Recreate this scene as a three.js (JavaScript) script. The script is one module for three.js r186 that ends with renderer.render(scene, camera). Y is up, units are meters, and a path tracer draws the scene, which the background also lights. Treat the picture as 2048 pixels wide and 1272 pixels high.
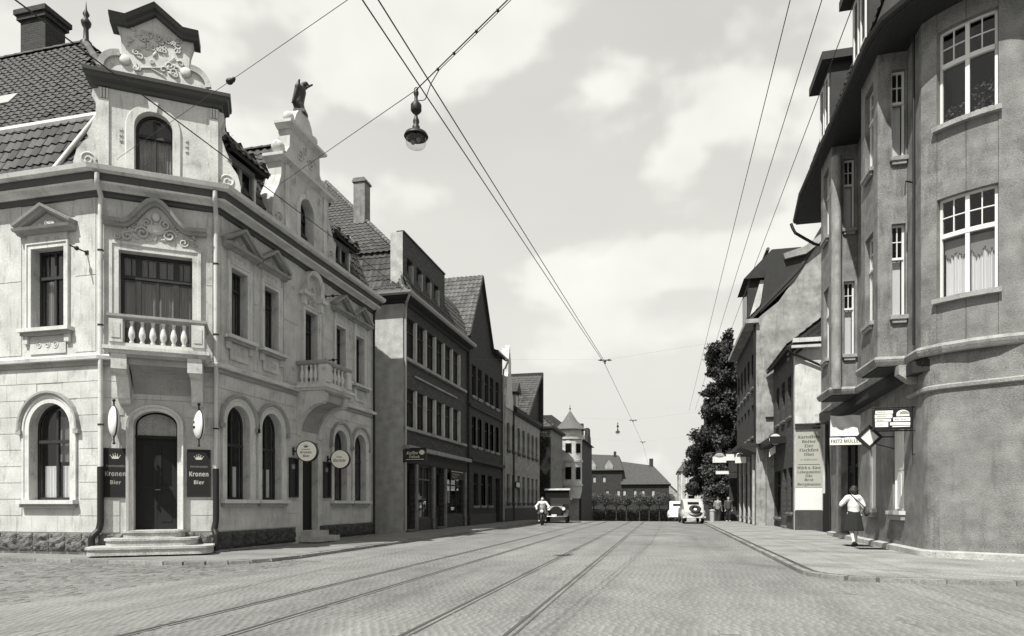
import * as THREE from 'three';
import { mergeGeometries } from 'three/addons/utils/BufferGeometryUtils.js';
import { MarchingCubes } from 'three/addons/objects/MarchingCubes.js';
import { ImprovedNoise } from 'three/addons/math/ImprovedNoise.js';
import { FontLoader } from 'three/addons/loaders/FontLoader.js';
import { TextGeometry } from 'three/addons/geometries/TextGeometry.js';

// ---------------------------------------------------------------- camera, sky, sun, exposure
const scene = new THREE.Scene();
// a view camera with a risen lens: verticals stay upright, the horizon lies low in the frame
const camera = new THREE.PerspectiveCamera(2 * Math.atan(1008 / 1300) * 180 / Math.PI, 2048 / 2016, 0.1, 900);
camera.position.set(0, 1.3, 0);
camera.rotation.y = Math.atan(306 / 1300);            // turned a little left of the street's axis (-z)
camera.setViewOffset(2048, 2016, 0, 0, 2048, 1272);
scene.add(camera);

const renderer = new THREE.WebGLRenderer({ antialias: true });
renderer.toneMapping = THREE.LinearToneMapping;
renderer.toneMappingExposure = 1.45;
renderer.shadowMap.enabled = true;

const SUN = new THREE.Vector3(-0.20, 0.83, 0.52).normalize();
const sun = new THREE.DirectionalLight(new THREE.Color().setRGB(1, 0.99, 0.93), 5.0);
sun.position.copy(SUN).multiplyScalar(120); sun.castShadow = true;
sun.shadow.camera.left = -60; sun.shadow.camera.right = 60; sun.shadow.camera.top = 60; sun.shadow.camera.bottom = -60; sun.shadow.camera.far = 300;
sun.shadow.mapSize.set(4096, 4096); sun.shadow.radius = 1;
scene.add(sun); scene.add(sun.target);

let seed = 20107;
const rnd = () => { seed = (seed + 0x6D2B79F5) | 0; let t = Math.imul(seed ^ (seed >>> 15), 1 | seed); t = (t + Math.imul(t ^ (t >>> 7), 61 | t)) ^ t; return ((t ^ (t >>> 14)) >>> 0) / 4294967296; };
const rr = (a, b) => a + (b - a) * rnd();
const PN = new ImprovedNoise();
const fbm = (x, y, z, o = 5) => { let s = 0, a = 0.5; for (let i = 0; i < o; i++) { s += a * PN.noise(x, y, z); x *= 2.03; y *= 2.03; z *= 2.03; a *= 0.5; } return s; };
const clamp = (x, a, b) => Math.max(a, Math.min(b, x));
const smooth = (a, b, x) => { const t = clamp((x - a) / (b - a), 0, 1); return t * t * (3 - 2 * t); };

{ // hazy bright sky with soft heaped clouds, computed per direction
  const W = 1536, H = 768, d = new Float32Array(W * H * 4);
  const heaps = [[-0.36, 0.60, 0.23, 0.13], [-0.12, 0.52, 0.12, 0.1], [0.17, 0.52, 0.2, 0.13], [0.02, 0.45, 0.08, 0.07], [0.34, 0.43, 0.2, 0.08], [0.15, 0.34, 0.25, 0.05], [-0.3, 0.32, 0.25, 0.05], [0.3, 0.62, 0.2, 0.1],
    [1.3, 0.5, 0.3, 0.15], [2.2, 0.6, 0.35, 0.15], [3.0, 0.4, 0.4, 0.14], [-1.4, 0.45, 0.35, 0.15], [-2.3, 0.55, 0.35, 0.16], [-2.9, 0.8, 0.3, 0.15]];
  for (let j = 0; j < H; j++) for (let i = 0; i < W; i++) {
    const az = ((i + 0.5) / W - 0.5) * 2 * Math.PI, el = ((j + 0.5) / H - 0.5) * Math.PI;
    const x = Math.cos(el) * Math.cos(az), y = Math.sin(el), z = Math.cos(el) * Math.sin(az);
    let L;
    if (y < 0) L = 0.26;
    else {
      const base = 0.82 - 0.16 * smooth(0.08, 0.75, y);
      let th = Math.atan2(x, -z) - 0; // 0 = down the street, + = right
      const wx = fbm(x * 3 + 7, y * 4, z * 3, 3) * 0.25, n = fbm(x * 5 + wx * 2, y * 9 + wx, z * 5 + 3, 6);
      const n2 = fbm(x * 2.2 + 11, y * 6, z * 2.2, 5);
      let h = 0;
      for (const [a, e, ra, re] of heaps) { let da = th - a; if (da > Math.PI) da -= 2 * Math.PI; if (da < -Math.PI) da += 2 * Math.PI; const q = (da / ra) ** 2 + ((el - e) / (el < e ? re * 0.7 : re)) ** 2; h = Math.max(h, 1 - q * 0.8); }
      const c = smooth(0.02, 0.36, h * 0.55 + n * 1.5 + n2 * 0.6 - 0.15);
      const curl = fbm(x * 9 + 5, y * 13, z * 9, 4);
      L = base + (0.94 + curl * 0.14 - base) * c * 0.88 + n2 * 0.10 * (1 - c);
    }
    const k = (j * W + i) * 4; L /= 1.45; d[k] = L; d[k + 1] = L * 0.99; d[k + 2] = L * 0.93; d[k + 3] = 1;
  }
  const t = new THREE.DataTexture(d, W, H, THREE.RGBAFormat, THREE.FloatType);
  t.mapping = THREE.EquirectangularReflectionMapping; t.magFilter = THREE.LinearFilter; t.minFilter = THREE.LinearFilter; t.wrapS = THREE.RepeatWrapping; t.needsUpdate = true;
  scene.background = t; scene.environment = t;
}

// ---------------------------------------------------------------- textures and materials
function tex(size, fn, repeat = 1, srgb = true) {
  const d = new Uint8Array(size * size * 4);
  for (let j = 0; j < size; j++) for (let i = 0; i < size; i++) {
    const v = fn(i / size, j / size, i, j), k = (j * size + i) * 4, c = Array.isArray(v) ? v : [v, v, v];
    d[k] = clamp(c[0] * 255, 0, 255); d[k + 1] = clamp(c[1] * 255, 0, 255); d[k + 2] = clamp(c[2] * 255, 0, 255); d[k + 3] = 255;
  }
  const t = new THREE.DataTexture(d, size, size, THREE.RGBAFormat);
  t.wrapS = t.wrapT = THREE.RepeatWrapping; t.magFilter = THREE.LinearFilter; t.minFilter = THREE.LinearMipmapLinearFilter; t.generateMipmaps = true;
  t.repeat.set(repeat, repeat); if (srgb) t.colorSpace = THREE.SRGBColorSpace; t.needsUpdate = true; return t;
}
// tileable noise: sample a torus-like blend
const tn = (u, v, f, o, s) => { const a = fbm(u * f + s, v * f, s, o), b = fbm((u - 1) * f + s, v * f, s, o), c = fbm(u * f + s, (v - 1) * f, s, o), e = fbm((u - 1) * f + s, (v - 1) * f, s, o); const p = smooth(0, 1, u), q = smooth(0, 1, v); return (a * (1 - p) + b * p) * (1 - q) + (c * (1 - p) + e * p) * q; };
const plasterT = tex(512, (u, v) => 0.90 + tn(u, v, 4, 4, 1) * 0.22 + tn(u, v, 60, 2, 9) * 0.16 + Math.min(0, tn(u, v, 9, 3, 17) + 0.12) * 0.55 + Math.min(0, tn(u, v * 0.15, 30, 3, 19) + 0.1) * 0.36, 0.4);
const plasterB = tex(512, (u, v) => 0.5 + tn(u, v, 90, 2, 4) * 0.6 + tn(u, v, 14, 3, 5) * 0.35, 0.5, false);
const roughT = tex(512, (u, v) => 0.84 + tn(u, v, 7, 5, 21) * 0.3 + tn(u, v, 80, 2, 29) * 0.36, 0.36);
// old scraped render: cloudy patches, vertical drip marks, grit and a few darker repairs
const streak = (u, v, s) => { const a = tn(u, v * 0.12, 26, 3, s); return Math.min(0, a + 0.08); };
const stainT = tex(1024, (u, v) => 0.86 + tn(u, v, 5, 6, 51) * 0.42 + tn(u, v, 17, 4, 57) * 0.26 + streak(u, v, 61) * 0.4 + tn(u, v, 150, 2, 63) * 0.42 + (tn(u, v, 3, 2, 71) > 0.2 ? -0.05 : 0), 0.23);
const roughB = tex(512, (u, v) => 0.5 + tn(u, v, 70, 3, 33) * 0.9, 0.55, false);
const roadT = tex(1024, (u, v) => 0.84 + tn(u, v, 6, 5, 41) * 0.34 + tn(u, v, 150, 2, 43) * 0.5, 0.16);
const brickT = tex(512, (u, v, i, j) => { const r = Math.floor(v * 28), x = (u * 8 + (r % 2) * 0.5) % 1, y = (v * 28) % 1; const m = x < 0.05 || y < 0.16; const id = Math.floor(u * 8 + (r % 2) * 0.5) % 8; return m ? 1.0 : 0.66 + 0.28 * PN.noise(id * 3.1 + 0.5, r * 1.7 + 0.3, 0.5) + tn(u, v, 50, 2, 3) * 0.2; }, 0.5);
const brickB = tex(512, (u, v) => { const r = Math.floor(v * 28), x = (u * 8 + (r % 2) * 0.5) % 1, y = (v * 28) % 1; return x < 0.05 || y < 0.16 ? 0.2 : 0.8; }, 0.5, false);
const woodT = tex(256, (u, v) => 0.8 + tn(u, v * 0.15, 40, 3, 8) * 0.5, 1);

function mat(L, o = {}) {
  if (!Array.isArray(L)) L *= 0.78;
  const c = Array.isArray(L) ? new THREE.Color().setRGB(...L) : new THREE.Color().setRGB(L, L * 1.0, L * 0.975);
  const { phys, ...rest } = o;
  return new (phys ? THREE.MeshPhysicalMaterial : THREE.MeshStandardMaterial)({ color: c, roughness: 0.85, metalness: 0, ...rest });
}
const M = {
  plaster: mat(0.74, { map: plasterT, bumpMap: plasterB, bumpScale: 0.004 }),
  trim: mat(0.84, { map: plasterT, bumpMap: plasterB, bumpScale: 0.002 }),
  relief: mat(0.76, { map: plasterT }),
  sootAndShade: mat(0.44, { map: plasterT, bumpMap: plasterB, bumpScale: 0.003 }),  // greyer stucco: soot on pediments, shade painted on undersides
  darkBand: mat(0.10, { map: plasterT, roughness: 0.7 }),  // one flat dark tone for the cornice bed and fillet
  zincDark: mat(0.07, { roughness: 0.55, metalness: 0.3 }),
  stone: mat(0.24, { map: roughT, bumpMap: roughB, bumpScale: 0.03 }),
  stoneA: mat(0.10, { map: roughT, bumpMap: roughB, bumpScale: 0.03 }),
  step: mat(0.66, { map: roughT, bumpMap: roughB, bumpScale: 0.004 }),
  greyPlaster: mat(0.31, { map: stainT, bumpMap: roughB, bumpScale: 0.006 }),
  palePlaster: mat(0.68, { map: roughT, bumpMap: plasterB, bumpScale: 0.006 }),
  tanPlaster: mat(0.47, { map: stainT, bumpMap: roughB, bumpScale: 0.008 }),
  brick: mat(0.105, { map: brickT, bumpMap: brickB, bumpScale: 0.006 }),
  brickDark: mat(0.062, { map: brickT, bumpMap: brickB, bumpScale: 0.006 }),
  tile: [mat(0.048, { roughness: 0.7, map: roughT }), mat(0.078, { roughness: 0.7, map: roughT }), mat(0.034, { roughness: 0.75, map: roughT })],
  tileLight: [mat(0.15, { map: roughT }), mat(0.19, { map: roughT }), mat(0.12, { map: roughT })],
  tileMid: [mat(0.082, { map: roughT }), mat(0.118, { map: roughT }), mat(0.06, { map: roughT })],
  roofUnder: mat(0.03),
  zinc: mat(0.42, { roughness: 0.5, metalness: 0.25 }),
  darkIron: mat(0.025, { roughness: 0.5, metalness: 0.4 }),
  wire: mat(0.02, { roughness: 0.6 }),
  frameDark: mat(0.035, { roughness: 0.7, map: woodT }),
  frameWhite: mat(0.82, { roughness: 0.5 }),
  doorDark: mat(0.014, { roughness: 0.85, map: woodT }),
  doorGrey: mat(0.16, { roughness: 0.6, map: woodT }),
  interior: mat(0.02),  // near-black cores inside the houses, added to keep the rooms dark
  glass: mat([0.9, 0.9, 0.9], { phys: true, transmission: 1, thickness: 0, roughness: 0.03, ior: 1.38 }),
  pane: mat(0.008, { phys: true, roughness: 0.08, ior: 1.25 }),
  blind: mat([0.72, 0.72, 0.735], { roughness: 0.95 }),
  curtain: mat(0.82, { phys: true, roughness: 1, transmission: 0.25, thickness: 0 }),
  lace: mat(0.30, { roughness: 1 }),
  white: mat(0.86, { roughness: 0.45 }),
  black: mat(0.012, { roughness: 0.4 }),
  signBlack: mat(0.008, { roughness: 0.6 }),
  steel: mat(0.30, { roughness: 0.35, metalness: 0.8 }),
  railSteel: mat(0.10, { roughness: 0.6, metalness: 0.3 }),
  whiteEnamel: mat(0.86, { roughness: 0.3 }),
  setts: mat(0.27, { map: roughT, bumpMap: roughB, bumpScale: 0.004, roughness: 0.8 }),
  cobble: mat(0.21, { map: roughT, bumpMap: roughB, bumpScale: 0.006, roughness: 0.8 }),
  road: mat(0.285, { map: roadT, bumpMap: roughB, bumpScale: 0.006 }),
  joint: mat(0.22, { map: roughT }),
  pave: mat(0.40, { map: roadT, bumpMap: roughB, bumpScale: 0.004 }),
  paveShaded: mat(0.32, { map: roadT, bumpMap: roughB, bumpScale: 0.004 }),  // darker copy of the paving, with building shade put into its colour
  kerb: [mat(0.34, { map: roughT }), mat(0.40, { map: roughT }), mat(0.29, { map: roughT })],
  earth: mat(0.16, { map: roughT }),
  bronze: mat(0.05, { roughness: 0.5, metalness: 0.5 }),
  skin: mat([0.52, 0.50, 0.46], { roughness: 0.7 }),
  hair: mat(0.02, { roughness: 0.6 }),
  blouse: mat(0.78, { roughness: 0.95 }),
  skirt: mat(0.02, { roughness: 0.95 }),
  cloth: mat(0.08, { roughness: 0.95 }),
  rubber: mat(0.018, { roughness: 0.8 }),
  bark: mat(0.06, { map: roughT, bumpMap: roughB, bumpScale: 0.03 }),
  leafC: mat(0.10, { roughness: 0.7 }), leaf: mat(0.05, { roughness: 0.7 }), leafB: mat(0.075, { roughness: 0.7 }), ivy: mat(0.07, { roughness: 0.7 }),
};
for (const k in M) if (M[k].isMaterial) M[k].side = THREE.DoubleSide; else M[k].forEach((m) => { m.side = THREE.DoubleSide; });

// ---------------------------------------------------------------- helpers
const names = new Map();
const numbered = (n) => { const k = names.get(n) ?? 0; names.set(n, k + 1); return k ? `${n}_${String(k).padStart(3, '0')}` : n; };
const ID = new THREE.Matrix4();
const UP = new THREE.Vector3(0, 1, 0);
// wall frame: x runs along the wall (left to right seen from outside), y up, z outward
function frame(x0, z0, x1, z1, y = 0) { const U = new THREE.Vector3(x1 - x0, 0, z1 - z0).normalize(), N = new THREE.Vector3(-U.z, 0, U.x); return new THREE.Matrix4().makeBasis(U, UP, N).setPosition(x0, y, z0); }
const shift = (m, x, y, z, ry = 0, rx = 0, rz = 0) => m.clone().multiply(new THREE.Matrix4().makeTranslation(x, y, z)).multiply(new THREE.Matrix4().makeRotationFromEuler(new THREE.Euler(rx, ry, rz)));
const place = (x, y, z, ry = 0, rx = 0, rz = 0) => shift(ID, x, y, z, ry, rx, rz);
function uvMetres(g) {
  const p = g.attributes.position, n = g.attributes.normal, uv = new Float32Array(p.count * 2);
  for (let i = 0; i < p.count; i++) {
    const ax = Math.abs(n.getX(i)), ay = Math.abs(n.getY(i)), az = Math.abs(n.getZ(i));
    const [a, b] = ay > ax && ay > az ? [p.getX(i), p.getZ(i)] : ax > az ? [p.getZ(i), p.getY(i)] : [p.getX(i), p.getY(i)];
    uv[2 * i] = a; uv[2 * i + 1] = b;
  }
  g.setAttribute('uv', new THREE.BufferAttribute(uv, 2)); g.userData.metric = true; return g;
}
const clean = (g) => { let r = g.index ? g.toNonIndexed() : g; if (!r.attributes.normal) r.computeVertexNormals(); const o = new THREE.BufferGeometry(); o.setAttribute('position', r.attributes.position); o.setAttribute('normal', r.attributes.normal); return o; };
const merge = (...gs) => mergeGeometries(gs.flat(9).map(clean));
function mesh(name, geo, m) {
  if (!geo.userData.metric && !geo.userData.keepUv) uvMetres(geo);
  const o = new THREE.Mesh(geo, m); o.name = name; o.castShadow = o.receiveShadow = true; return o;
}
function thing(name, label, category, x, y, z, group, kind) {
  const o = new THREE.Group(); o.name = numbered(name); o.position.set(x, y, z); scene.add(o); o.updateMatrixWorld();
  if (kind === 'structure' || kind === 'stuff') { o.userData.kind = kind; } 
  if (label) o.userData.label = label; if (category) o.userData.category = category;
  if (group) o.userData.group = group; return o;
}
function part(parent, name, geo, m, mx = ID, label) {
  const o = mesh(name, geo, m); parent.updateWorldMatrix(true, false);
  const l = new THREE.Matrix4().copy(parent.matrixWorld).invert().multiply(mx); l.decompose(o.position, o.quaternion, o.scale);
  parent.add(o); o.updateMatrixWorld(); if (label) o.userData.label = label; return o;
}
function single(name, geo, m, mx, label, category, group, kind) {
  const o = mesh(numbered(name), geo, m); mx.decompose(o.position, o.quaternion, o.scale); scene.add(o); o.updateMatrixWorld();
  o.userData = { label, category }; if (group) o.userData.group = group; if (kind) o.userData.kind = kind; return o;
}
const bx = (x0, x1, y0, y1, z0, z1) => new THREE.BoxGeometry(Math.abs(x1 - x0), Math.abs(y1 - y0), Math.abs(z1 - z0)).translate((x0 + x1) / 2, (y0 + y1) / 2, (z0 + z1) / 2);
const cyl = (r0, r1, h, x, y, z, s = 12) => new THREE.CylinderGeometry(r1, r0, h, s).translate(x, y + h / 2, z);
const sph = (r, x, y, z, s = 12) => new THREE.SphereGeometry(r, s, Math.max(6, s * 0.6 | 0)).translate(x, y, z);
const lathe = (pts, s = 14) => new THREE.LatheGeometry(pts.map((p) => new THREE.Vector2(p[0], p[1])), s);
const vec = (p) => new THREE.Vector3(p[0], p[1], p[2]);
function tube(pts, r, s = 6, seg) { const c = new THREE.CatmullRomCurve3(pts.map(vec), false, 'catmullrom', 0.2); return new THREE.TubeGeometry(c, seg ?? pts.length * 4, r, s, false); }
function rod(a, b, r, s = 6) { const A = vec(a), B = vec(b), d = B.clone().sub(A), g = new THREE.CylinderGeometry(r, r, d.length(), s); g.applyQuaternion(new THREE.Quaternion().setFromUnitVectors(UP, d.clone().normalize())); return g.translate(...A.add(B).multiplyScalar(0.5).toArray()); }
const shape = (pts) => { const s = new THREE.Shape(); pts.forEach((p, i) => (i ? s.lineTo(p[0], p[1]) : s.moveTo(p[0], p[1]))); s.closePath(); return s; };
const ext = (pts, z0, z1, holes = []) => { const s = shape(pts); holes.forEach((h) => s.holes.push(shape(h))); return new THREE.ExtrudeGeometry(s, { depth: z1 - z0, bevelEnabled: false, curveSegments: 8 }).translate(0, 0, z0); };
// flat plan polygon [x, z] raised from y0 to y1
const slab = (pts, y0, y1, holes = []) => { const s = shape(pts.map(([x, z]) => [x, -z])); holes.forEach((h) => s.holes.push(shape(h.map(([x, z]) => [x, -z])))); return new THREE.ExtrudeGeometry(s, { depth: y1 - y0, bevelEnabled: false }).rotateX(-Math.PI / 2).translate(0, y0, 0); };
const rect = (x0, x1, y0, y1) => [[x0, y0], [x1, y0], [x1, y1], [x0, y1]];
// opening outline; arch: height of the arched head (0 = square head)
function opening(x0, x1, y0, y1, arch = 0, n = 14) {
  if (!arch) return rect(x0, x1, y0, y1);
  const p = [[x0, y0], [x1, y0]], c = (x0 + x1) / 2, r = (x1 - x0) / 2;
  for (let i = 0; i <= n; i++) { const a = Math.PI * i / n; p.push([c + r * Math.cos(a), y1 - arch + arch * Math.sin(a)]); }
  return p;
}
const archPath = (x0, x1, y0, y1, arch = 0, n = 16) => { if (!arch) return [[x0, y0], [x0, y1], [x1, y1], [x1, y0]]; const p = [[x0, y0]], c = (x0 + x1) / 2, r = (x1 - x0) / 2; for (let i = 0; i <= n; i++) { const a = Math.PI * (1 - i / n); p.push([c + r * Math.cos(a), y1 - arch + arch * Math.sin(a)]); } p.push([x1, y0]); return p; };
// sweep a profile [offset to the left of the path, height] along a mitred 2D path
function sweep(path, prof, plan, closed = false) {
  path = path.filter((p, i) => !i || Math.hypot(p[0] - path[i - 1][0], p[1] - path[i - 1][1]) > 1e-5);
  const n = path.length, P = [];
  for (let i = 0; i < n; i++) {
    const a = closed ? path[(i - 1 + n) % n] : path[Math.max(0, i - 1)], b = path[i], c = closed ? path[(i + 1) % n] : path[Math.min(n - 1, i + 1)];
    let d1 = [b[0] - a[0], b[1] - a[1]], d2 = [c[0] - b[0], c[1] - b[1]];
    const l1 = Math.hypot(...d1), l2 = Math.hypot(...d2); if (l1 < 1e-6) d1 = d2; if (l2 < 1e-6) d2 = d1;
    const k1 = Math.hypot(...d1), k2 = Math.hypot(...d2), n1 = [-d1[1] / k1, d1[0] / k1], n2 = [-d2[1] / k2, d2[0] / k2];
    let m = [n1[0] + n2[0], n1[1] + n2[1]]; const q = Math.max(0.35, 1 + n1[0] * n2[0] + n1[1] * n2[1]); m = [m[0] / q, m[1] / q];
    P.push(prof.map(([o, h]) => { const x = b[0] + m[0] * o, y = b[1] + m[1] * o; return plan ? [x, h, y] : [x, y, h]; }));
  }
  const v = []; const quad = (a, b, c, d) => { v.push(...a, ...b, ...c, ...a, ...c, ...d); };
  const k = prof.length;
  for (let i = 0; i < (closed ? n : n - 1); i++) { const A = P[i], B = P[(i + 1) % n]; for (let j = 0; j < k; j++) { const j2 = (j + 1) % k; plan ? quad(A[j], B[j], B[j2], A[j2]) : quad(A[j2], B[j2], B[j], A[j]); } }
  if (!closed) { const tri = THREE.ShapeUtils.triangulateShape(prof.map((p) => new THREE.Vector2(p[0], p[1])), []); for (const [a, b, c] of tri) { v.push(...P[0][a], ...P[0][b], ...P[0][c]); const E = P[n - 1]; v.push(...E[c], ...E[b], ...E[a]); } }
  const g = new THREE.BufferGeometry(); g.setAttribute('position', new THREE.Float32BufferAttribute(v, 3)); g.computeVertexNormals(); return g;
}
// flat polygon with thickness from 3D points (planar)
function polySlab(pts, t) {
  const p = pts.map(vec), N = new THREE.Vector3(); for (let i = 0; i < p.length; i++) { const a = p[i], b = p[(i + 1) % p.length]; N.x += (a.y - b.y) * (a.z + b.z); N.y += (a.z - b.z) * (a.x + b.x); N.z += (a.x - b.x) * (a.y + b.y); } N.normalize(); if (N.y < 0) { N.negate(); p.reverse(); }
  const v = [], U = new THREE.Vector3().subVectors(p[1], p[0]).normalize(), W = new THREE.Vector3().crossVectors(N, U), to2 = (q) => { const e = q.clone().sub(p[0]); return new THREE.Vector2(e.dot(U), e.dot(W)); };
  const tri = THREE.ShapeUtils.triangulateShape(p.map(to2), []), low = p.map((q) => q.clone().addScaledVector(N, -t));
  for (const [a, b, c] of tri) { v.push(...p[a].toArray(), ...p[b].toArray(), ...p[c].toArray(), ...low[c].toArray(), ...low[b].toArray(), ...low[a].toArray()); }
  for (let i = 0; i < p.length; i++) { const j = (i + 1) % p.length; v.push(...p[i].toArray(), ...low[i].toArray(), ...low[j].toArray(), ...p[i].toArray(), ...low[j].toArray(), ...p[j].toArray()); }
  const g = new THREE.BufferGeometry(); g.setAttribute('position', new THREE.Float32BufferAttribute(v, 3)); g.computeVertexNormals(); return g;
}
// one curved clay tile, laid with its lower edge proud
const tileCache = new Map();
function tileGeo(w, l) {
  const k = w + '/' + l; if (tileCache.has(k)) return tileCache.get(k);
  const n = 5, v = [], z = (i) => 0.022 * Math.cos((i / n) * Math.PI * 2) + 0.012, x = (i) => (i / n - 0.5) * w * 1.04;
  const pt = (i, s) => [x(i), s * l, z(i) + (s ? 0.0 : 0.035)];
  const q = (a, b, c, d) => v.push(...a, ...b, ...c, ...a, ...c, ...d);
  for (let i = 0; i < n; i++) { q(pt(i, 0), pt(i + 1, 0), pt(i + 1, 1), pt(i, 1)); const a = pt(i, 0), b = pt(i + 1, 0); q([a[0], a[1], a[2] - 0.03], [b[0], b[1], b[2] - 0.03], b, a); }
  const g = new THREE.BufferGeometry(); g.setAttribute('position', new THREE.Float32BufferAttribute(v, 3)); g.computeVertexNormals(); uvMetres(g); tileCache.set(k, g); return g;
}
// cover a planar roof polygon with tiles; the first `budget.n` are parts of their own, the rest are gathered in budget.rest
function tiles(parent, pts, w, expo, mats, budget) {
  const p = pts.map(vec), N = new THREE.Vector3(); for (let i = 0; i < p.length; i++) { const a = p[i], b = p[(i + 1) % p.length]; N.x += (a.y - b.y) * (a.z + b.z); N.y += (a.z - b.z) * (a.x + b.x); N.z += (a.x - b.x) * (a.y + b.y); } N.normalize(); if (N.y < 0) N.negate();
  const U = new THREE.Vector3().crossVectors(UP, N).normalize(), S = new THREE.Vector3().crossVectors(N, U).normalize();
  const q = p.map((a) => { const e = a.clone().sub(p[0]); return [e.dot(U), e.dot(S)]; });
  const inside = (x, y) => { let c = false; for (let i = 0, j = q.length - 1; i < q.length; j = i++) if ((q[i][1] > y) !== (q[j][1] > y) && x < (q[j][0] - q[i][0]) * (y - q[i][1]) / (q[j][1] - q[i][1]) + q[i][0]) c = !c; return c; };
  const xs = q.map((a) => a[0]), ys = q.map((a) => a[1]), g = tileGeo(w, expo * 1.18);
  const rot = new THREE.Matrix4().makeBasis(U, S, N);
  for (let y = Math.min(...ys); y < Math.max(...ys); y += expo) for (let x = Math.min(...xs) + w / 2; x < Math.max(...xs) + w / 2; x += w) {
    if (!inside(x, y + expo * 0.45)) continue;
    const o = p[0].clone().addScaledVector(U, x + rr(-0.008, 0.008)).addScaledVector(S, y + rr(-0.014, 0.014) - (rnd() < 0.02 ? 0.05 : 0)).addScaledVector(N, 0.015 + rr(0, 0.010));
    const mx = rot.clone().setPosition(o).multiply(new THREE.Matrix4().makeRotationZ(rr(-0.025, 0.025)));
    if (budget.n-- > 0) part(parent, 'roof_tile', g, mats[(rnd() * 3) | 0], mx); else budget.rest.push(g.clone().applyMatrix4(mx));
  }
}
function flushTiles(parent, budget, m) { if (budget.rest.length) { const o = part(parent, 'further_roof_tiles', merge(budget.rest), m); o.userData.kind = 'stuff'; } }
// half-round ridge or hip tiles from a to b, one part each
function ridgeTiles(parent, a, b, r, len, m) {
  const A = vec(a), B = vec(b), d = B.clone().sub(A), L = d.length(), n = Math.max(1, Math.round(L / len)); d.normalize();
  const side = new THREE.Vector3().crossVectors(d, UP).normalize(), up = new THREE.Vector3().crossVectors(side, d);
  const g = new THREE.CylinderGeometry(r * 0.86, r, L / n * 1.12, 8, 1, true, -Math.PI / 2, Math.PI); g.rotateX(0);
  for (let i = 0; i < n; i++) { const c = A.clone().addScaledVector(d, (i + 0.5) * L / n); part(parent, 'ridge_tile', g, Array.isArray(m) ? m[i % m.length] : m, new THREE.Matrix4().makeBasis(side, d, up.clone().negate()).setPosition(c).multiply(new THREE.Matrix4().makeRotationY(Math.PI))); }
}
// flat artwork on a canvas
function art(w, h, draw, o = {}) {
  const c = document.createElement('canvas'); c.width = w; c.height = h; const x = c.getContext('2d'); draw(x, w, h);
  const t = new THREE.CanvasTexture(c); t.colorSpace = THREE.SRGBColorSpace; return new THREE.MeshStandardMaterial({ map: t, roughness: 0.8, side: THREE.DoubleSide, ...o });
}
const plane = (w, h) => { const g = new THREE.PlaneGeometry(w, h); g.userData.keepUv = true; return g; };
const font = await new FontLoader().loadAsync('fonts/droid/droid_serif_bold.typeface.json');
const gy = (z) => (z > -46 ? 0 : z > -56 ? -0.0017 * (-46 - z) ** 2 : z > -170 ? -0.034 * (-46 - z) + 0.17 : -4.046);

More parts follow.
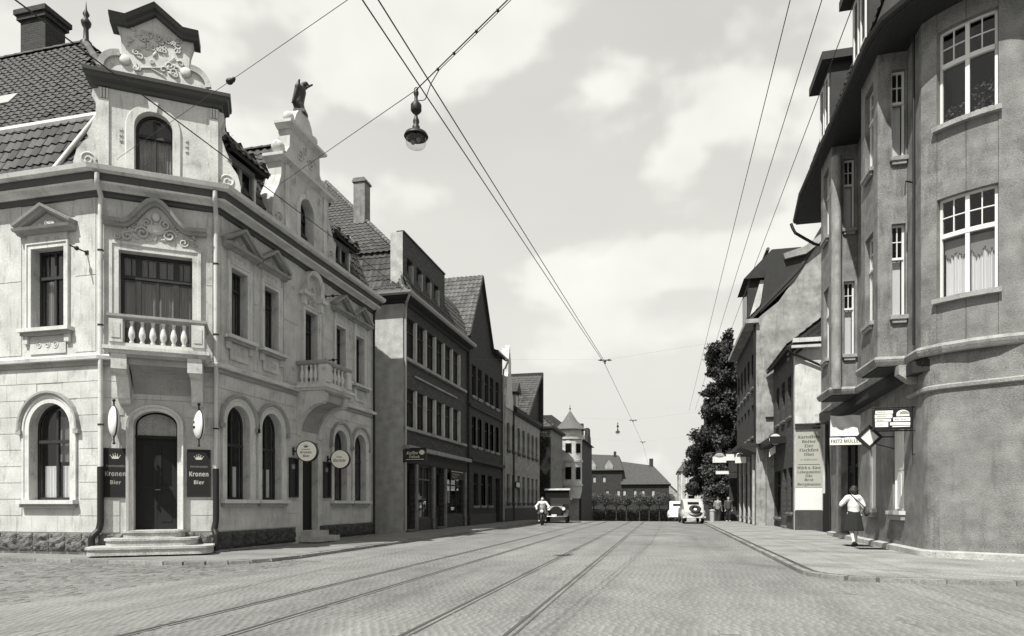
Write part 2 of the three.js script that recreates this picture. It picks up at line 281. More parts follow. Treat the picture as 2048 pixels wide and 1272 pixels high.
// a window in an opening: frame (part) > panes, sill, surround, curtains
function win(parent, F, o) {
  const { u0, u1, v0, v1, arch = 0, inset = 0.16, cols = 2, transom, bar = 0.06, fm = M.frameDark, glass = M.glass, sub = 0, name = 'window' } = o;
  const n0 = -inset - 0.05, n1 = -inset, g = [ext(opening(u0, u1, v0, v1, arch), n0, n1, [opening(u0 + bar, u1 - bar, v0 + bar, v1 - bar, arch ? arch - bar * 0.9 : 0)])];
  const w = u1 - u0, xs = [u0 + bar]; for (let i = 1; i < cols; i++) { const x = o.at ? u0 + w * o.at[i - 1] : u0 + w * i / cols; const b2 = (o.thick?.[i - 1] ?? bar) / 2; g.push(bx(x - b2, x + b2, v0 + bar, v1 - bar - (arch ? arch * 0.16 : 0), n0 + 0.004, n1 + 0.012)); xs.push(x); } xs.push(u1 - bar);
  if (transom) g.push(bx(u0 + bar * 0.5, u1 - bar * 0.5, transom - bar * 0.6, transom + bar * 0.6, n0 - 0.004, n1 + 0.03));
  if (sub && transom) for (let i = 0; i < cols; i++) for (let k = 1; k <= sub; k++) { const x = xs[i] + (xs[i + 1] - xs[i]) * k / (sub + 1); g.push(bx(x - 0.011, x + 0.011, transom, v1 - bar, n0 + 0.01, n1)); }
  if (o.cross && transom) { const y = (transom + v1) / 2; g.push(bx(u0 + bar, u1 - bar, y - 0.011, y + 0.011, n0 + 0.012, n1 - 0.002)); }
  const W = part(parent, name, merge(g), fm, F, o.label);
  const pn = (n0 + n1) / 2;
  if (arch) { part(W, 'pane', ext(opening(u0 + 0.02, u1 - 0.02, transom ?? v0 + 0.02, v1 - 0.02, arch - 0.02), pn - 0.003, pn + 0.003), glass, F); if (transom) for (let i = 0; i < cols; i++) part(W, 'pane', bx(xs[i], xs[i + 1], v0 + 0.02, transom, pn - 0.003, pn + 0.003), glass, F); }
  else for (let i = 0; i < cols; i++) { part(W, 'pane', bx(xs[i], xs[i + 1], v0 + 0.02, transom ?? v1 - 0.02, pn - 0.003, pn + 0.003), glass, F); if (transom) part(W, 'pane', bx(xs[i], xs[i + 1], transom, v1 - 0.02, pn - 0.003, pn + 0.003), glass, F); }
  if (o.sill) { const [so, sh, sp, sm] = o.sill; part(W, 'sill', bx(u0 - so, u1 + so, v0 - sh, v0 - 0.002, -inset + 0.002, sp), sm ?? M.trim, F); part(W, 'sill_moulding', bx(u0 - so + 0.05, u1 + so - 0.05, v0 - sh * 1.9, v0 - sh - 0.002, 0.018, sp * 0.7), sm ?? M.sootAndShade, F); }
  if (o.surround) { const [sw, sp, sm] = o.surround; part(W, 'surround', sweep(archPath(u0, u1, v0, v1, arch), [[0, 0.002], [0, sp], [sw * 0.62, sp], [sw * 0.68, sp * 1.6], [sw, sp * 1.6], [sw, 0.002]], false), sm ?? M.trim, F); }
  if (o.blind) { const [y0, y1, bm] = o.blind; part(W, 'curtain', bx(u0 + bar, u1 - bar, y0, y1, n0 - 0.10, n0 - 0.09), bm ?? M.curtain, F); }
  if (o.half) for (let i = 0; i < cols; i++) part(W, 'curtain', pleat(xs[i] + 0.05, xs[i + 1] - 0.05, v0 + 0.06, v0 + o.half, n0 - 0.07), M.blind, F);
  if (o.drape) for (const [a, b, y0, y1] of o.drape) part(W, 'curtain', pleat(u0 + w * a, u0 + w * b, y0, y1, n0 - 0.09), o.drapeMat ?? M.curtain, F);
  return W;
}
// hanging cloth with pleats
function pleat(x0, x1, y0, y1, z) { const n = Math.max(8, Math.round((x1 - x0) / 0.025)), v = []; const P = (i, y) => { const x = x0 + (x1 - x0) * i / n; return [x, y, z + 0.018 * Math.sin(i * 1.7 + x0 * 9) + 0.008 * Math.sin(i * 0.61)]; }; for (let i = 0; i < n; i++) { const a = P(i, y0), b = P(i + 1, y0), c = P(i + 1, y1), d = P(i, y1); v.push(...a, ...b, ...c, ...a, ...c, ...d); } const g = new THREE.BufferGeometry(); g.setAttribute('position', new THREE.Float32BufferAttribute(v, 3)); g.computeVertexNormals(); return g; }
// spiral scroll ornament
function scroll(cx, cy, r, turns, a0, dir, t, z) { const p = []; for (let i = 0; i <= 22; i++) { const k = i / 22, a = a0 + dir * k * turns * Math.PI * 2, q = r * (1 - k * 0.82); p.push([cx + q * Math.cos(a), cy + q * Math.sin(a), z]); } return tube(p, t, 5, 30); }
function sdfGeo(bones, k, cell) { // tapered capsules joined by a smooth minimum
  const lo = [1e9, 1e9, 1e9], hi = [-1e9, -1e9, -1e9]; for (const [a, b, r0, r1] of bones) for (const [p, r] of [[a, r0], [b, r1]]) for (let i = 0; i < 3; i++) { lo[i] = Math.min(lo[i], p[i] - r); hi[i] = Math.max(hi[i], p[i] + r); }
  const c = lo.map((v, i) => (v + hi[i]) / 2), half = Math.max(...lo.map((v, i) => (hi[i] - v) / 2)) + cell * 3, n = Math.min(120, Math.ceil(2 * half / cell));
  const mc = new MarchingCubes(n, M.skin, false, false, 300000); mc.isolation = 0; const f = mc.field, hs = n / 2;
  const B = bones.map(([a, b, r0, r1]) => { const d = [b[0] - a[0], b[1] - a[1], b[2] - a[2]]; return [a, d, d[0] ** 2 + d[1] ** 2 + d[2] ** 2 + 1e-9, r0, r1]; });
  for (let z = 0; z < n; z++) for (let y = 0; y < n; y++) for (let x = 0; x < n; x++) {
    const p = [c[0] + (x - hs) / hs * half, c[1] + (y - hs) / hs * half, c[2] + (z - hs) / hs * half]; let s = 1e9;
    for (const [a, d, l, r0, r1] of B) { const e0 = p[0] - a[0], e1 = p[1] - a[1], e2 = p[2] - a[2], t = clamp((e0 * d[0] + e1 * d[1] + e2 * d[2]) / l, 0, 1), q = Math.hypot(e0 - d[0] * t, e1 - d[1] * t, e2 - d[2] * t) - (r0 + (r1 - r0) * t); const h = Math.max(k - Math.abs(s - q), 0) / k; s = Math.min(s, q) - h * h * k * 0.25; }
    f[x + y * n + z * n * n] = -s;
  }
  mc.update(); const cnt = mc.count ?? mc.geometry.drawRange.count, g = new THREE.BufferGeometry(), P = new Float32Array(mc.positionArray.slice(0, cnt * 3)), N = new Float32Array(mc.normalArray.slice(0, cnt * 3));
  for (let i = 0; i < P.length; i += 3) { P[i] = P[i] * half + c[0]; P[i + 1] = P[i + 1] * half + c[1]; P[i + 2] = P[i + 2] * half + c[2]; }
  g.setAttribute('position', new THREE.BufferAttribute(P, 3)); g.setAttribute('normal', new THREE.BufferAttribute(N, 3)); g.computeVertexNormals(); return g;
}

// ---------------------------------------------------------------- ground, road, pavements
function strip(x0, x1, z0, z1, h, down = 0.3) { // a band along the street that follows the dip behind the crest
  const zs = [z0]; for (let z = z0; z > z1;) { z -= z > -44 ? 11 : 2; zs.push(Math.max(z, z1)); }
  const v = [], q = (a, b, c, d) => v.push(...a, ...b, ...c, ...a, ...c, ...d);
  for (let i = 0; i + 1 < zs.length; i++) { const a = zs[i], b = zs[i + 1], A = gy(a) + h, B = gy(b) + h; q([x0, A, a], [x1, A, a], [x1, B, b], [x0, B, b]); if (down) { q([x0, A - down, a], [x0, A, a], [x0, B, b], [x0, B - down, b]); q([x1, A, a], [x1, A - down, a], [x1, B - down, b], [x1, B, b]); } }
  if (down) { const A = gy(z0) + h; q([x0, A - down, z0], [x1, A - down, z0], [x1, A, z0], [x0, A, z0]); }
  const g = new THREE.BufferGeometry(); g.setAttribute('position', new THREE.Float32BufferAttribute(v, 3)); g.computeVertexNormals(); return g;
}
{
  const g = strip(-400, 400, 60, -700, -0.03, 0); const o = single('ground', g, M.earth, ID, 'bare ground of the town under the buildings', 'ground', null, 'structure');
  single('road', merge(strip(-8.6, 2.62, -27, -140, 0.0, 0), slab([[-8.6, -27], [2.62, -27], [2.62, -12.5], [3.4, -12.0], [30, -12.0], [30, 30], [-40, 30], [-40, -11.9], [-10.4, -11.9], [-8.6, -13.6]], -0.013, -0.003)), M.road, ID, 'grey paved roadway running down the street', 'road', null, 'structure');
}
const railX = [-5.2, -4.2, -2.5, -1.5];
{ // paving setts of the near roadway and the rougher cobbles of the side street
  const sett = (w, l, d) => { const v = [], t = 0.005, q = (a, b, c, d) => v.push(...a, ...b, ...c, ...a, ...c, ...d); const top = [[-w / 2 + t, 0, l / 2 - t], [w / 2 - t, 0, l / 2 - t], [w / 2 - t, 0, -l / 2 + t], [-w / 2 + t, 0, -l / 2 + t]], mid = [[-w / 2, -d, l / 2], [w / 2, -d, l / 2], [w / 2, -d, -l / 2], [-w / 2, -d, -l / 2]], low = mid.map((p) => [p[0], -0.03, p[2]]); q(...top); for (let i = 0; i < 4; i++) { const j = (i + 1) % 4; q(mid[i], mid[j], top[j], top[i]); q(low[i], low[j], mid[j], mid[i]); } const g = new THREE.BufferGeometry(); g.setAttribute('position', new THREE.Float32BufferAttribute(v, 3)); g.computeVertexNormals(); return uvMetres(g); };
  const add = (name, geo, m, list, label, spread) => {
    const I = new THREE.InstancedMesh(geo, m, list.length); I.name = name; const mx = new THREE.Matrix4(), c = new THREE.Color();
    list.forEach(([x, z, ry, y], i) => { mx.makeRotationFromEuler(new THREE.Euler(rr(-0.006, 0.006) * spread, ry, rr(-0.006, 0.006) * spread)).setPosition(x, y, z); I.setMatrixAt(i, mx); const w = fbm(x * 0.35, z * 0.16, 4.2, 5), f = fbm(x * 1.7, z * 1.1, 9.1, 4), k = 1 + rr(-0.07, 0.07) * spread + w * 0.55 + f * 0.30 + (fbm(x * 2.2, z * 0.05, 1.7, 3)) * 0.35; c.setRGB(k, k, k); I.setColorAt(i, c); });
    I.receiveShadow = I.castShadow = true; I.userData = { kind: 'stuff', label, category: 'paving' }; scene.add(I);
  };
  const near = [], cob = [];
  for (let z = -3.4; z > -27; z -= 0.094) { const off = rr(0, 0.1); for (let x = -8.55 + off; x < 2.55; x += 0.104) { if (railX.some((r) => Math.abs(x - r) < 0.085)) continue; if (z > -13.5 && x < -7.6 + (z + 13.5) * -0.1) { continue; } near.push([x + rr(-0.004, 0.004), z + rr(-0.004, 0.004) + PN.noise(x * 0.6, z * 0.3, 7) * 0.04, rr(-0.03, 0.03), rr(-0.0018, 0.0012) + PN.noise(x * 0.9, z * 0.9, 3) * 0.004]); } }
  for (let z = -3.4; z > -12.4; z -= 0.094) { const off = rr(0, 0.1); for (let x = 2.6 + off; x < 13; x += 0.104) { if (z < -11.95) continue; near.push([x, z + rr(-0.005, 0.005), rr(-0.03, 0.03), rr(-0.0018, 0.0012) + PN.noise(x * 0.9, z * 0.9, 3) * 0.004]); } }
  for (let z = -4.5; z > -14; z -= 0.17) for (let x = -22; x < -7.5; x += 0.175) {
    if (z < -13.5) continue; const lim = -7.6 + (z + 13.5) * -0.1; if (x > lim + 0.05) continue;
    if (z < -11.85) { const dx = x + 10.4, dz = z + 13.65; if (x < -10.4 || Math.hypot(dx, dz) < 1.85) continue; }
    cob.push([x + rr(-0.03, 0.03) + Math.sin(z * 9) * 0.05, z + rr(-0.025, 0.025), rr(-0.3, 0.3), rr(-0.008, 0.006)]);
  }
  add('roadway_setts', sett(0.1028, 0.0928, 0.002), M.setts, near, 'small grey paving setts of the roadway around the tram rails', 1);
  add('side_street_cobbles', sett(0.170, 0.164, 0.009), M.cobble, cob, 'rough dark cobblestones of the side street before the inn steps', 2.2);
}
for (let k = 0; k < 2; k++) {
  const T = thing('tram_track', k ? 'pair of tram rails on the right in the roadway' : 'pair of tram rails on the left in the roadway', 'tram track', railX[2 * k] + 0.5, 0, -20, null, 'structure');
  for (let j = 0; j < 2; j++) { const x = railX[2 * k + j]; const R = part(T, 'rail', merge(strip(x - 0.065, x - 0.023, 10, -120, 0.003, 0.05), strip(x + 0.029, x + 0.055, 10, -120, 0.002, 0.05)), M.railSteel); part(R, 'groove', strip(x - 0.024, x + 0.03, 10, -120, -0.010, 0), M.black); }
}
function kerbLine(parent, pts, w, h) { // single kerb stones laid along a line; the pavement lies to the left of the path
  let d = 0; const seg = []; for (let i = 0; i + 1 < pts.length; i++) { const l = Math.hypot(pts[i + 1][0] - pts[i][0], pts[i + 1][1] - pts[i][1]); seg.push([d, l, pts[i], pts[i + 1]]); d += l; }
  const P = (s) => { const q = seg.find((e) => s <= e[0] + e[1] + 1e-6) ?? seg[seg.length - 1]; const k = (s - q[0]) / q[1]; return [q[2][0] + (q[3][0] - q[2][0]) * k, q[2][1] + (q[3][1] - q[2][1]) * k]; };
  const unit = new Map(); const stone = (l) => { const k = l.toFixed(2); if (!unit.has(k)) unit.set(k, uvMetres(ext([[0, -0.2], [0.0, 0.055], [0.02, 0.075], [w, 0.075], [w, -0.2]], 0.006, l - 0.006))); return unit.get(k); };
  for (let s = 0; s < d - 0.2;) { const bend = seg.find((e) => s < e[0] + e[1] - 1e-6)?.[1] < 0.9; const l = Math.min(bend ? 0.42 : 0.98, d - s); const a = P(s), b = P(s + l), L = Math.hypot(b[0] - a[0], b[1] - a[1]), dx = (b[0] - a[0]) / L, dz = (b[1] - a[1]) / L;
    const y = gy(a[1]) + (h ?? 0) + rr(-0.006, 0.006); part(parent, 'kerb_stone', stone(Math.round(L * 50) / 50), M.kerb[(rnd() * 3) | 0], new THREE.Matrix4().makeBasis(new THREE.Vector3(dz, 0, -dx), UP, new THREE.Vector3(dx, 0, dz)).setPosition(a[0], y, a[1]).multiply(new THREE.Matrix4().makeRotationY(rr(-0.004, 0.004)))); s += l; }
}
{
  const L = thing('left_pavement', 'pavement before the inn and the brick houses', 'pavement', -9.5, 0, -14, null, 'structure');
  const arc = []; for (let i = 0; i <= 8; i++) { const a = i / 8 * Math.PI / 2; arc.push([-10.4 + 1.8 * Math.cos(a), -13.7 + 1.8 * Math.sin(a)]); }
  part(L, 'paving', merge(slab([...arc.map(([x, z]) => [x - 0.1, z - 0.1]), [-26, -12.0], [-26, -13.3], [-13.0, -13.4], [-11.5, -14.3], [-11.5, -46], [-8.7, -46]], -0.2, 0.07), strip(-12, -8.7, -46, -110, 0.07)), M.paveShaded);
  const kp = [[-26, -11.9], ...arc.slice().reverse(), [-8.6, -110]]; kerbLine(L, kp.reverse(), 0.15);
  const R = thing('right_pavement', 'broad sunlit pavement before the corner tenement', 'pavement', 4, 0, -16, null, 'structure');
  const ar = []; for (let i = 0; i <= 6; i++) { const a = -Math.PI / 2 - i / 6 * Math.PI / 2; ar.push([3.6 + 1.0 * Math.cos(a), -13.0 - 1.0 * Math.sin(a)]); }
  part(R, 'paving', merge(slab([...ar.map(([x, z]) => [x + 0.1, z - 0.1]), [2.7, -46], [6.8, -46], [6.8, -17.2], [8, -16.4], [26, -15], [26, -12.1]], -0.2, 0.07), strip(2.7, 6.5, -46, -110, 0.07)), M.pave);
  kerbLine(R, [[26, -12.0], ...ar, [2.6, -110]].reverse().map((p) => p).reverse(), 0.15);
  for (const z of [-19.6, -20.9]) { const c = part(R, 'cellar_grate', merge(bx(5.15, 5.85, 0.071, 0.08, z - 0.32, z + 0.32), ...Array.from({ length: 9 }, (_, i) => bx(5.2 + i * 0.072, 5.235 + i * 0.072, 0.08, 0.089, z - 0.28, z + 0.28))), M.darkIron); }
}

// ---------------------------------------------------------------- the corner inn (left foreground)
const crownDraw = (x, cx, cy, s, col) => { x.fillStyle = col; x.beginPath(); x.moveTo(cx - s, cy - s * 0.2); x.lineTo(cx - s * 0.55, cy + s * 0.15); x.lineTo(cx - s * 0.45, cy - s * 0.45); x.lineTo(cx - s * 0.18, cy + s * 0.08); x.lineTo(cx, cy - s * 0.6); x.lineTo(cx + s * 0.18, cy + s * 0.08); x.lineTo(cx + s * 0.45, cy - s * 0.45); x.lineTo(cx + s * 0.55, cy + s * 0.15); x.lineTo(cx + s, cy - s * 0.2); x.lineTo(cx + s * 0.62, cy + s * 0.5); x.lineTo(cx - s * 0.62, cy + s * 0.5); x.closePath(); x.fill(); for (const [a, b] of [[-1, -0.25], [-0.45, -0.52], [0, -0.68], [0.45, -0.52], [1, -0.25]]) { x.beginPath(); x.arc(cx + a * s, cy + b * s, s * 0.1, 0, 7); x.fill(); } };
{
  const A = thing('corner_inn', 'pale stuccoed corner inn with scrolled gables, balconies and dark tiled mansard roof', 'building', -12.25, 0, -13.8);
  const FL = frame(-24, -13.05, -13.33, -13.05), oL = 4;              // side-street face; oL: shift of the measured u
  const FC = frame(-13.33, -13.05, -11.17, -14.5), CL = 2.602;        // canted corner
  const FS = frame(-11.17, -14.5, -11.17, -23.6), SL = 9.1;           // main street face
  const T = 0.32, top = 9.0;
  // openings: [u0,u1,v0,v1,arch]
  const oLg = [[4.56 + oL, 5.81 + oL, 1.4, 3.8, 0.625]], oLf = [[4.63 + oL, 5.63 + oL, 5.64, 7.64, 0]];
  const oCd = [0.71, 1.68, 0.66, 3.61, 0.36], oCw = [0.4, 2.02, 5.15, 7.51, 0];
  const oSg = [[0.32, 1.30, 1.42, 3.93, 0.49], [1.84, 2.82, 1.42, 3.93, 0.49], [5.98, 6.92, 1.42, 3.9, 0.47], [7.5, 8.44, 1.42, 3.9, 0.47]];
  const oSd = [4.02, 4.95, 0.45, 3.3, 0], oSb = [4.12, 4.86, 5.1, 7.5, 0];
  const oSf = [[0.5, 1.18, 5.74, 7.55, 0], [1.96, 2.64, 5.74, 7.55, 0], [6.12, 6.82, 5.74, 7.55, 0], [7.6, 8.3, 5.74, 7.55, 0]];
  const wall = (F, L, ops) => part(A, 'wall', ext(rect(0, L, 0.0, top), -T, 0, ops.map((o) => opening(...o))), M.plaster, F);
  wall(FL, 10.67, [...oLg, ...oLf]); wall(FC, CL, [oCd, oCw]); wall(FS, SL, [...oSg, oSd, oSb, ...oSf]);
  part(A, 'rear_wall', slab([[-24, -13.4], [-23.7, -13.4], [-23.7, -23.3], [-11.5, -23.3], [-11.5, -23.6], [-24, -23.6]], 0, 9.2), M.plaster);
  part(A, 'floors_and_dark_core', merge(slab([[-23.6, -13.5], [-13.6, -13.5], [-11.6, -14.8], [-11.6, -23.2], [-23.6, -23.2]], 4.45, 4.75), slab([[-23.6, -13.5], [-13.6, -13.5], [-11.6, -14.8], [-11.6, -23.2], [-23.6, -23.2]], 8.7, 8.95), slab([[-23.5, -15.3], [-14.4, -15.3], [-13.2, -16.2], [-13.2, -23.1], [-23.5, -23.1]], 0, 8.6)), M.interior);  // floors plus an added dark core that keeps the rooms dark
  // ashlar: rendered blocks of the ground floor standing proud of the joints
  const course = (F, L, ops, y0, y1, n, start = 0) => { // rows of blocks, cut where an opening (grown by its surround) lies
    const h = 0.41; let row = 0;
    for (let y = y0; y < y1 - 0.2; y += h, row++) {
      const a = y + 0.008, b = Math.min(y1, y + h) - 0.008; let cuts = [[start + 0.01, L - 0.01]];
      for (const [p0, p1, q0, q1, ar] of ops) { if (b < q0 - 0.28 || a > q1 + 0.24) continue; let g0 = p0 - 0.25, g1 = p1 + 0.25; if (ar && a > q1 - ar) { const t = clamp((a + 0.05 - (q1 - ar)) / (ar + 0.24), 0, 1), c = (p0 + p1) / 2, r = ((p1 - p0) / 2 + 0.25) * Math.sqrt(Math.max(0, 1 - t * t)); if (r < 0.05) continue; g0 = c - r; g1 = c + r; } cuts = cuts.flatMap(([s, e]) => (g1 <= s || g0 >= e ? [[s, e]] : [[s, g0], [g1, e]].filter(([m, k]) => k - m > 0.06))); }
      for (const [s, e] of cuts) { const parts = Math.max(1, Math.round((e - s) / n)); for (let i = 0; i < parts; i++) { const x0 = s + (e - s) * i / parts + (i ? 0.004 : 0), x1 = s + (e - s) * (i + 1) / parts - (i < parts - 1 ? 0.004 : 0); part(A, 'render_block', bx(x0, x1, a, b, 0.001, 0.016), M.plaster, F); } }
    }
  };
  course(FL, 10.67, oLg, 0.60, 4.62, 1.1, 6.9);
  course(FC, CL, [[oCd[0] - 0.05, oCd[1] + 0.05, oCd[2], oCd[3], 0.36]], 0.60, 4.62, 1.4);
  course(FS, SL, [...oSg, [3.98, 5.0, 0.3, 3.4, 0]], 0.60, 4.62, 1.6);
  // upper floor panels: two large rendered fields divided by one joint
  for (const [F, L, ops, s] of [[FL, 10.67, [[8.3, 9.95, 5.3, 8.6]], 6.9], [FC, CL, [[0.1, 2.34, 5.0, 8.9]], 0], [FS, SL, [[0.22, 1.5, 5.0, 8.6], [1.66, 2.95, 5.0, 8.6], [3.75, 5.25, 5.0, 8.9], [5.85, 7.1, 5.0, 8.6], [7.32, 8.6, 5.0, 8.6]], 0]])
    for (const [y0, y1] of [[5.02, 6.86], [6.88, 8.8]]) { let cuts = [[s + 0.12, L - 0.12]]; for (const [p0, p1] of ops) cuts = cuts.flatMap(([a, b]) => (p1 <= a || p0 >= b ? [[a, b]] : [[a, p0], [p1, b]].filter(([m, k]) => k - m > 0.08))); for (const [a, b] of cuts) part(A, 'render_panel', bx(a, b, y0, y1, 0.001, 0.014), M.plaster, F); }
  // rock-faced plinth, stone by stone
  const rock = (w, h) => { const g = new THREE.BoxGeometry(w - 0.02, h - 0.02, 0.12, 12, 10, 1), p = g.attributes.position, s = rr(0, 90); for (let i = 0; i < p.count; i++) if (p.getZ(i) > 0) { const x = p.getX(i), y = p.getY(i), e = Math.min(w / 2 - 0.01 - Math.abs(x), h / 2 - 0.01 - Math.abs(y)); p.setZ(i, 0.03 + Math.min(e, 0.06) * 0.7 + (PN.noise(x * 9 + s, y * 12, s) * 0.08 + PN.noise(x * 21 + s, y * 24, s) * 0.035) * (e > 0.005 ? 1 : 0.2)); } g.computeVertexNormals(); return g; };
  for (const [F, L, s] of [[FL, 10.67, 6.7], [FS, SL, 0], [FC, CL, 0]]) { const n = Math.round((L - s) / 0.5); for (let i = 0; i < n; i++) { const w = (L - s) / n; if (F === FS && s + (i + 1) * w > 3.95 && s + i * w < 5.02) continue; part(A, 'plinth_stone', rock(w, 0.47), F === FS ? M.stoneA : M.stone, shift(F, s + (i + 0.5) * w, 0.355, 0.02)); } }  // street-face stones use a darker copy, shade put into their colour
  const planL = [[-24, -13.05], [-13.33, -13.05], [-11.17, -14.5], [-11.17, -23.6]];
  part(A, 'string_shade_moulding', sweep(planL, [[0, 4.66], [0.05, 4.68], [0.06, 4.75], [0.12, 4.775], [0, 4.775]], true), M.sootAndShade);  // shadow line below the string course, put into colour and shape
  part(A, 'string_course', sweep(planL, [[0, 4.777], [0.13, 4.78], [0.16, 4.80], [0.17, 4.88], [0.10, 4.92], [0, 4.96]], true), M.trim);
  part(A, 'bed_moulding', sweep(planL, [[0, 8.74], [0.06, 8.76], [0.07, 8.82], [0.13, 8.85], [-0.3, 8.85], [-0.3, 8.74]], true), M.darkBand);
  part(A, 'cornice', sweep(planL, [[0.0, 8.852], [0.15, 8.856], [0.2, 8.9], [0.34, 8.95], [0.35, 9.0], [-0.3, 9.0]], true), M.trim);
  part(A, 'cornice_fillet', sweep(planL, [[0, 9.002], [0.36, 9.004], [0.38, 9.08], [0.40, 9.16], [-0.3, 9.2], [-0.3, 9.002]], true), M.darkBand);
  part(A, 'gutter', sweep(planL, [[0.38, 9.165], [0.46, 9.15], [0.54, 9.19], [0.57, 9.29], [0.55, 9.30], [0.51, 9.23], [0.46, 9.2], [0.40, 9.215], [0.38, 9.30], [0.36, 9.30]], true), M.trim);
  // windows
  const ped = (W, F, u0, u1) => { // triangular pediment over a window
    const c = (u0 + u1) / 2, y = 7.98;
    part(W, 'frieze', merge(bx(u0 - 0.1, u1 + 0.1, 7.72, y, 0.002, 0.05), ...[0.2, 0.5, 0.8].map((k) => scroll(u0 + (u1 - u0) * k, 7.85, 0.07, 1.2, 0, k > 0.5 ? -1 : 1, 0.012, 0.055))), M.relief, F);
    part(W, 'pediment', merge(sweep([[u0 - 0.36, y], [u1 + 0.36, y]], [[0, 0.002], [0, 0.10], [0.05, 0.14], [0.06, 0.24], [0.12, 0.27], [0.13, 0.002]]), sweep([[u0 - 0.34, y + 0.13], [c, y + 0.56], [u1 + 0.34, y + 0.13]], [[0, 0.002], [0, 0.14], [0.04, 0.16], [0.05, 0.24], [0.11, 0.26], [0.12, 0.002]]), ext([[u0 - 0.24, y + 0.13], [u1 + 0.24, y + 0.13], [c, y + 0.5]], 0.002, 0.05)), M.sootAndShade, F); 
    part(W, 'relief_ornament', merge(...Array.from({ length: 7 }, (_, i) => scroll(c + rr(-0.24, 0.24), y + 0.2 + rr(0, 0.1), rr(0.04, 0.07), 1.3, rr(0, 6), i % 2 ? 1 : -1, 0.013, 0.06))), M.relief, F);
  };
  const fwin = (F, o) => { const W = win(A, F, { u0: o[0], u1: o[1], v0: o[2], v1: o[3], inset: 0.2, cols: 2, transom: o[2] + 1.32, sub: 1, surround: [0.15, 0.045], sill: [0.28, 0.09, 0.2], drape: [[0.06, 0.30, o[2] + 0.08, o[2] + 1.3], [0.70, 0.94, o[2] + 0.08, o[2] + 1.3], [0.06, 0.94, o[2] + 1.36, o[3] - 0.1]], drapeMat: M.lace }); ped(W, F, o[0], o[1]); part(W, 'apron', merge(bx(o[0] - 0.05, o[1] + 0.05, o[2] - 0.62, o[2] - 0.18, 0.016, 0.03), bx(o[0] - 0.2, o[0] - 0.06, o[2] - 0.36, o[2] - 0.17, 0.016, 0.09), bx(o[1] + 0.06, o[1] + 0.2, o[2] - 0.36, o[2] - 0.17, 0.016, 0.09), ...[0.25, 0.5, 0.75].map((k) => scroll(o[0] + (o[1] - o[0]) * k, o[2] - 0.4, 0.1, 1.4, k * 5, k === 0.5 ? -1 : 1, 0.013, 0.035))), M.relief, F); return W; };
  oLf.forEach((o) => fwin(FL, o)); oSf.forEach((o) => fwin(FS, o));
  const gwin = (F, o, half) => { const W = win(A, F, { u0: o[0], u1: o[1], v0: o[2], v1: o[3], arch: o[4], inset: 0.2, cols: 2, transom: o[2] + 1.46, bar: 0.065, half, surround: [0.2, 0.04], sill: [0.24, 0.1, 0.18] });
    part(W, 'hood', merge(sweep(archPath(o[0] - 0.2, o[1] + 0.2, o[3] - o[4] - 0.05, o[3] + 0.2, o[4] + 0.2), [[0, 0.012], [0, 0.09], [0.04, 0.13], [0.09, 0.13], [0.09, 0.012]]), bx(o[0] - 0.32, o[0] - 0.17, o[3] - o[4] - 0.15, o[3] - o[4] - 0.04, 0.012, 0.12), bx(o[1] + 0.17, o[1] + 0.32, o[3] - o[4] - 0.15, o[3] - o[4] - 0.04, 0.012, 0.12)), M.sootAndShade, F); return W; };
  { const W = gwin(FL, oLg[0], 0.86); part(W, 'curtain', merge(pleat(oLg[0][0] + 0.5, oLg[0][1] - 0.3, 2.36, 3.5, -0.34)), M.lace, FL); }
  oSg.forEach((o, i) => gwin(FS, o, i < 2 ? 0.9 : 0));
  { // broad window door behind the corner balcony, with a curved pediment and a cartouche
    const [u0, u1, v0, v1] = oCw; const W = win(A, FC, { u0, u1, v0, v1, inset: 0.2, cols: 4, at: [0.24, 0.5, 0.76], thick: [0.13, 0.07, 0.13], transom: 6.93, sub: 1, bar: 0.07, surround: [0.2, 0.05], drape: [[0.04, 0.22, 5.2, 6.85], [0.27, 0.49, 5.2, 6.85], [0.51, 0.73, 5.2, 6.85], [0.79, 0.96, 5.2, 6.85], [0.04, 0.96, 7.0, 7.42]], drapeMat: M.lace });
    const path = [[0.08, 8.08], [0.5, 8.06]]; for (let i = 1; i <= 7; i++) { const k = i / 7; path.push([0.5 + 0.71 * k, 8.06 + 0.62 * (0.5 - 0.5 * Math.cos(Math.PI * Math.min(1, k * 1.02))) * (0.75 + 0.25 * k)]); } for (let i = 6; i >= 0; i--) { const k = i / 7; path.push([1.92 - 0.71 * k, 8.06 + 0.62 * (0.5 - 0.5 * Math.cos(Math.PI * Math.min(1, k * 1.02))) * (0.75 + 0.25 * k)]); } path.push([2.34, 8.08]);
    part(W, 'pediment', sweep(path, [[0, 0.002], [0, 0.12], [0.05, 0.16], [0.06, 0.26], [0.13, 0.30], [0.15, 0.002]]), M.sootAndShade, FC);
    const orn = []; for (const s of [-1, 1]) { orn.push(scroll(1.21 + s * 0.3, 7.98, 0.16, 1.5, s > 0 ? 0 : Math.PI, s, 0.025, 0.06), scroll(1.21 + s * 0.62, 7.86, 0.12, 1.4, 1, -s, 0.02, 0.06), scroll(1.21 + s * 0.2, 8.25, 0.13, 1.4, 2, s, 0.022, 0.06), scroll(1.21 + s * 0.85, 7.84, 0.07, 1.2, 0, s, 0.016, 0.05), scroll(1.21 + s * 0.46, 8.18, 0.09, 1.3, 3, -s, 0.018, 0.05)); }
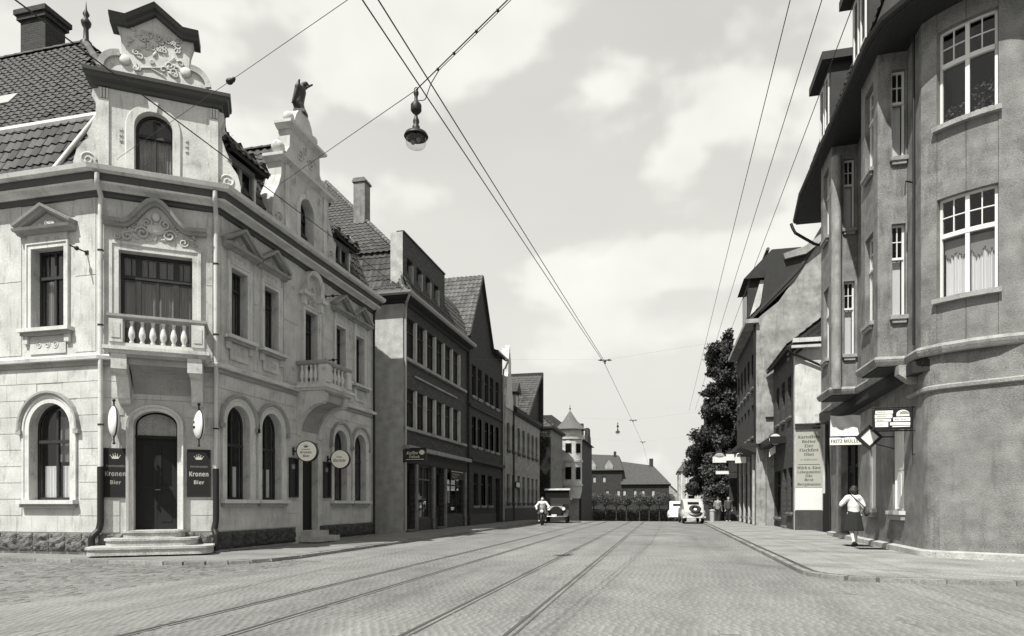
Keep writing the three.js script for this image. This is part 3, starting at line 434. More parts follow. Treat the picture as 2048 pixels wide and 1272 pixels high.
    orn.push(new THREE.SphereGeometry(0.17, 14, 10).scale(1.25, 0.75, 0.35).translate(1.21, 8.1, 0.05), new THREE.SphereGeometry(0.1, 10, 8).scale(1, 1.2, 0.5).translate(1.21, 8.42, 0.05), ...Array.from({ length: 26 }, (_, i) => new THREE.SphereGeometry(rr(0.03, 0.06), 6, 5).scale(1.6, 0.7, 0.5).rotateZ(rr(0, 3)).translate(1.21 + rr(-0.95, 0.95) * (i % 3 ? 0.7 : 1), 7.82 + rr(0, 0.3) * (i % 2 ? 1 : 0.6), 0.03)));
    part(W, 'cartouche', merge(ext([[0.25, 7.72], [2.17, 7.72], ...path.slice(1, -1).reverse().map(([x, y]) => [x, y - 0.005])], 0.002, 0.02), orn), M.relief, FC);
    part(W, 'lamp_bracket', merge(bx(1.19, 1.23, 8.74, 8.98, 0.02, 0.08), sph(0.05, 1.21, 8.86, 0.1, 8)), M.darkIron, FC);
  }
  { // corner door
    const [u0, u1, v0, v1, ar] = oCd;
    const D = part(A, 'door', merge(ext(opening(u0, u1, v0, v1, ar), -0.30, -0.25, [rect(u0 + 0.06, u1 - 0.06, v0 + 0.02, 2.96)]), bx(u0, u1, 2.94, 3.02, -0.3, -0.2)), M.doorDark, FC);
    part(D, 'transom_panel', ext(opening(u0 + 0.05, u1 - 0.05, 3.02, v1 - 0.05, ar - 0.05), -0.245, -0.235), M.tanPlaster, FC);
    for (let i = 0; i < 2; i++) { const a = u0 + 0.06 + i * 0.425, b = a + 0.42; const leaf = part(D, 'door_leaf', ext(rect(a, b, v0 + 0.02, 2.94), -0.30, -0.255, [rect(a + 0.09, b - 0.09, 1.75, 2.8)]), M.doorDark, FC); part(D, 'pane', bx(a + 0.08, b - 0.08, 1.74, 2.81, -0.285, -0.279), M.pane, FC); part(D, 'panel', merge(bx(a + 0.09, b - 0.09, 0.85, 1.2, -0.257, -0.245), bx(a + 0.09, b - 0.09, 1.28, 1.64, -0.257, -0.245)), M.doorDark, FC); }
    part(D, 'handle', merge(rod([1.16, 1.66, -0.2], [1.16, 1.66, -0.25], 0.012), rod([1.16, 1.66, -0.2], [1.27, 1.66, -0.2], 0.012)), M.steel, FC);
    part(D, 'surround', sweep(archPath(u0, u1, v0, v1, ar), [[0, 0.002], [0, 0.04], [0.08, 0.05], [0.09, 0.1], [0.14, 0.12], [0.17, 0.002]]), M.trim, FC);
    const st = (w, d, y0, y1) => { const p = [[-w / 2, 0]]; const r = 0.28; p.push([-w / 2, d - r]); for (let i = 1; i <= 6; i++) { const a = Math.PI - i / 6 * Math.PI / 2; p.push([-w / 2 + r + r * Math.cos(a), d - r + r * Math.sin(a)]); } for (let i = 0; i <= 6; i++) { const a = Math.PI / 2 - i / 6 * Math.PI / 2; p.push([w / 2 - r + r * Math.cos(a), d - r + r * Math.sin(a)]); } p.push([w / 2, 0]); return merge(slab(p, y0, y1 - 0.05), slab(p.map(([x, z]) => [x * (w / 2 + 0.03) / (w / 2), z > 0.05 ? z + 0.03 : z]), y1 - 0.05, y1)); };
    part(A, 'entrance_step', st(1.35, 0.40, 0.12, 0.65), M.step, shift(FC, 1.19, 0, 0.0)); part(A, 'entrance_step', st(1.95, 0.74, 0.115, 0.48), M.step, shift(FC, 1.19, 0, 0)); part(A, 'entrance_step', st(2.62, 1.1, 0.11, 0.30), M.step, shift(FC, 1.22, 0, 0));
  }
  { // street door with two steps
    const [u0, u1, v0, v1] = oSd; const D = part(A, 'door', merge(ext(rect(u0, u1, v0, v1), -0.28, -0.23, [rect(u0 + 0.07, u1 - 0.07, v0, 2.6), rect(u0 + 0.07, u1 - 0.07, 2.7, v1 - 0.07)])), M.doorDark, FS);
    part(D, 'door_leaf', merge(bx(u0 + 0.07, u1 - 0.07, v0, 2.6, -0.275, -0.245), bx(u0 + 0.2, u1 - 0.2, 0.7, 1.3, -0.245, -0.23), bx(u0 + 0.2, u1 - 0.2, 1.45, 2.4, -0.245, -0.235)), M.doorDark, FS); part(D, 'pane', bx(u0 + 0.06, u1 - 0.06, 2.69, v1 - 0.06, -0.258, -0.252), M.glass, FS); part(D, 'handle', rod([u0 + 0.15, 1.45, -0.2], [u0 + 0.28, 1.45, -0.2], 0.012), M.steel, FS);
    part(A, 'entrance_step', bx(3.92, 5.05, 0.11, 0.44, 0.0, 0.34), M.step, FS); part(A, 'entrance_step', bx(3.8, 5.2, 0.105, 0.28, 0.0, 0.66), M.step, FS);
  }
  { // balcony door of the street face with a round-headed crowning
    const [u0, u1, v0, v1] = oSb; const W = win(A, FS, { u0, u1, v0, v1, inset: 0.2, cols: 2, transom: 6.9, surround: [0.15, 0.045] }); const c = (u0 + u1) / 2;
    part(W, 'crowning', merge(sweep(archPath(u0 - 0.02, u1 + 0.02, 7.98, 8.68, 0.36), [[0, 0.002], [0, 0.16], [0.05, 0.2], [0.12, 0.22], [0.13, 0.002]]), bx(u0 - 0.36, u0 - 0.01, 7.9, 8.02, 0.002, 0.24), bx(u1 + 0.01, u1 + 0.36, 7.9, 8.02, 0.002, 0.24), bx(u0 - 0.2, u0 - 0.06, 7.62, 7.9, 0.002, 0.14), bx(u1 + 0.06, u1 + 0.2, 7.62, 7.9, 0.002, 0.14), ...[-1, 1].flatMap((s) => [scroll(c + s * 0.16, 7.85, 0.11, 1.4, 0, s, 0.018, 0.03), scroll(c + s * 0.12, 8.2, 0.1, 1.4, 2, -s, 0.018, 0.03)]), sph(0.1, c, 8.05, 0.03, 8)), M.trim, FS);
  }
  // balconies
  const baluster = lathe([[0.05, 0], [0.055, 0.04], [0.035, 0.07], [0.075, 0.17], [0.07, 0.25], [0.035, 0.40], [0.03, 0.46], [0.05, 0.50], [0.05, 0.53]], 10); uvMetres(baluster);
  const railProf = [[-0.09, 0], [-0.11, 0.04], [-0.11, 0.10], [0.11, 0.10], [0.11, 0.04], [0.09, 0]];
  function balcony(F, u0, u1, d, yf, nf, ns, consoles) {
    const B = part(A, 'balcony', merge(sweep([[u0, 0.02], [u0, d], [u1, d], [u1, 0.02]], [[0.1, yf - 0.16], [0.13, yf - 0.10], [0.20, yf - 0.08], [0.20, yf], [-0.2, yf], [-0.2, yf - 0.16]].map(([o, y]) => [o - 0.1, y]), true), bx(u0 + 0.02, u1 - 0.02, yf - 0.15, yf - 0.004, 0.005, d - 0.02)), M.trim, F);
    part(B, 'base_rail', sweep([[u0 + 0.08, 0.02], [u0 + 0.08, d - 0.08], [u1 - 0.08, d - 0.08], [u1 - 0.08, 0.02]], [[-0.07, yf + 0.002], [-0.07, yf + 0.1], [0.07, yf + 0.1], [0.07, yf + 0.002]], true), M.trim, F);
    part(B, 'hand_rail', sweep([[u0 + 0.08, 0.02], [u0 + 0.08, d - 0.08], [u1 - 0.08, d - 0.08], [u1 - 0.08, 0.02]], railProf.map(([o, y]) => [o, y + yf + 0.66]), true), M.sootAndShade, F); part(B, 'rail_moulding', sweep([[u0 + 0.08, 0.02], [u0 + 0.08, d - 0.08], [u1 - 0.08, d - 0.08], [u1 - 0.08, 0.02]], [[-0.07, yf + 0.64], [-0.07, yf + 0.658], [0.08, yf + 0.658], [0.08, yf + 0.64]], true), M.sootAndShade, F); part(B, 'slab_moulding', sweep([[u0 + 0.05, 0.02], [u0 + 0.05, d - 0.05], [u1 - 0.05, d - 0.05], [u1 - 0.05, 0.02]], [[-0.1, yf - 0.23], [0.02, yf - 0.23], [0.05, yf - 0.162], [-0.1, yf - 0.162]], true), M.sootAndShade, F);
    for (const x of [u0 + 0.16, u1 - 0.16]) part(B, 'post', merge(bx(x - 0.14, x + 0.14, yf + 0.102, yf + 0.638, d - 0.25, d + 0.03), bx(x - 0.09, x + 0.09, yf + 0.2, yf + 0.55, d + 0.03, d + 0.045)), M.trim, F);
    for (let i = 0; i < nf; i++) part(B, 'baluster', baluster, M.trim, shift(F, u0 + 0.36 + (u1 - u0 - 0.72) * (i + 0.5) / nf, yf + 0.103, d - 0.08));
    for (const x of [u0 + 0.08, u1 - 0.08]) for (let i = 0; i < ns; i++) part(B, 'baluster', baluster, M.trim, shift(F, x, yf + 0.103, 0.1 + (d - 0.4) * (i + 0.5) / ns));
    consoles(B);
  }
  balcony(FC, 0.33, 2.38, 0.84, 4.98, 6, 2, (B) => { { const p = [[0.002, 4.78], [0.74, 4.78], [0.72, 4.6]]; for (let i = 1; i <= 8; i++) { const a = i / 8 * Math.PI / 2; p.push([0.72 * (1 - Math.sin(a)) + 0.003, 4.6 - 0.72 * (1 - Math.cos(a))]); } part(B, 'corbel', ext(p, -1.98, -0.72), M.sootAndShade, FC.clone().multiply(new THREE.Matrix4().makeBasis(new THREE.Vector3(0, 0, 1), UP, new THREE.Vector3(-1, 0, 0)))); } for (const u of [0.55, 2.15]) part(B, 'bracket', merge(ext([[0, 4.8], [0.8, 4.8], [0.8, 4.48], [0.72, 4.40], [0.5, 4.34], [0.34, 4.1], [0.26, 3.86], [0.14, 3.76], [0, 3.72]], -0.13, 0.13), ext([[0.55, 4.81], [0.86, 4.81], [0.86, 4.46], [0.55, 4.46]], -0.16, 0.16)), M.trim, FC.clone().multiply(new THREE.Matrix4().makeTranslation(u, 0, 0)).multiply(new THREE.Matrix4().makeBasis(new THREE.Vector3(0, 0, 1), UP, new THREE.Vector3(-1, 0, 0)))); });  // corbel greyed to carry the deep shade below the balcony
  balcony(FS, 3.62, 5.3, 1.02, 4.98, 4, 4, (B) => { { const p = [[0.002, 4.78], [0.94, 4.78], [0.9, 4.5]]; for (let i = 1; i <= 8; i++) { const a = i / 8 * Math.PI / 2; p.push([0.9 * (1 - Math.sin(a)) + 0.003, 4.5 - 0.9 * (1 - Math.cos(a))]); } part(B, 'corbel', ext(p, -4.92, -3.88), M.sootAndShade, FS.clone().multiply(new THREE.Matrix4().makeBasis(new THREE.Vector3(0, 0, 1), UP, new THREE.Vector3(-1, 0, 0)))); } const p = [[0, 4.8], [0.98, 4.8], [0.98, 4.5], [0.92, 4.46]]; for (let i = 0; i <= 10; i++) { const a = i / 10 * Math.PI / 2; p.push([0.04 + 0.86 * (1 - Math.sin(a)), 4.42 - 0.98 * (1 - Math.cos(a))]); } p.push([0, 3.4]); for (const u of [3.75, 5.05]) part(B, 'bracket', ext(p, -0.12, 0.12), M.plaster, FS.clone().multiply(new THREE.Matrix4().makeTranslation(u, 0, 0)).multiply(new THREE.Matrix4().makeBasis(new THREE.Vector3(0, 0, 1), UP, new THREE.Vector3(-1, 0, 0)))); });  // corbel tone darkened for the shade under this balcony
  { // corner gable above the cornice
    const yb = 9.2; const G = part(A, 'corner_gable', ext(rect(-0.03, 2.63, yb, 11.45), -0.4, 0.06, [opening(0.74, 1.58, 9.36, 11.0, 0.42)]), M.trim, FC);
    win(A, FC, { u0: 0.74, u1: 1.58, v0: 9.36, v1: 11.0, arch: 0.42, inset: 0.12, cols: 2, transom: 10.45, surround: undefined, drape: [[0.08, 0.47, 9.42, 10.4], [0.53, 0.92, 9.42, 10.4]], drapeMat: M.tanPlaster });
    part(G, 'surround', sweep(archPath(0.74, 1.58, 9.3, 11.0, 0.42), [[0, 0.062], [0, 0.1], [0.17, 0.1], [0.2, 0.062]]), M.trim, FC);
    part(G, 'keystone', ext([[1.08, 10.96], [1.24, 10.96], [1.28, 11.24], [1.04, 11.24]], 0.062, 0.16), M.trim, FC);
    for (const s of [0, 1]) { const x = s ? 2.42 : 0.0; part(G, 'pilaster', merge(bx(x, x + 0.2, yb, 11.1, 0.062, 0.1), ...[0.02, 0.085, 0.15].map((k) => bx(x + k, x + k + 0.035, 11.12, 11.36, 0.062, 0.11)), sph(0.06, x + 0.1, 9.42, 0.1, 8)), M.trim, FC); for (const y of [10.15, 10.28, 10.41]) part(G, 'drop_ornament', bx(s ? 1.86 : 0.42, s ? 1.92 : 0.48, y, y + 0.07, 0.062, 0.085), M.trim, FC); }
    const vol = (s) => { const p = []; const X = (k) => (s ? 2.63 + k : -0.03 - k); p.push([X(0), 9.2], [X(0.5), 9.2]); p.push([X(0.52), 9.5], [X(0.45), 9.8], [X(0.28), 10.05], [X(0.2), 10.12], [X(0.24), 10.22], [X(0.16), 10.4], [X(0.06), 10.7], [X(0.05), 11.0], [X(0.14), 11.15], [X(0.12), 11.32], [X(0), 11.36]); return s ? p : p.reverse(); };
    for (const s of [0, 1]) { part(G, 'volute', ext(vol(s), -0.3, 0.03), M.trim, FC); part(G, 'scroll_relief', merge(scroll(s ? 2.85 : -0.25, 9.6, 0.18, 1.5, s ? Math.PI : 0, s ? -1 : 1, 0.025, 0.035)), M.trim, FC); }
    part(G, 'gable_cornice', sweep([[-0.05, -0.45], [-0.05, 0.06], [2.65, 0.06], [2.65, -0.45]], [[0, 11.38], [0.06, 11.4], [0.08, 11.47], [0.2, 11.52], [0.22, 11.6], [0.26, 11.62], [0.27, 11.7], [0, 11.75], [-0.3, 11.75], [-0.3, 11.38]], true), M.zincDark, FC);
    const half = [[0.0, 11.74], [0.0, 11.9]]; for (let i = 0; i <= 7; i++) { const a = Math.PI - i / 7 * Math.PI / 2; half.push([0.42 + 0.42 * Math.cos(a), 11.9 + 0.42 * Math.sin(a)]); } half.push([0.46, 12.32], [0.44, 12.7], [0.36, 12.98], [0.52, 13.02], [0.68, 13.02]);
    const full = [...half, [1.18, 13.42], ...half.slice().reverse().map(([x, y]) => [2.36 + 0.24 - x - 0.2, y])].map(([x, y]) => [x, y]);
    const att = part(G, 'attic', ext(full.slice().reverse(), -0.3, 0.0), M.trim, FC);
    const hp = half.slice(1, 10); for (const s of [0, 1]) { const pth = s ? hp.map(([x, y]) => [2.4 - x, y]).reverse() : hp; part(G, 'coping', sweep(pth, [[-0.08, 0.003], [-0.08, 0.07], [0.05, 0.1], [0.06, 0.003]]), M.trim, FC); part(G, 'boss', new THREE.SphereGeometry(0.13, 14, 10).scale(1, 1, 0.5).translate(s ? 1.87 : 0.53, 12.18, 0.02), M.trim, FC); }
    part(G, 'attic_cap', sweep([[0.22, 12.98], [0.62, 12.98], [1.2, 13.4], [1.78, 12.98], [2.18, 12.98]], [[0, -0.34], [0, 0.12], [0.05, 0.15], [0.08, 0.24], [0.14, 0.28], [0.16, 0.3], [0.18, -0.34]]), M.zincDark, FC);
    const orn = []; for (let i = 0; i < 44; i++) { const a = rr(-1.1, 1.1), b = rr(0, 1), cx = 1.2 + a * (0.62 - 0.25 * Math.abs(b - 0.4)), cy = 12.02 + b * 1.02; if (Math.abs(cx - 1.2) > 0.66) continue; orn.push(i % 3 ? scroll(cx, cy, rr(0.05, 0.11), rr(0.7, 1.5), rr(0, 6), i % 2 ? 1 : -1, rr(0.016, 0.028), 0.02) : new THREE.SphereGeometry(rr(0.03, 0.055), 7, 5).scale(1.5, 0.8, 0.6).rotateZ(rr(0, 3)).translate(cx, cy, 0.01)); }
    orn.push(rod([0.85, 12.06, 0.02], [1.35, 12.18, 0.02], 0.018), rod([1.35, 12.18, 0.02], [1.62, 12.5, 0.02], 0.014), rod([1.1, 12.1, 0.02], [1.4, 11.98, 0.02], 0.014));
    const num = new TextGeometry('1908', { font, size: 0.16, depth: 0.03, curveSegments: 3, bevelEnabled: false }); num.computeBoundingBox(); num.translate(1.2 - num.boundingBox.max.x / 2, 12.56, 0.002); 
    part(G, 'gable_relief', merge(orn), M.relief, FC); part(G, 'date_numerals', num, M.relief, FC);
    // saddle roof behind the gable
    part(G, 'gable_roof', ext([[-0.05, 9.4], [2.65, 9.4], [2.65, 11.3], [1.3, 12.4], [-0.05, 11.3]], -2.6, -0.41), M.tile[0], FC);
  }
  // ---- roof
  const bud = { n: 300, rest: [] }, br = 11.26, rz = -17.0, rxx = -17.9, ry = 15.9;
  const poly = { ll: [[-24, 9.22, -13.0], [-13.5, 9.22, -13.0], [-13.66, br, -13.85], [-24, br, -13.85]], lu: [[-24, br, -13.85], [-13.66, br, -13.85], [rxx, ry, rz], [-24, ry, rz]], cu: [[-13.66, br, -13.85], [-11.97, br, -14.98], [rxx, ry, rz]], sl: [[-11.1, 9.22, -14.5], [-11.1, 9.22, -23.6], [-11.97, br, -23.6], [-11.97, br, -14.98]], su: [[-11.97, br, -14.98], [-11.97, br, -23.6], [rxx, ry, -23.6], [rxx, ry, rz]], bk: [[rxx, ry, rz], [rxx, ry, -23.6], [-24, 9.2, -23.6], [-24, ry - 1, rz]] };
  const R = part(A, 'roof', merge(Object.values(poly).map((p) => polySlab(p, 0.06))), M.roofUnder);
  tiles(A, [[-20, 9.22, -13.0], [-13.9, 9.22, -13.0], [-14.0, br, -13.85], [-20, br, -13.85]], 0.25, 0.34, M.tile, bud);
  tiles(A, [[-22.5, br + 0.05, -13.89], [-13.9, br + 0.05, -13.89], [rxx, ry, rz], [-22.5, ry, rz]], 0.25, 0.22, M.tile, bud);
  tiles(A, poly.cu, 0.25, 0.3, M.tile, bud); tiles(A, poly.sl, 0.25, 0.34, M.tile, bud); tiles(A, poly.su, 0.26, 0.33, M.tile, bud);
  part(A, 'roof_flashing', merge(sweep([[-24, -13.85], [-13.66, -13.85], [-11.97, -14.98], [-11.97, -23.4]], [[-0.02, br - 0.05], [0.1, br - 0.10], [0.14, br - 0.02], [0.1, br + 0.08], [-0.02, br + 0.12]], true), rod([-14.05, br - 0.05, -13.7], [-14.75, 9.3, -12.9], 0.06)), M.trim);
  ridgeTiles(A, [-23, ry + 0.02, rz], [rxx, ry + 0.02, rz], 0.12, 0.4, M.tile); ridgeTiles(A, [rxx, ry + 0.02, rz], [-13.5, br + 0.35, -13.9], 0.11, 0.4, M.tileLight); ridgeTiles(A, [rxx, ry, rz], [rxx, ry, -23.5], 0.12, 0.4, M.tile);
  part(A, 'roof_finial', lathe([[0.16, -0.3], [0.17, 0.0], [0.08, 0.1], [0.07, 0.45], [0.13, 0.55], [0.15, 0.66], [0.09, 0.74], [0.05, 0.8], [0.10, 0.9], [0.03, 1.05], [0.0, 1.35]], 10), M.darkIron, place(rxx, ry + 0.05, rz));
  { const C = part(A, 'chimney', merge(bx(-0.5, 0.5, -2.5, 1.35, -0.36, 0.36), bx(-0.58, 0.58, 1.35, 1.5, -0.44, 0.44), bx(-0.64, 0.64, 1.5, 1.66, -0.5, 0.5)), M.brickDark, place(-20.05, 15.75, -17.4)); }
  part(A, 'skylight', merge(bx(-0.35, 0.35, -0.02, 0.1, -0.03, 0.5)), M.zinc, shift(new THREE.Matrix4().makeBasis(new THREE.Vector3(1, 0, 0), new THREE.Vector3(0, 0.56, 0.83).normalize(), new THREE.Vector3(0, 0.83, -0.56).normalize()), 0, 0, 0).setPosition(-18.6, 12.75, -14.86));
  part(A, 'fire_wall', bx(-12.75, -11.95, 9.2, 11.75, -23.6, -23.25), M.trim);
  // ---- dormers on the street slope
  for (const u of [0.5, 6.15]) {
    const D = part(A, 'dormer', merge(bx(u + 0.08, u + 0.2, 9.22, 10.62, -0.3, -0.18), bx(u + 0.62, u + 0.74, 9.22, 10.62, -0.3, -0.18), bx(u + 1.16, u + 1.28, 9.22, 10.62, -0.3, -0.18), bx(u + 0.08, u + 1.28, 10.5, 10.66, -0.32, -0.15), bx(u + 0.08, u + 0.14, 9.22, 10.6, -1.4, -0.3), bx(u + 1.22, u + 1.28, 9.22, 10.6, -1.4, -0.3)), M.tanPlaster, FS);
    for (const x of [u + 0.2, u + 0.74]) part(D, 'pane', bx(x, x + 0.42, 9.3, 10.5, -0.27, -0.26), M.pane, FS);
    for (const x of [u + 0.14, u + 1.22]) part(D, 'carved_post', ext([[-0.05, 9.25], [0.07, 9.25], [0.09, 9.5], [0.03, 9.7], [0.02, 10.1], [0.07, 10.4], [0.05, 10.5], [-0.05, 10.5]], -0.16, -0.1), M.trim, shift(FS, x, 0, 0));
    const e0 = -11.17 + 0.18, e1 = -13.0, z0 = -14.5 - u + 0.12, z1 = -14.5 - u - 1.48, zm = (z0 + z1) / 2, rp = [-11.85, 11.5, zm], rq = [-13.4, 11.55, zm];
    const faces = [[[e0, 10.62, z0], [e0, 10.62, z1], rp], [[e1, 10.62, z0], [e0, 10.62, z0], rp, rq], [[e0, 10.62, z1], [e1, 10.62, z1], rq, rp]];
    part(D, 'dormer_roof', merge(faces.map((f) => polySlab(f, 0.08))), M.roofUnder); faces.forEach((f) => tiles(A, f, 0.25, 0.3, M.tile, bud));
    part(D, 'ridge_tile', merge(rod([e0, 10.66, z0], [rp[0], rp[1] + 0.03, rp[2]], 0.07), rod([e0, 10.66, z1], [rp[0], rp[1] + 0.03, rp[2]], 0.07), rod([rp[0], rp[1] + 0.03, rp[2]], [rq[0], rq[1] + 0.03, rq[2]], 0.08)), M.tileMid[0]);
    part(D, 'finial', lathe([[0.07, 0], [0.05, 0.12], [0.02, 0.3], [0.02, 0.5], [0.1, 0.62], [0.12, 0.68], [0.0, 0.72]], 8), M.darkIron, place(rp[0], rp[1], rp[2]));
  }
  { // gable of the street face
    const yb = 9.2, k = [[2.36, yb], [5.86, yb], [5.96, 9.8], [5.9, 10.3], [5.62, 10.75], [5.5, 11.1], [5.5, 11.55], [2.72, 11.55], [2.72, 11.1], [2.6, 10.75], [2.32, 10.3], [2.26, 9.8]];
    const c = 4.11, G = part(A, 'street_gable', ext(k, -0.42, 0.08, [opening(c - 0.4, c + 0.4, 9.36, 10.95, 0.4)]), M.plaster, FS);
    win(A, FS, { u0: c - 0.4, u1: c + 0.4, v0: 9.36, v1: 10.95, arch: 0.4, inset: 0.2, cols: 2, transom: 10.4 });
    part(G, 'surround', merge(sweep(archPath(c - 0.4, c + 0.4, 9.3, 10.95, 0.4), [[0, 0.082], [0, 0.12], [0.14, 0.12], [0.16, 0.082]]), ext([[c - 0.07, 10.94], [c + 0.07, 10.94], [c + 0.1, 11.22], [c - 0.1, 11.22]], 0.082, 0.16)), M.trim, FS);
    for (const s of [-1, 1]) { part(G, 'pilaster', bx(c + s * 1.12 - 0.1, c + s * 1.12 + 0.1, yb, 11.5, 0.082, 0.12), M.trim, FS); part(G, 'scroll_relief', merge(scroll(c + s * 1.5, 9.75, 0.2, 1.6, s > 0 ? 0 : Math.PI, s, 0.03, 0.09), scroll(c + s * 1.35, 10.4, 0.12, 1.4, 2, -s, 0.022, 0.09), scroll(c + s * 0.75, 11.2, 0.14, 1.3, 1, s, 0.022, 0.09)), M.relief, FS); }
    part(G, 'shoulder_cornice', sweep([[2.7, -0.44], [2.7, 0.08], [5.52, 0.08], [5.52, -0.44]], [[0, 11.5], [0.06, 11.54], [0.16, 11.6], [0.17, 11.68], [0, 11.72], [-0.3, 11.72], [-0.3, 11.5]], true), M.trim, FS);
    part(G, 'attic', ext([[3.0, 11.72], [5.22, 11.72], [5.14, 12.0], [5.0, 12.2], [4.98, 12.8], [3.24, 12.8], [3.22, 12.2], [3.08, 12.0]], -0.36, 0.04), M.plaster, FS);
    part(G, 'attic_relief', merge(scroll(c - 0.3, 12.2, 0.2, 1.5, 0, 1, 0.03, 0.05), scroll(c + 0.3, 12.2, 0.2, 1.5, 3, -1, 0.03, 0.05), scroll(c, 12.5, 0.14, 1.3, 1, 1, 0.025, 0.05)), M.relief, FS);
    part(G, 'attic_cornice', sweep([[3.2, -0.38], [3.2, 0.04], [5.02, 0.04], [5.02, -0.38]], [[0, 12.76], [0.06, 12.8], [0.16, 12.86], [0.17, 12.94], [0, 12.98], [-0.3, 12.98], [-0.3, 12.76]], true), M.trim, FS);
    part(G, 'lunette', ext([[3.45, 12.97], [4.77, 12.97], ...Array.from({ length: 11 }, (_, i) => { const a = i / 10 * Math.PI; return [c + 0.55 * Math.cos(a), 13.05 + 0.72 * Math.sin(a)]; })], -0.3, 0.0), M.trim, FS);
    for (const [u, y, r] of [[2.86, 11.98, 0.2], [5.36, 11.98, 0.2], [3.42, 13.2, 0.17], [4.8, 13.2, 0.17]]) part(G, 'ball_finial', merge(sph(r, u, y + 0.02, -0.12, 14), cyl(r * 0.8, r * 0.5, 0.12, u, y - r - 0.1, -0.12, 10)), M.trim, FS);
    part(G, 'eagle_statue', merge(sdfGeo([[[0, -0.05, -0.12], [0, 0.2, -0.1], 0.10, 0.15], [[0, 0.2, -0.1], [0, 0.55, -0.03], 0.17, 0.17], [[0, 0.55, -0.03], [0, 0.76, 0.06], 0.13, 0.075], [[0, 0.8, 0.09], [0, 0.83, 0.13], 0.075, 0.06], [[0, 0.82, 0.17], [0, 0.76, 0.27], 0.035, 0.012], [[-0.16, 0.62, -0.06], [-0.2, 0.1, -0.22], 0.09, 0.03], [[0.16, 0.62, -0.06], [0.2, 0.1, -0.22], 0.09, 0.03], [[-0.16, 0.62, -0.06], [-0.22, 0.8, 0.0], 0.07, 0.03], [[0.16, 0.62, -0.06], [0.22, 0.82, 0.06], 0.07, 0.03], [[0.22, 0.82, 0.06], [0.2, 0.92, 0.28], 0.035, 0.03], [[-0.07, 0.1, 0.02], [-0.07, -0.08, 0.06], 0.06, 0.035], [[0.07, 0.1, 0.02], [0.07, -0.08, 0.06], 0.06, 0.035]], 0.06, 0.02), bx(-0.18, 0.18, -0.16, -0.06, -0.2, 0.16)), M.bronze, shift(FS, c, 13.86, -0.1, 0.25), 'dark bronze eagle perched on top of the gable');
    const e = -11.17 - 0.4, zA = -14.5 - 2.55, zB = -14.5 - 5.67, zc = (zA + zB) / 2, yT = 12.75; const f1 = [[e, 10.3, zA], [-15.5, 10.3 + 1.2, zA], [-15.5, yT, zc], [e, yT, zc]], f2 = [[e, 10.3, zB], [e, yT, zc], [-15.5, yT, zc], [-15.5, 11.5, zB]];
    const g1 = [[e, 10.45, zA], [-16.2, 10.45, zA], [-16.2, yT, zc], [e, yT, zc]], g2 = [[e, 10.45, zB], [e, yT, zc], [-16.2, yT, zc], [-16.2, 10.45, zB]];
    part(G, 'gable_roof', merge(polySlab(g1, 0.08), polySlab(g2, 0.08)), M.roofUnder); tiles(A, g1, 0.26, 0.3, M.tileMid, bud); tiles(A, g2, 0.26, 0.33, M.tileMid, bud); ridgeTiles(A, [e, yT + 0.03, zc], [-15.6, yT + 0.03, zc], 0.11, 0.38, M.tileMid);
  }
  flushTiles(A, bud, M.tile[1]);
  // ---- downpipes, brackets for span wires
  const pipe = (F, u, n) => { const P = part(A, 'downpipe', tube([[u, 9.12, 0.46], [u, 8.9, 0.44], [u + n * 0.02, 8.7, 0.14], [u, 8.5, 0.1], [u, 6, 0.1], [u, 4, 0.1], [u, 2.1, 0.1]], 0.055, 8, 60), M.trim, F); part(P, 'iron_shoe', tube([[u, 2.2, 0.1], [u, 0.9, 0.1], [u - 0.04, 0.66, 0.12], [u - 0.16 * n, 0.5, 0.2], [u - 0.16 * n, 0.12, 0.2]], 0.075, 8, 40), M.darkIron, F); for (const y of [3.2, 5.6, 7.4]) part(P, 'clamp', merge(cyl(0.068, 0.068, 0.035, u, y, 0.1, 8), bx(u - 0.012, u + 0.012, y, y + 0.03, 0.0, 0.06)), M.darkIron, F); };
  pipe(FC, 0.03, 1); pipe(FC, 2.57, -0.1); 
  part(A, 'downpipe', tube([[9.0, 9.1, 0.4], [9.0, 8.7, 0.1], [9.0, 4, 0.1], [9.0, 0.14, 0.1]], 0.05, 8, 40), M.darkIron, FS);
  for (const [F, u, y] of [[FL, 10.3, 7.42], [FS, 5.4, 8.3], [FS, 5.42, 6.15]]) part(A, 'wire_bracket', merge(rod([u, y, 0], [u, y, 0.5], 0.018), sph(0.055, u, y, 0.3, 8), bx(u - 0.05, u + 0.05, y - 0.05, y + 0.05, 0, 0.03)), M.darkIron, F);

  // ---- signs and lanterns on the inn
  const brew = (light) => art(256, 560, (x, w, h) => { x.fillStyle = '#070706'; x.fillRect(0, 0, w, h); const col = '#b9b9b0', dim = '#8b8b83'; crownDraw(x, w / 2, 92, 52, col); x.textAlign = 'center'; x.fillStyle = dim; x.font = 'italic 34px serif'; x.fillText('Dortmunder', w / 2, 212); x.fillStyle = light; x.font = 'bold 78px sans-serif'; x.fillText('Kronen', w / 2, 318, 226); x.font = 'bold 62px sans-serif'; x.fillText('Bier', w / 2, 412, 130); x.strokeStyle = '#242420'; x.lineWidth = 5; x.strokeRect(8, 8, w - 16, h - 16); });
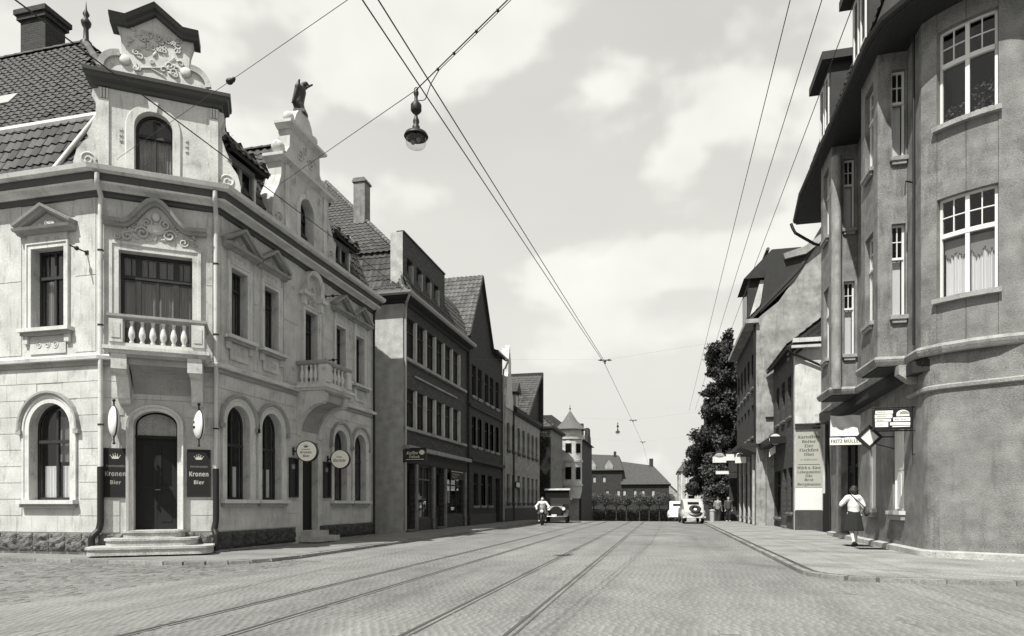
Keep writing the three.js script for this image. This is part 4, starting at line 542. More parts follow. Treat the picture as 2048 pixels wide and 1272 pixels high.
  for (const [u0, u1, y0, y1, col, lab] of [[0.06, 0.6, 1.46, 2.66, '#8c8c84', 'black enamel beer sign with crown left of the corner door'], [1.9, 2.44, 1.48, 2.68, '#acaca2', 'black enamel beer sign with crown right of the corner door']]) {
    const S = thing('beer_sign', lab, 'sign', ...new THREE.Vector3(u0, y0, 0.03).applyMatrix4(FC).toArray(), 'beer signs beside the corner door');
    part(S, 'board', ext(rect(u0, u1, y0, y1), 0.018, 0.05), M.signBlack, FC); part(S, 'lettering', plane(u1 - u0 - 0.02, y1 - y0 - 0.02), brew(col), shift(FC, (u0 + u1) / 2, (y0 + y1) / 2, 0.053));
  }
  for (const [u, lab, mark] of [[0.36, 'white oval glass lantern on the wall left of the corner door', 0], [2.2, 'white oval glass lantern on the wall right of the corner door', 1]]) {
    const S = thing('oval_lantern', lab, 'lantern', ...new THREE.Vector3(u, 2.8, 0.3).applyMatrix4(FC).toArray(), 'oval lanterns beside the corner door'), m0 = shift(FC, u, 3.28, 0.36, -Math.PI / 2 + 0.42);
    part(S, 'glass_body', new THREE.SphereGeometry(1, 22, 16).scale(0.28, 0.36, 0.11), M.white, m0); part(S, 'rim', new THREE.TorusGeometry(1, 0.045, 8, 28).scale(0.285, 0.365, 0.35), M.darkIron, m0);
    part(S, 'bracket', merge(rod([u, 3.64, 0.36], [u, 3.76, 0.36], 0.02), sph(0.04, u, 3.78, 0.36, 8), rod([u, 2.92, 0.36], [u, 2.78, 0.36], 0.02), sph(0.035, u, 2.76, 0.36, 8), rod([u, 3.28, 0.0], [u, 3.28, 0.1], 0.02), bx(u - 0.05, u + 0.05, 3.2, 3.36, 0.016, 0.03)), M.darkIron, FC);
    if (mark) part(S, 'lettering', merge(bx(-0.03, 0.03, 0.02, 0.08, 0.108, 0.114), bx(-0.07, 0.06, -0.10, -0.04, 0.106, 0.113)), M.darkIron, shift(m0, -0.02, 0, 0.0, 0.0));
  }
  const disc = (draw) => { const m = art(256, 256, (x, w, h) => { x.fillStyle = '#eeece2'; x.fillRect(0, 0, w, h); draw(x, w); }); const g = new THREE.CircleGeometry(0.30, 30); g.userData.keepUv = true; return [g, m]; };
  for (const [X, Y, Z, lab, draw, sc] of [[-10.72, 2.92, -18.05, 'round white illuminated sign with a black crown, nearer of the two discs', (x, w) => { crownDraw(x, w * 0.46, 62, 34, '#1a1a17'); x.fillStyle = '#2a2a25'; x.textAlign = 'center'; x.font = 'bold 22px sans-serif'; x.fillText('DORTMUNDER', w * 0.46, 112, 110); x.font = 'bold 46px sans-serif'; x.fillText('Kronen', w * 0.46, 158, 150); x.fillText('Bier', w * 0.48, 206, 96); }, 1], [-10.72, 2.82, -20.15, 'round white illuminated sign with two lines of script, farther of the two discs', (x, w) => { x.fillStyle = '#2a2a25'; x.textAlign = 'center'; x.font = 'italic bold 34px serif'; x.fillText('Eing.', w * 0.46, 108); x.font = 'italic bold 58px serif'; x.fillText('Bierstube', w * 0.46, 166, 180); }, 1]]) {
    const S = thing('round_sign', lab, 'sign', X, Y, Z, 'round white signs on the street face of the inn'), m0 = place(X, Y, Z, 0.22); const [g, m] = disc(draw);
    part(S, 'drum', new THREE.CylinderGeometry(0.33, 0.33, 0.16, 30).rotateX(Math.PI / 2), M.darkIron, m0); part(S, 'face', g, m, shift(m0, 0, 0, 0.084)); part(S, 'arm', merge(rod([-0.45, 0, 0], [-0.3, 0, 0], 0.03), bx(-0.46, -0.42, -0.12, 0.12, -0.05, 0.05)), M.darkIron, m0);
  }
  for (const [u0, u1, lab] of [[3.2, 3.66, 'dark glazed menu case left of the street door of the inn'], [5.24, 5.68, 'dark glazed menu case right of the street door of the inn']]) { const S = thing('menu_case', lab, 'notice case', ...new THREE.Vector3(u0, 1.5, 0.03).applyMatrix4(FS).toArray(), 'menu cases beside the street door'); part(S, 'case', ext(rect(u0, u1, 1.5, 2.72), 0.018, 0.09, [rect(u0 + 0.05, u1 - 0.05, 1.55, 2.67)]), M.frameDark, FS); part(S, 'back_panel', bx(u0 + 0.04, u1 - 0.04, 1.54, 2.68, 0.02, 0.035), M.black, FS); part(S, 'notice', bx(u0 + 0.14, u1 - 0.14, 2.38, 2.52, 0.036, 0.04), M.tanPlaster, FS); }
}

// ---------------------------------------------------------------- houses beyond the inn, left side of the street
function faceWall(parent, F, L, y0, y1, m, ops, T = 0.3) { return part(parent, 'wall', ext(rect(0, L, y0, y1), -T, 0, ops.map((o) => opening(...o))), m, F); }
function simpleWin(parent, F, o, cfg = {}) { return win(parent, F, { u0: o[0], u1: o[1], v0: o[2], v1: o[3], arch: o[4] ?? 0, inset: 0.14, cols: 2, transom: o[2] + (o[3] - o[2]) * 0.68, bar: 0.055, glass: M.pane, ...cfg }); }
{ // dark brick house with shop
  const X = -11.0, Z0 = -26.2, Z1 = -35.5, B = thing('brick_shop_house', 'dark brick house with ground floor shop, long window rows and hipped tile roof', 'building', X, 0, Z0);
  const F = frame(X, Z0, X, Z1), L = Z0 - Z1, E = frame(X - 13, Z0, X, Z0);
  const ups = []; for (let i = 0; i < 6; i++) { const a = i ? 1.72 + (i - 1) * 1.3 : 0.42, b = i ? a + 0.98 : 1.46; ups.push([a, b, 7.7, 9.5], [a, b, 4.68, 6.4]); }
  const shop = [[0.4, 1.36, 0.18, 3.1], [1.75, 3.5, 0.62, 3.1], [4.2, 5.3, 0.18, 3.1], [5.75, 8.6, 0.75, 2.95]];
  part(B, 'wall', ext(rect(0.303, L, 0, 10.2), -0.3, 0, [...ups, ...shop].map((o) => opening(...o))), M.brick, F); faceWall(B, E, 13, 0, 10.2, M.palePlaster, []);
  part(B, 'floors_and_dark_core', merge(bx(X - 12.6, X - 1.4, 0, 10, Z1, Z0 - 0.5), bx(X - 1.4, X - 0.31, 3.6, 4.4, Z1 + 0.2, Z0 - 0.31), bx(X - 1.4, X - 0.31, 6.7, 7.4, Z1 + 0.2, Z0 - 0.31)), M.interior);
    ups.forEach((o, i) => { const W = simpleWin(B, F, o, { fm: M.frameDark, inset: 0.13 }); part(W, 'lit_jamb_strip', bx(o[1] - 0.005, o[1] + 0.085, o[2], o[3], -0.12, 0.035), M.trim, F); if (i % 3 === 1) part(W, 'curtain', bx(o[0] + 0.08, o[0] + 0.3, o[2] + 0.1, o[3] - 0.2, -0.25, -0.24), M.blind, F); });  // pale strips standing for window reveals that catch light
  for (const y of [7.56, 4.54]) part(B, 'sill_band', bx(0.1, L - 0.4, y, y + 0.13, 0.002, 0.14), M.tanPlaster, F);
  part(B, 'string_band', bx(1.3, 7.4, 7.0, 7.08, 0.002, 0.06), M.tanPlaster, F);
  part(B, 'shop_lintel', bx(-0.05, L - 0.1, 3.66, 3.84, 0.002, 0.34), M.tanPlaster, F); part(B, 'shop_fascia', bx(0.0, L - 0.15, 3.12, 3.64, 0.002, 0.08), M.brickDark, F);
  part(B, 'eaves', sweep([[X - 13, Z0], [X, Z0], [X, Z1]], [[0, 9.95], [0.1, 9.98], [0.14, 10.08], [0.42, 10.14], [0.44, 10.22], [-0.3, 10.3], [-0.3, 9.95]], true), M.frameDark);
  part(B, 'gutter', sweep([[X - 13, Z0], [X, Z0], [X, Z1]], [[0.42, 10.2], [0.5, 10.18], [0.58, 10.24], [0.6, 10.33], [0.42, 10.33]], true), M.zinc);
  part(B, 'downpipe', tube([[X + 0.5, 10.2, Z0 + 0.45], [X + 0.3, 9.9, Z0 + 0.3], [X + 0.1, 9.6, Z0 - 0.06], [X + 0.1, 4, Z0 - 0.06], [X + 0.1, 0.14, Z0 - 0.06]], 0.055, 8, 50), M.zinc);
  // shop front
  const s1 = win(B, F, { u0: 1.75, u1: 3.5, v0: 0.62, v1: 3.1, inset: 0.1, cols: 2, transom: 2.45, sub: 1, fm: M.doorGrey, label: 'shop window with goods on display' }); 
  part(s1, 'goods', merge(...Array.from({ length: 16 }, () => { const u = rr(1.9, 3.3), y = 0.7 + Math.floor(rr(0, 3)) * 0.42, w = rr(0.08, 0.2); return bx(u, u + w, y, y + rr(0.14, 0.32), -0.55, -0.35); }), bx(1.8, 3.45, 0.64, 0.68, -0.6, -0.2), bx(1.8, 3.45, 1.1, 1.12, -0.6, -0.3), bx(1.8, 3.45, 1.52, 1.54, -0.6, -0.3)), M.blind, F);
  const s2 = win(B, F, { u0: 5.75, u1: 8.6, v0: 0.75, v1: 2.95, inset: 0.1, cols: 3, transom: 2.3, fm: M.frameDark }); part(s2, 'blind', merge(bx(5.9, 6.5, 1.5, 2.5, -0.22, -0.21), bx(6.6, 7.0, 1.35, 2.5, -0.22, -0.21)), M.blind, F);
  for (const o of [shop[0], shop[2]]) { const D = part(B, 'door', ext(rect(o[0], o[1], o[2], o[3]), -0.28, -0.22, [rect(o[0] + 0.14, o[1] - 0.14, 1.2, 2.8)]), M.doorDark, F); part(D, 'pane', bx(o[0] + 0.13, o[1] - 0.13, 1.19, 2.81, -0.26, -0.25), M.pane, F); part(D, 'threshold', bx(o[0], o[1], 0.1, 0.178, -0.22, 0.12), M.stone, F); }
  for (const u of [1.5, 3.75, 5.5, 8.9]) part(B, 'pier', bx(u - 0.12, u + 0.12, 0.1, 3.1, 0.002, 0.08), M.greyPlaster, F);
  for (const [a, b] of [[3.52, 4.18], [8.62, L]]) part(B, 'plinth', bx(a, b, 0.1, 0.6, 0.002, 0.05), M.stoneA, F);
  { const A2 = frame(X - 0.05, Z0 - 0.12, X - 0.05, -31.8), LA = 31.8 - 26.32; // flat-roofed attic storey
    const ao = [0.45, 1.6, 2.75, 3.9].map((u) => [u, u + 0.62, 10.9, 12.15]); const W = faceWall(B, A2, LA, 10.2, 13.1, M.brick, ao, 0.28); ao.forEach((o) => { const w2 = simpleWin(B, A2, o, { cols: 1, transom: undefined, inset: 0.2 }); part(w2, 'lit_jamb_strip', bx(o[1] - 0.01, o[1] + 0.12, o[2], o[3] - 0.15, -0.18, 0.02), M.tanPlaster, A2); });  // attic jambs paled to show light on their reveals
    part(B, 'attic_side', bx(X - 0.62, X - 0.055, 10.2, 13.1, Z0 - 0.38, Z0 - 0.1), M.palePlaster); part(B, 'attic_body', bx(X - 0.64, X - 0.4, 10.2, 13.0, -31.75, Z0 - 0.45), M.interior); part(B, 'attic_coping', bx(0, LA, 13.1, 13.16, -0.3, 0.05), M.darkIron, A2); }
  const bud = { n: 300, rest: [] }, br = 12.5, e = 0.35, q = 0.65, t = 7.6;
  // bell-cast lower slope on the end, then the upper hip
  const low = []; for (let i = 0; i < 4; i++) { const k0 = i / 4, k1 = (i + 1) / 4, s = (k) => e - (e + q) * Math.pow(k, 0.62), y = (k) => 10.3 + (br - 10.3) * Math.pow(k, 1.15); low.push([[X - 13, y(k0), Z0 + s(k0)], [X + s(k0), y(k0), Z0 + s(k0)], [X + s(k1), y(k1), Z0 + s(k1)], [X - 13, y(k1), Z0 + s(k1)]]); }
  const up = [[X - 13, br - 0.06, Z0 - q + 0.12], [X - q + 0.12, br - 0.06, Z0 - q + 0.12], [X - q - t, br + t * 1.0, Z0 - q - t], [X - 13, br + t, Z0 - q - t]];
  const strt = [[X + 0.3, 10.3, Z0 + 0.3], [X + 0.3, 10.3, Z1], [X - q, br, Z1], [X - q, br, Z0 - q]], strtUp = [[X - q, br, Z0 - q], [X - q, br, Z1], [X - q - t, br + t, Z1], [X - q - t, br + t, Z0 - q - t]];
  part(B, 'roof', merge([...low, up, strt, strtUp].map((p) => polySlab(p, 0.07))), M.roofUnder);
  tiles(B, [[X - 3.2, low[0][0][1], low[0][0][2]], low[0][1], low[0][2], [X - 3.2, low[0][3][1], low[0][3][2]]], 0.27, 0.36, M.tileMid, bud); for (const l of low.slice(1)) tiles(B, [[X - 3.2, l[0][1], l[0][2]], l[1], l[2], [X - 3.2, l[3][1], l[3][2]]], 0.27, 0.36, M.tileMid, bud);
  tiles(B, up, 0.27, 0.36, M.tileMid, bud); tiles(B, strt, 0.27, 0.36, M.tileMid, bud); flushTiles(B, bud, M.tileMid[1]);
  ridgeTiles(B, [X - q + 0.12, br, Z0 - q + 0.12], [X - q - t, br + t, Z0 - q - t], 0.12, 0.4, M.tileLight); for (const l of low) ridgeTiles(B, l[1], l[2], 0.11, 0.3, M.tileLight);
  part(B, 'chimney', merge(bx(-0.3, 0.3, -3.2, 1.0, -0.3, 0.3), bx(-0.36, 0.36, 1.0, 1.08, -0.36, 0.36), ext([[-0.36, 1.08], [0.36, 1.08], [0.28, 1.2], [-0.28, 1.2]], -0.34, 0.34)), M.greyPlaster, place(-14.6, 16.1, -29.6));
  // projecting shop signs
  const S = thing('projecting_shop_sign', 'dark box sign with pale script at the near corner of the brick shop', 'sign', X + 0.5, 3.2, Z0 + 0.05), sm = art(256, 160, (x, w, h) => { x.fillStyle = '#2c2c27'; x.fillRect(0, 0, w, h); x.fillStyle = '#d9d7c8'; x.font = 'italic bold 54px serif'; x.fillText('Kaffee', 14, 74, 150); x.beginPath(); x.arc(212, 48, 34, 0, 7); x.fill(); x.font = 'italic bold 44px serif'; x.fillText('Tabak', 44, 122, 170); x.fillRect(10, 140, 230, 8); });
  part(S, 'box', bx(X + 0.12, X + 1.06, 3.14, 3.68, Z0 - 0.08, Z0 + 0.06), M.darkIron); part(S, 'lettering', plane(0.92, 0.5), sm, place(X + 0.59, 3.41, Z0 + 0.064)); part(S, 'bracket', merge(rod([X, 3.7, Z0 - 0.01], [X + 1.06, 3.7, Z0 - 0.01], 0.018), rod([X, 3.1, Z0 - 0.01], [X + 0.2, 3.14, Z0 - 0.01], 0.018)), M.darkIron);
  const S2 = thing('wall_sign', 'small dark signboard with three pale lines above the second shop window', 'sign', X + 0.1, 2.7, -32.4), sm2 = art(256, 96, (x, w, h) => { x.fillStyle = '#1d1d19'; x.fillRect(0, 0, w, h); x.fillStyle = '#98978a'; x.fillRect(0, 0, w, 12); x.font = 'bold 26px sans-serif'; x.fillText('Tabakwaren', 20, 50, 210); x.fillText('Zigarren', 20, 82, 200); });
  part(S2, 'board', bx(6.0, 8.1, 2.62, 3.06, 0.1, 0.16), M.darkIron, F); part(S2, 'lettering', plane(2.06, 0.4), sm2, shift(F, 7.05, 2.84, 0.164));
}
{ // second brick house: steep gable across the street line
  const X = -10.85, Z0 = -35.5, Z1 = -43.2, H = thing('gabled_brick_house', 'dark brick house with a steep street gable and near slope tiles paled for sunlight', 'building', X, 0, -39), F = frame(X, Z0, X, Z1), L = Z0 - Z1;
  const ops = []; for (const u of [0.5, 1.75, 3.3, 4.5, 5.9]) ops.push([u, u + 0.8, 7.6, 9.4], [u, u + 0.8, 4.7, 6.4]); for (const u of [0.8, 2.4, 4.0]) ops.push([u, u + 1.0, 1.2, 3.1]); ops.push([5.9, 7.0, 0.15, 3.0]);
  const gz = 2.45, W = part(H, 'wall', ext([[0, 0], [L, 0], [L, 11.2], [2 * gz + 0.15, 11.2], [gz, 15.0], [0, 10.9]], -0.3, 0, ops.map((o) => opening(...o))), M.brickDark, F);
  ops.forEach((o, i) => { if (i < 13) { const w = simpleWin(H, F, o, { inset: 0.13, sill: [0.05, 0.08, 0.1, M.tanPlaster] }); if (i % 2) part(w, 'lit_jamb_strip', bx(o[1], o[1] + 0.07, o[2], o[3], -0.12, 0.02), M.greyPlaster, F); } else { const D = part(H, 'door', bx(o[0], o[1], o[2], o[3], -0.28, -0.22), M.doorDark, F); } });  // paler strip on some jambs, light put into the colour
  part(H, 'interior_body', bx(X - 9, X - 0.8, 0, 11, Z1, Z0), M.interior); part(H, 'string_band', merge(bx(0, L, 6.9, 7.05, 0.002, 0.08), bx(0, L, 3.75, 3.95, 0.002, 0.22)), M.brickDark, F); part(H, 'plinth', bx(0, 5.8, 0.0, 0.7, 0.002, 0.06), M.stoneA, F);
  const n1 = [[X + 0.15, 10.8, Z0 + 0.25], [X - 9, 10.8, Z0 + 0.25], [X - 9, 15.1, Z0 - gz], [X + 0.15, 15.1, Z0 - gz]], n2 = [[X + 0.15, 11.0, Z0 - 2 * gz - 0.2], [X + 0.15, 15.1, Z0 - gz], [X - 9, 15.1, Z0 - gz], [X - 9, 11.0, Z0 - 2 * gz - 0.2]], n3 = [[X + 0.35, 11.1, Z0 - 2 * gz], [X + 0.35, 11.1, Z1], [X - 3, 13.0, Z1], [X - 3, 13.0, Z0 - 2 * gz]];
  const bud = { n: 300, rest: [] }; part(H, 'roof', merge(polySlab(n1, 0.08), polySlab(n2, 0.08), polySlab(n3, 0.08)), M.roofUnder); tiles(H, [n1[0], [X - 3.4, 10.8, Z0 + 0.25], [X - 3.4, 15.1, Z0 - gz], n1[3]], 0.27, 0.34, M.tileLight, bud); tiles(H, n3, 0.27, 0.36, M.tile, bud); flushTiles(H, bud, M.tileLight[0]);  // near-slope tiles paler than the rest, standing for sunlight
  part(H, 'barge_board', merge(rod([X + 0.1, 10.9, Z0 + 0.2], [X + 0.1, 15.1, Z0 - gz], 0.07), rod([X + 0.1, 15.1, Z0 - gz], [X + 0.1, 11.05, Z0 - 2 * gz - 0.15], 0.07)), M.frameDark);
  part(H, 'gutter', tube([[X + 0.4, 11.15, Z0 - 2 * gz], [X + 0.4, 11.15, Z1], [X + 0.4, 11.1, Z1 - 0.1], [X + 0.2, 10.6, Z1 - 0.05], [X + 0.08, 10.2, Z1], [X + 0.08, 0.2, Z1]], 0.06, 8, 60), M.zinc);
}
{ // pale house with a scrolled gable
  const X = -10.7, Z0 = -43.4, Z1 = -56, H = thing('pale_scroll_gable_house', 'pale plastered house with a slender scrolled gable and tall narrow windows', 'building', X, 0, -49), F = frame(X, Z0, X, Z1), L = Z0 - Z1;
  const us = [0.5, 2.1, 3.9, 5.6, 7.4, 9.1, 10.8], ops = us.flatMap((u) => [[u, u + 0.85, 5.1, 7.0], [u, u + 0.85, 1.4, 3.4]]);
  faceWall(H, F, L, -0.8, 8.2, M.tanPlaster, ops); ops.forEach((o) => simpleWin(H, F, o, { inset: 0.15, sill: [0.1, 0.1, 0.1, M.stoneA], transom: undefined }));
  part(H, 'interior_body', bx(X - 9, X - 0.6, -1, 8, Z1, Z0), M.interior); part(H, 'side_wall', bx(X - 9, X - 0.3, 0, 8.2, Z0 - 0.25, Z0 - 0.02), M.tanPlaster); part(H, 'far_wall', bx(X - 9, X - 0.3, -1, 8.2, Z1, Z1 + 0.25), M.tanPlaster);
  part(H, 'plinth', bx(0, L, -0.6, 1.0, 0.002, 0.06), M.stoneA, F); part(H, 'cornice', sweep([[2.4, 0], [L, 0]], [[0, 7.8], [0.1, 7.85], [0.3, 8.0], [0.34, 8.2], [0, 8.25]].map(([o, y]) => [o, y]), true), M.frameDark, F);
  part(H, 'scroll_gable', ext([[0.05, 8.0], [2.3, 8.0], [2.2, 8.8], [1.9, 9.3], [1.8, 10.1], [1.6, 10.5], [1.55, 11.4], [1.3, 12.0], [1.15, 12.5], [1.0, 12.0], [0.75, 11.4], [0.7, 10.5], [0.5, 10.1], [0.4, 9.3], [0.1, 8.8]], -0.5, 0.05), M.trim, F);
  const ro = [[X + 0.3, 8.2, Z0 - 2.3], [X + 0.3, 8.2, Z1], [X - 4.4, 11.2, Z1], [X - 4.4, 11.2, Z0 - 2.3]], rx = [[X + 0.3, 8.3, -50.2], [X - 7, 8.3, -50.2], [X - 7, 12.4, Z1 + 0.4], [X + 0.3, 12.4, Z1 + 0.4]], rn = [[X - 0.5, 8.2, Z0], [X - 9, 8.2, Z0], [X - 9, 11.6, Z0 - 1.1], [X - 0.5, 11.6, Z0 - 1.1]], rb = [[X - 4.4, 12.2, Z0 - 1], [X - 4.4, 12.2, Z1], [X - 9, 8.2, Z1], [X - 9, 8.2, Z0 - 1]];
  part(H, 'roof', merge(polySlab(ro, 0.1), polySlab(rx, 0.1), polySlab(rn, 0.1), polySlab(rb, 0.1)), M.tileMid[0]); const bud = { n: 260, rest: [] }; tiles(H, rx, 0.33, 0.4, M.tileMid, bud); part(H, 'cross_gable', ext([[6.9, 8.2], [12.25, 8.2], [12.25, 12.3]], -0.3, 0.0), M.brickDark, F); tiles(H, ro, 0.35, 0.42, M.tileMid, bud); tiles(H, rn, 0.35, 0.4, M.tileMid, bud); flushTiles(H, bud, M.tileMid[1]);
  part(H, 'fire_wall', bx(X - 7, X + 0.35, 7.9, 12.75, Z1, Z1 + 0.35), M.brickDark);
  const D = part(H, 'dormer', merge(bx(3.4, 4.7, 8.2, 9.6, -0.9, -0.1), ext([[3.25, 9.6], [4.85, 9.6], [4.05, 10.4]], -1.8, 0.1)), M.tileMid[2], F); part(D, 'pane', bx(3.6, 4.5, 8.5, 9.4, -0.1, -0.09), M.pane, F);
  part(H, 'downpipe', rod([X + 0.08, 8.1, Z0 - 2.35], [X + 0.08, 0.1, Z0 - 2.35], 0.06), M.darkIron);
  const S = thing('wall_plate', 'small pale name board on the pale scroll gabled house', 'sign', X + 0.1, 2.4, -47); part(S, 'board', bx(2.9, 4.3, 2.5, 2.95, 0.05, 0.1), M.blind, F); part(S, 'frame', sweep([[2.9, 2.5], [2.9, 2.95], [4.3, 2.95], [4.3, 2.5]], [[-0.05, 0.05], [-0.05, 0.12], [0.0, 0.12], [0, 0.05]], false, true), M.frameDark, F);
}
const leafGeo = (list, s0, s1) => { const v = []; for (const [x, y, z] of list) { const s = rr(s0, s1), a = vec([rr(-1, 1), rr(-1, 1), rr(-1, 1)]).normalize(), b = new THREE.Vector3().crossVectors(a, vec([rr(-1, 1), rr(-1, 1), rr(-1, 1)])).normalize(); const P = (i, j) => [x + a.x * i * s + b.x * j * s, y + a.y * i * s + b.y * j * s, z + a.z * i * s + b.z * j * s]; const p = P(-1, 0), q = P(0, -0.55), r = P(1, 0), t = P(0, 0.55); v.push(...p, ...q, ...r, ...p, ...r, ...t); } const g = new THREE.BufferGeometry(); g.setAttribute('position', new THREE.Float32BufferAttribute(v, 3)); g.computeVertexNormals(); return g; };
{ // ivy-covered gable-end house
  const H = thing('ivy_clad_house', 'low house with an ivy covered end wall beside the white turret', 'building', -12, -1, -60), F = frame(-20, -59.5, -10.3, -59.5), g0 = -1.2;
  faceWall(H, F, 9.7, g0, 8.4, M.greyPlaster, []); part(H, 'street_wall', bx(-10.6, -10.3, g0, 8.4, -66.5, -59.81), M.greyPlaster); part(H, 'interior_body', bx(-19.8, -10.7, g0, 8.2, -66.4, -60), M.interior);
  part(H, 'eaves', sweep([[-20, -59.5], [-10.3, -59.5], [-10.3, -66.5]], [[0, 8.2], [0.3, 8.3], [0.32, 8.5], [-0.2, 8.5], [-0.2, 8.2]], true), M.frameDark);
  const f = [[[-20, 8.4, -59.2], [-10.0, 8.4, -59.2], [-13.4, 11.4, -62.4], [-20, 11.4, -62.4]], [[-10.0, 8.4, -59.2], [-10.0, 8.4, -66.5], [-13.4, 11.4, -66.5], [-13.4, 11.4, -62.4]], [[-20, 11.4, -62.4], [-13.4, 11.4, -62.4], [-13.4, 11.4, -66.5], [-20, 11.4, -66.5]]]; part(H, 'roof', merge(f.map((p) => polySlab(p, 0.1))), M.tileMid[0]); const bud = { n: 240, rest: [] }; tiles(H, [[-15, 8.4, -59.2], f[0][1], f[0][2], [-15, 11.4, -62.4]], 0.35, 0.42, M.tileMid, bud); tiles(H, f[1], 0.35, 0.42, M.tileMid, bud); flushTiles(H, bud, M.tileMid[1]);
  part(H, 'doorway', merge(ext(opening(8.4, 9.4, g0, 2.6, 0.5), 0.01, 0.04)), M.black, F); part(H, 'chimney', bx(-13.6, -13.0, 10, 12.2, -63, -62.4), M.brickDark);
  const pts = []; for (let i = 0; i < 9000; i++) { const u = rr(7.0, 9.65), y = rr(0.6, 8.0); const edge = fbm(u * 0.7, y * 0.5, 3, 3) * 1.6 + (y > 6.6 ? 0.25 : -0.05) - Math.abs(u - 8.8) * 0.10 + 0.25; if (edge < 0) continue; pts.push([u - 20, y, -59.45 + rr(0, 0.18)]); } const I = part(H, 'ivy', leafGeo(pts, 0.06, 0.11), M.ivy);
}
{ // white turret house
  const H = thing('turret_house', 'white corner house with a round bay and pointed turret roof', 'building', -10, -1, -70), g0 = -1.4, cx = -9.9, cz = -69.2, r = 1.28;
  part(H, 'wall', bx(-20, -9.0, g0, 8.2, -80, -69.6), M.palePlaster); part(H, 'street_wall', bx(-9.0, -8.75, g0, 8.4, -80, -69.7), M.brickDark);
  part(H, 'bay_wall', merge(cyl(r * 0.86, r, 0.9, cx, 1.9, cz, 12), cyl(r, r, 5.3, cx, 2.8, cz, 12)), M.trim);
  for (const y of [3.2, 5.75, 8.15]) part(H, 'bay_band', cyl(r + 0.1, r + 0.12, 0.2, cx, y, cz, 16), M.trim);
  part(H, 'turret_drum', merge(cyl(r + 0.05, r + 0.2, 0.3, cx, 8.3, cz, 16), cyl(r - 0.05, r - 0.05, 0.75, cx, 8.55, cz, 16)), M.trim); part(H, 'turret_roof', merge(lathe([[r + 0.42, 9.2], [r + 0.3, 9.35], [0.75, 10.2], [0.1, 11.2], [0.0, 11.3]], 16).translate(cx, 0, cz)), M.tileLight[1]); part(H, 'turret_finial', merge(rod([cx, 11.2, cz], [cx, 11.9, cz], 0.03), sph(0.1, cx, 11.5, cz, 8)), M.darkIron);
  for (const a of [0.0, 0.9, -0.8]) for (const [y0, y1] of [[6.7, 7.7], [3.9, 5.2]]) { const m = place(cx, 0, cz, a); const W = part(H, 'window', merge(bx(-0.32, 0.32, y0, y1, r - 0.08, r + 0.01)), M.frameDark, m); part(W, 'pane', bx(-0.26, 0.26, y0 + 0.06, y1 - 0.06, r + 0.012, r + 0.018), M.pane, m); }
  part(H, 'roof', merge(ext([[-20, 8.2], [-8.4, 8.2], [-12, 11.0], [-18, 11.0]], -80, -69.9)), M.tileMid[2]); part(H, 'chimney', bx(-9.8, -9.2, 8.2, 10.6, -75.5, -74.9), M.brickDark); part(H, 'stepped_gable', ext([[0, 8.3], [3.6, 8.3], [3.4, 9.2], [2.8, 9.4], [2.6, 10.2], [1.0, 10.2], [0.8, 9.4], [0.2, 9.2]], -0.4, 0), M.brickDark, frame(-8.7, -75, -8.7, -79));
}
{ // long dark house closing the view
  const g0 = -3, H = thing('hipped_end_house', 'long dark house with broken hipped roofs closing the view', 'building', -6, -1.8, -100), F = frame(-14, -101, 0.6, -101), L = 14.6;
  const ops = []; for (const u of [1.6, 2.5, 5.1, 6.8, 7.7, 9.3, 10.5, 12.0]) ops.push([u, u + 0.5, 2.3, 3.5]); for (const u of [2.1, 3.1, 4.6]) ops.push([u, u + 0.5, 4.6, 5.6]);
  part(H, 'wall', ext([[0, g0], [L, g0], [L, 4.4], [7.6, 4.4], [7.6, 6.6], [0, 6.6]], -0.3, 0, ops.map((o) => opening(...o))), M.brickDark, F); part(H, 'body', merge(bx(-14, 0.6, g0, 4.3, -110, -101.6)), M.interior);
  ops.forEach((o) => { const W = part(H, 'window', ext(rect(o[0], o[1], o[2], o[3]), -0.2, -0.12, [rect(o[0] + 0.06, o[1] - 0.06, o[2] + 0.06, o[3] - 0.06)]), M.frameDark, F); part(W, 'curtain', bx(o[0] + 0.05, o[1] - 0.05, o[2] + 0.05, o[3] - 0.05, -0.19, -0.17), M.palePlaster, F); });
  const r1 = [[[-6.6, 4.3, -100.6], [0.9, 4.3, -100.6], [-1.8, 7.3, -104], [-6.6, 8.0, -104]], [[0.9, 4.3, -100.6], [0.9, 4.3, -110], [-1.8, 7.3, -107], [-1.8, 7.3, -104]], [[-14.4, 6.5, -100.6], [-6.2, 6.5, -100.6], [-7.2, 9.0, -104], [-14.4, 9.4, -104]], [[-6.2, 6.5, -100.6], [-6.2, 6.5, -110], [-7.2, 9, -107], [-7.2, 9.0, -104]]];
  part(H, 'roof', merge(r1.map((p) => polySlab(p, 0.12))), M.tile[1]); for (const u of [3.0, 5.6]) part(H, 'dormer', ext([[u - 0.6, 6.5], [u + 0.6, 6.5], [u + 0.6, 7.2], [u, 8.1], [u - 0.6, 7.2]], -2.0, 0.2), M.tanPlaster, F);
  part(H, 'chimney', merge(bx(-2.4, -1.8, 6.4, 8.4, -104.4, -103.8), bx(-7.9, -7.5, 8.6, 9.6, -104, -103.6)), M.brickDark);
}
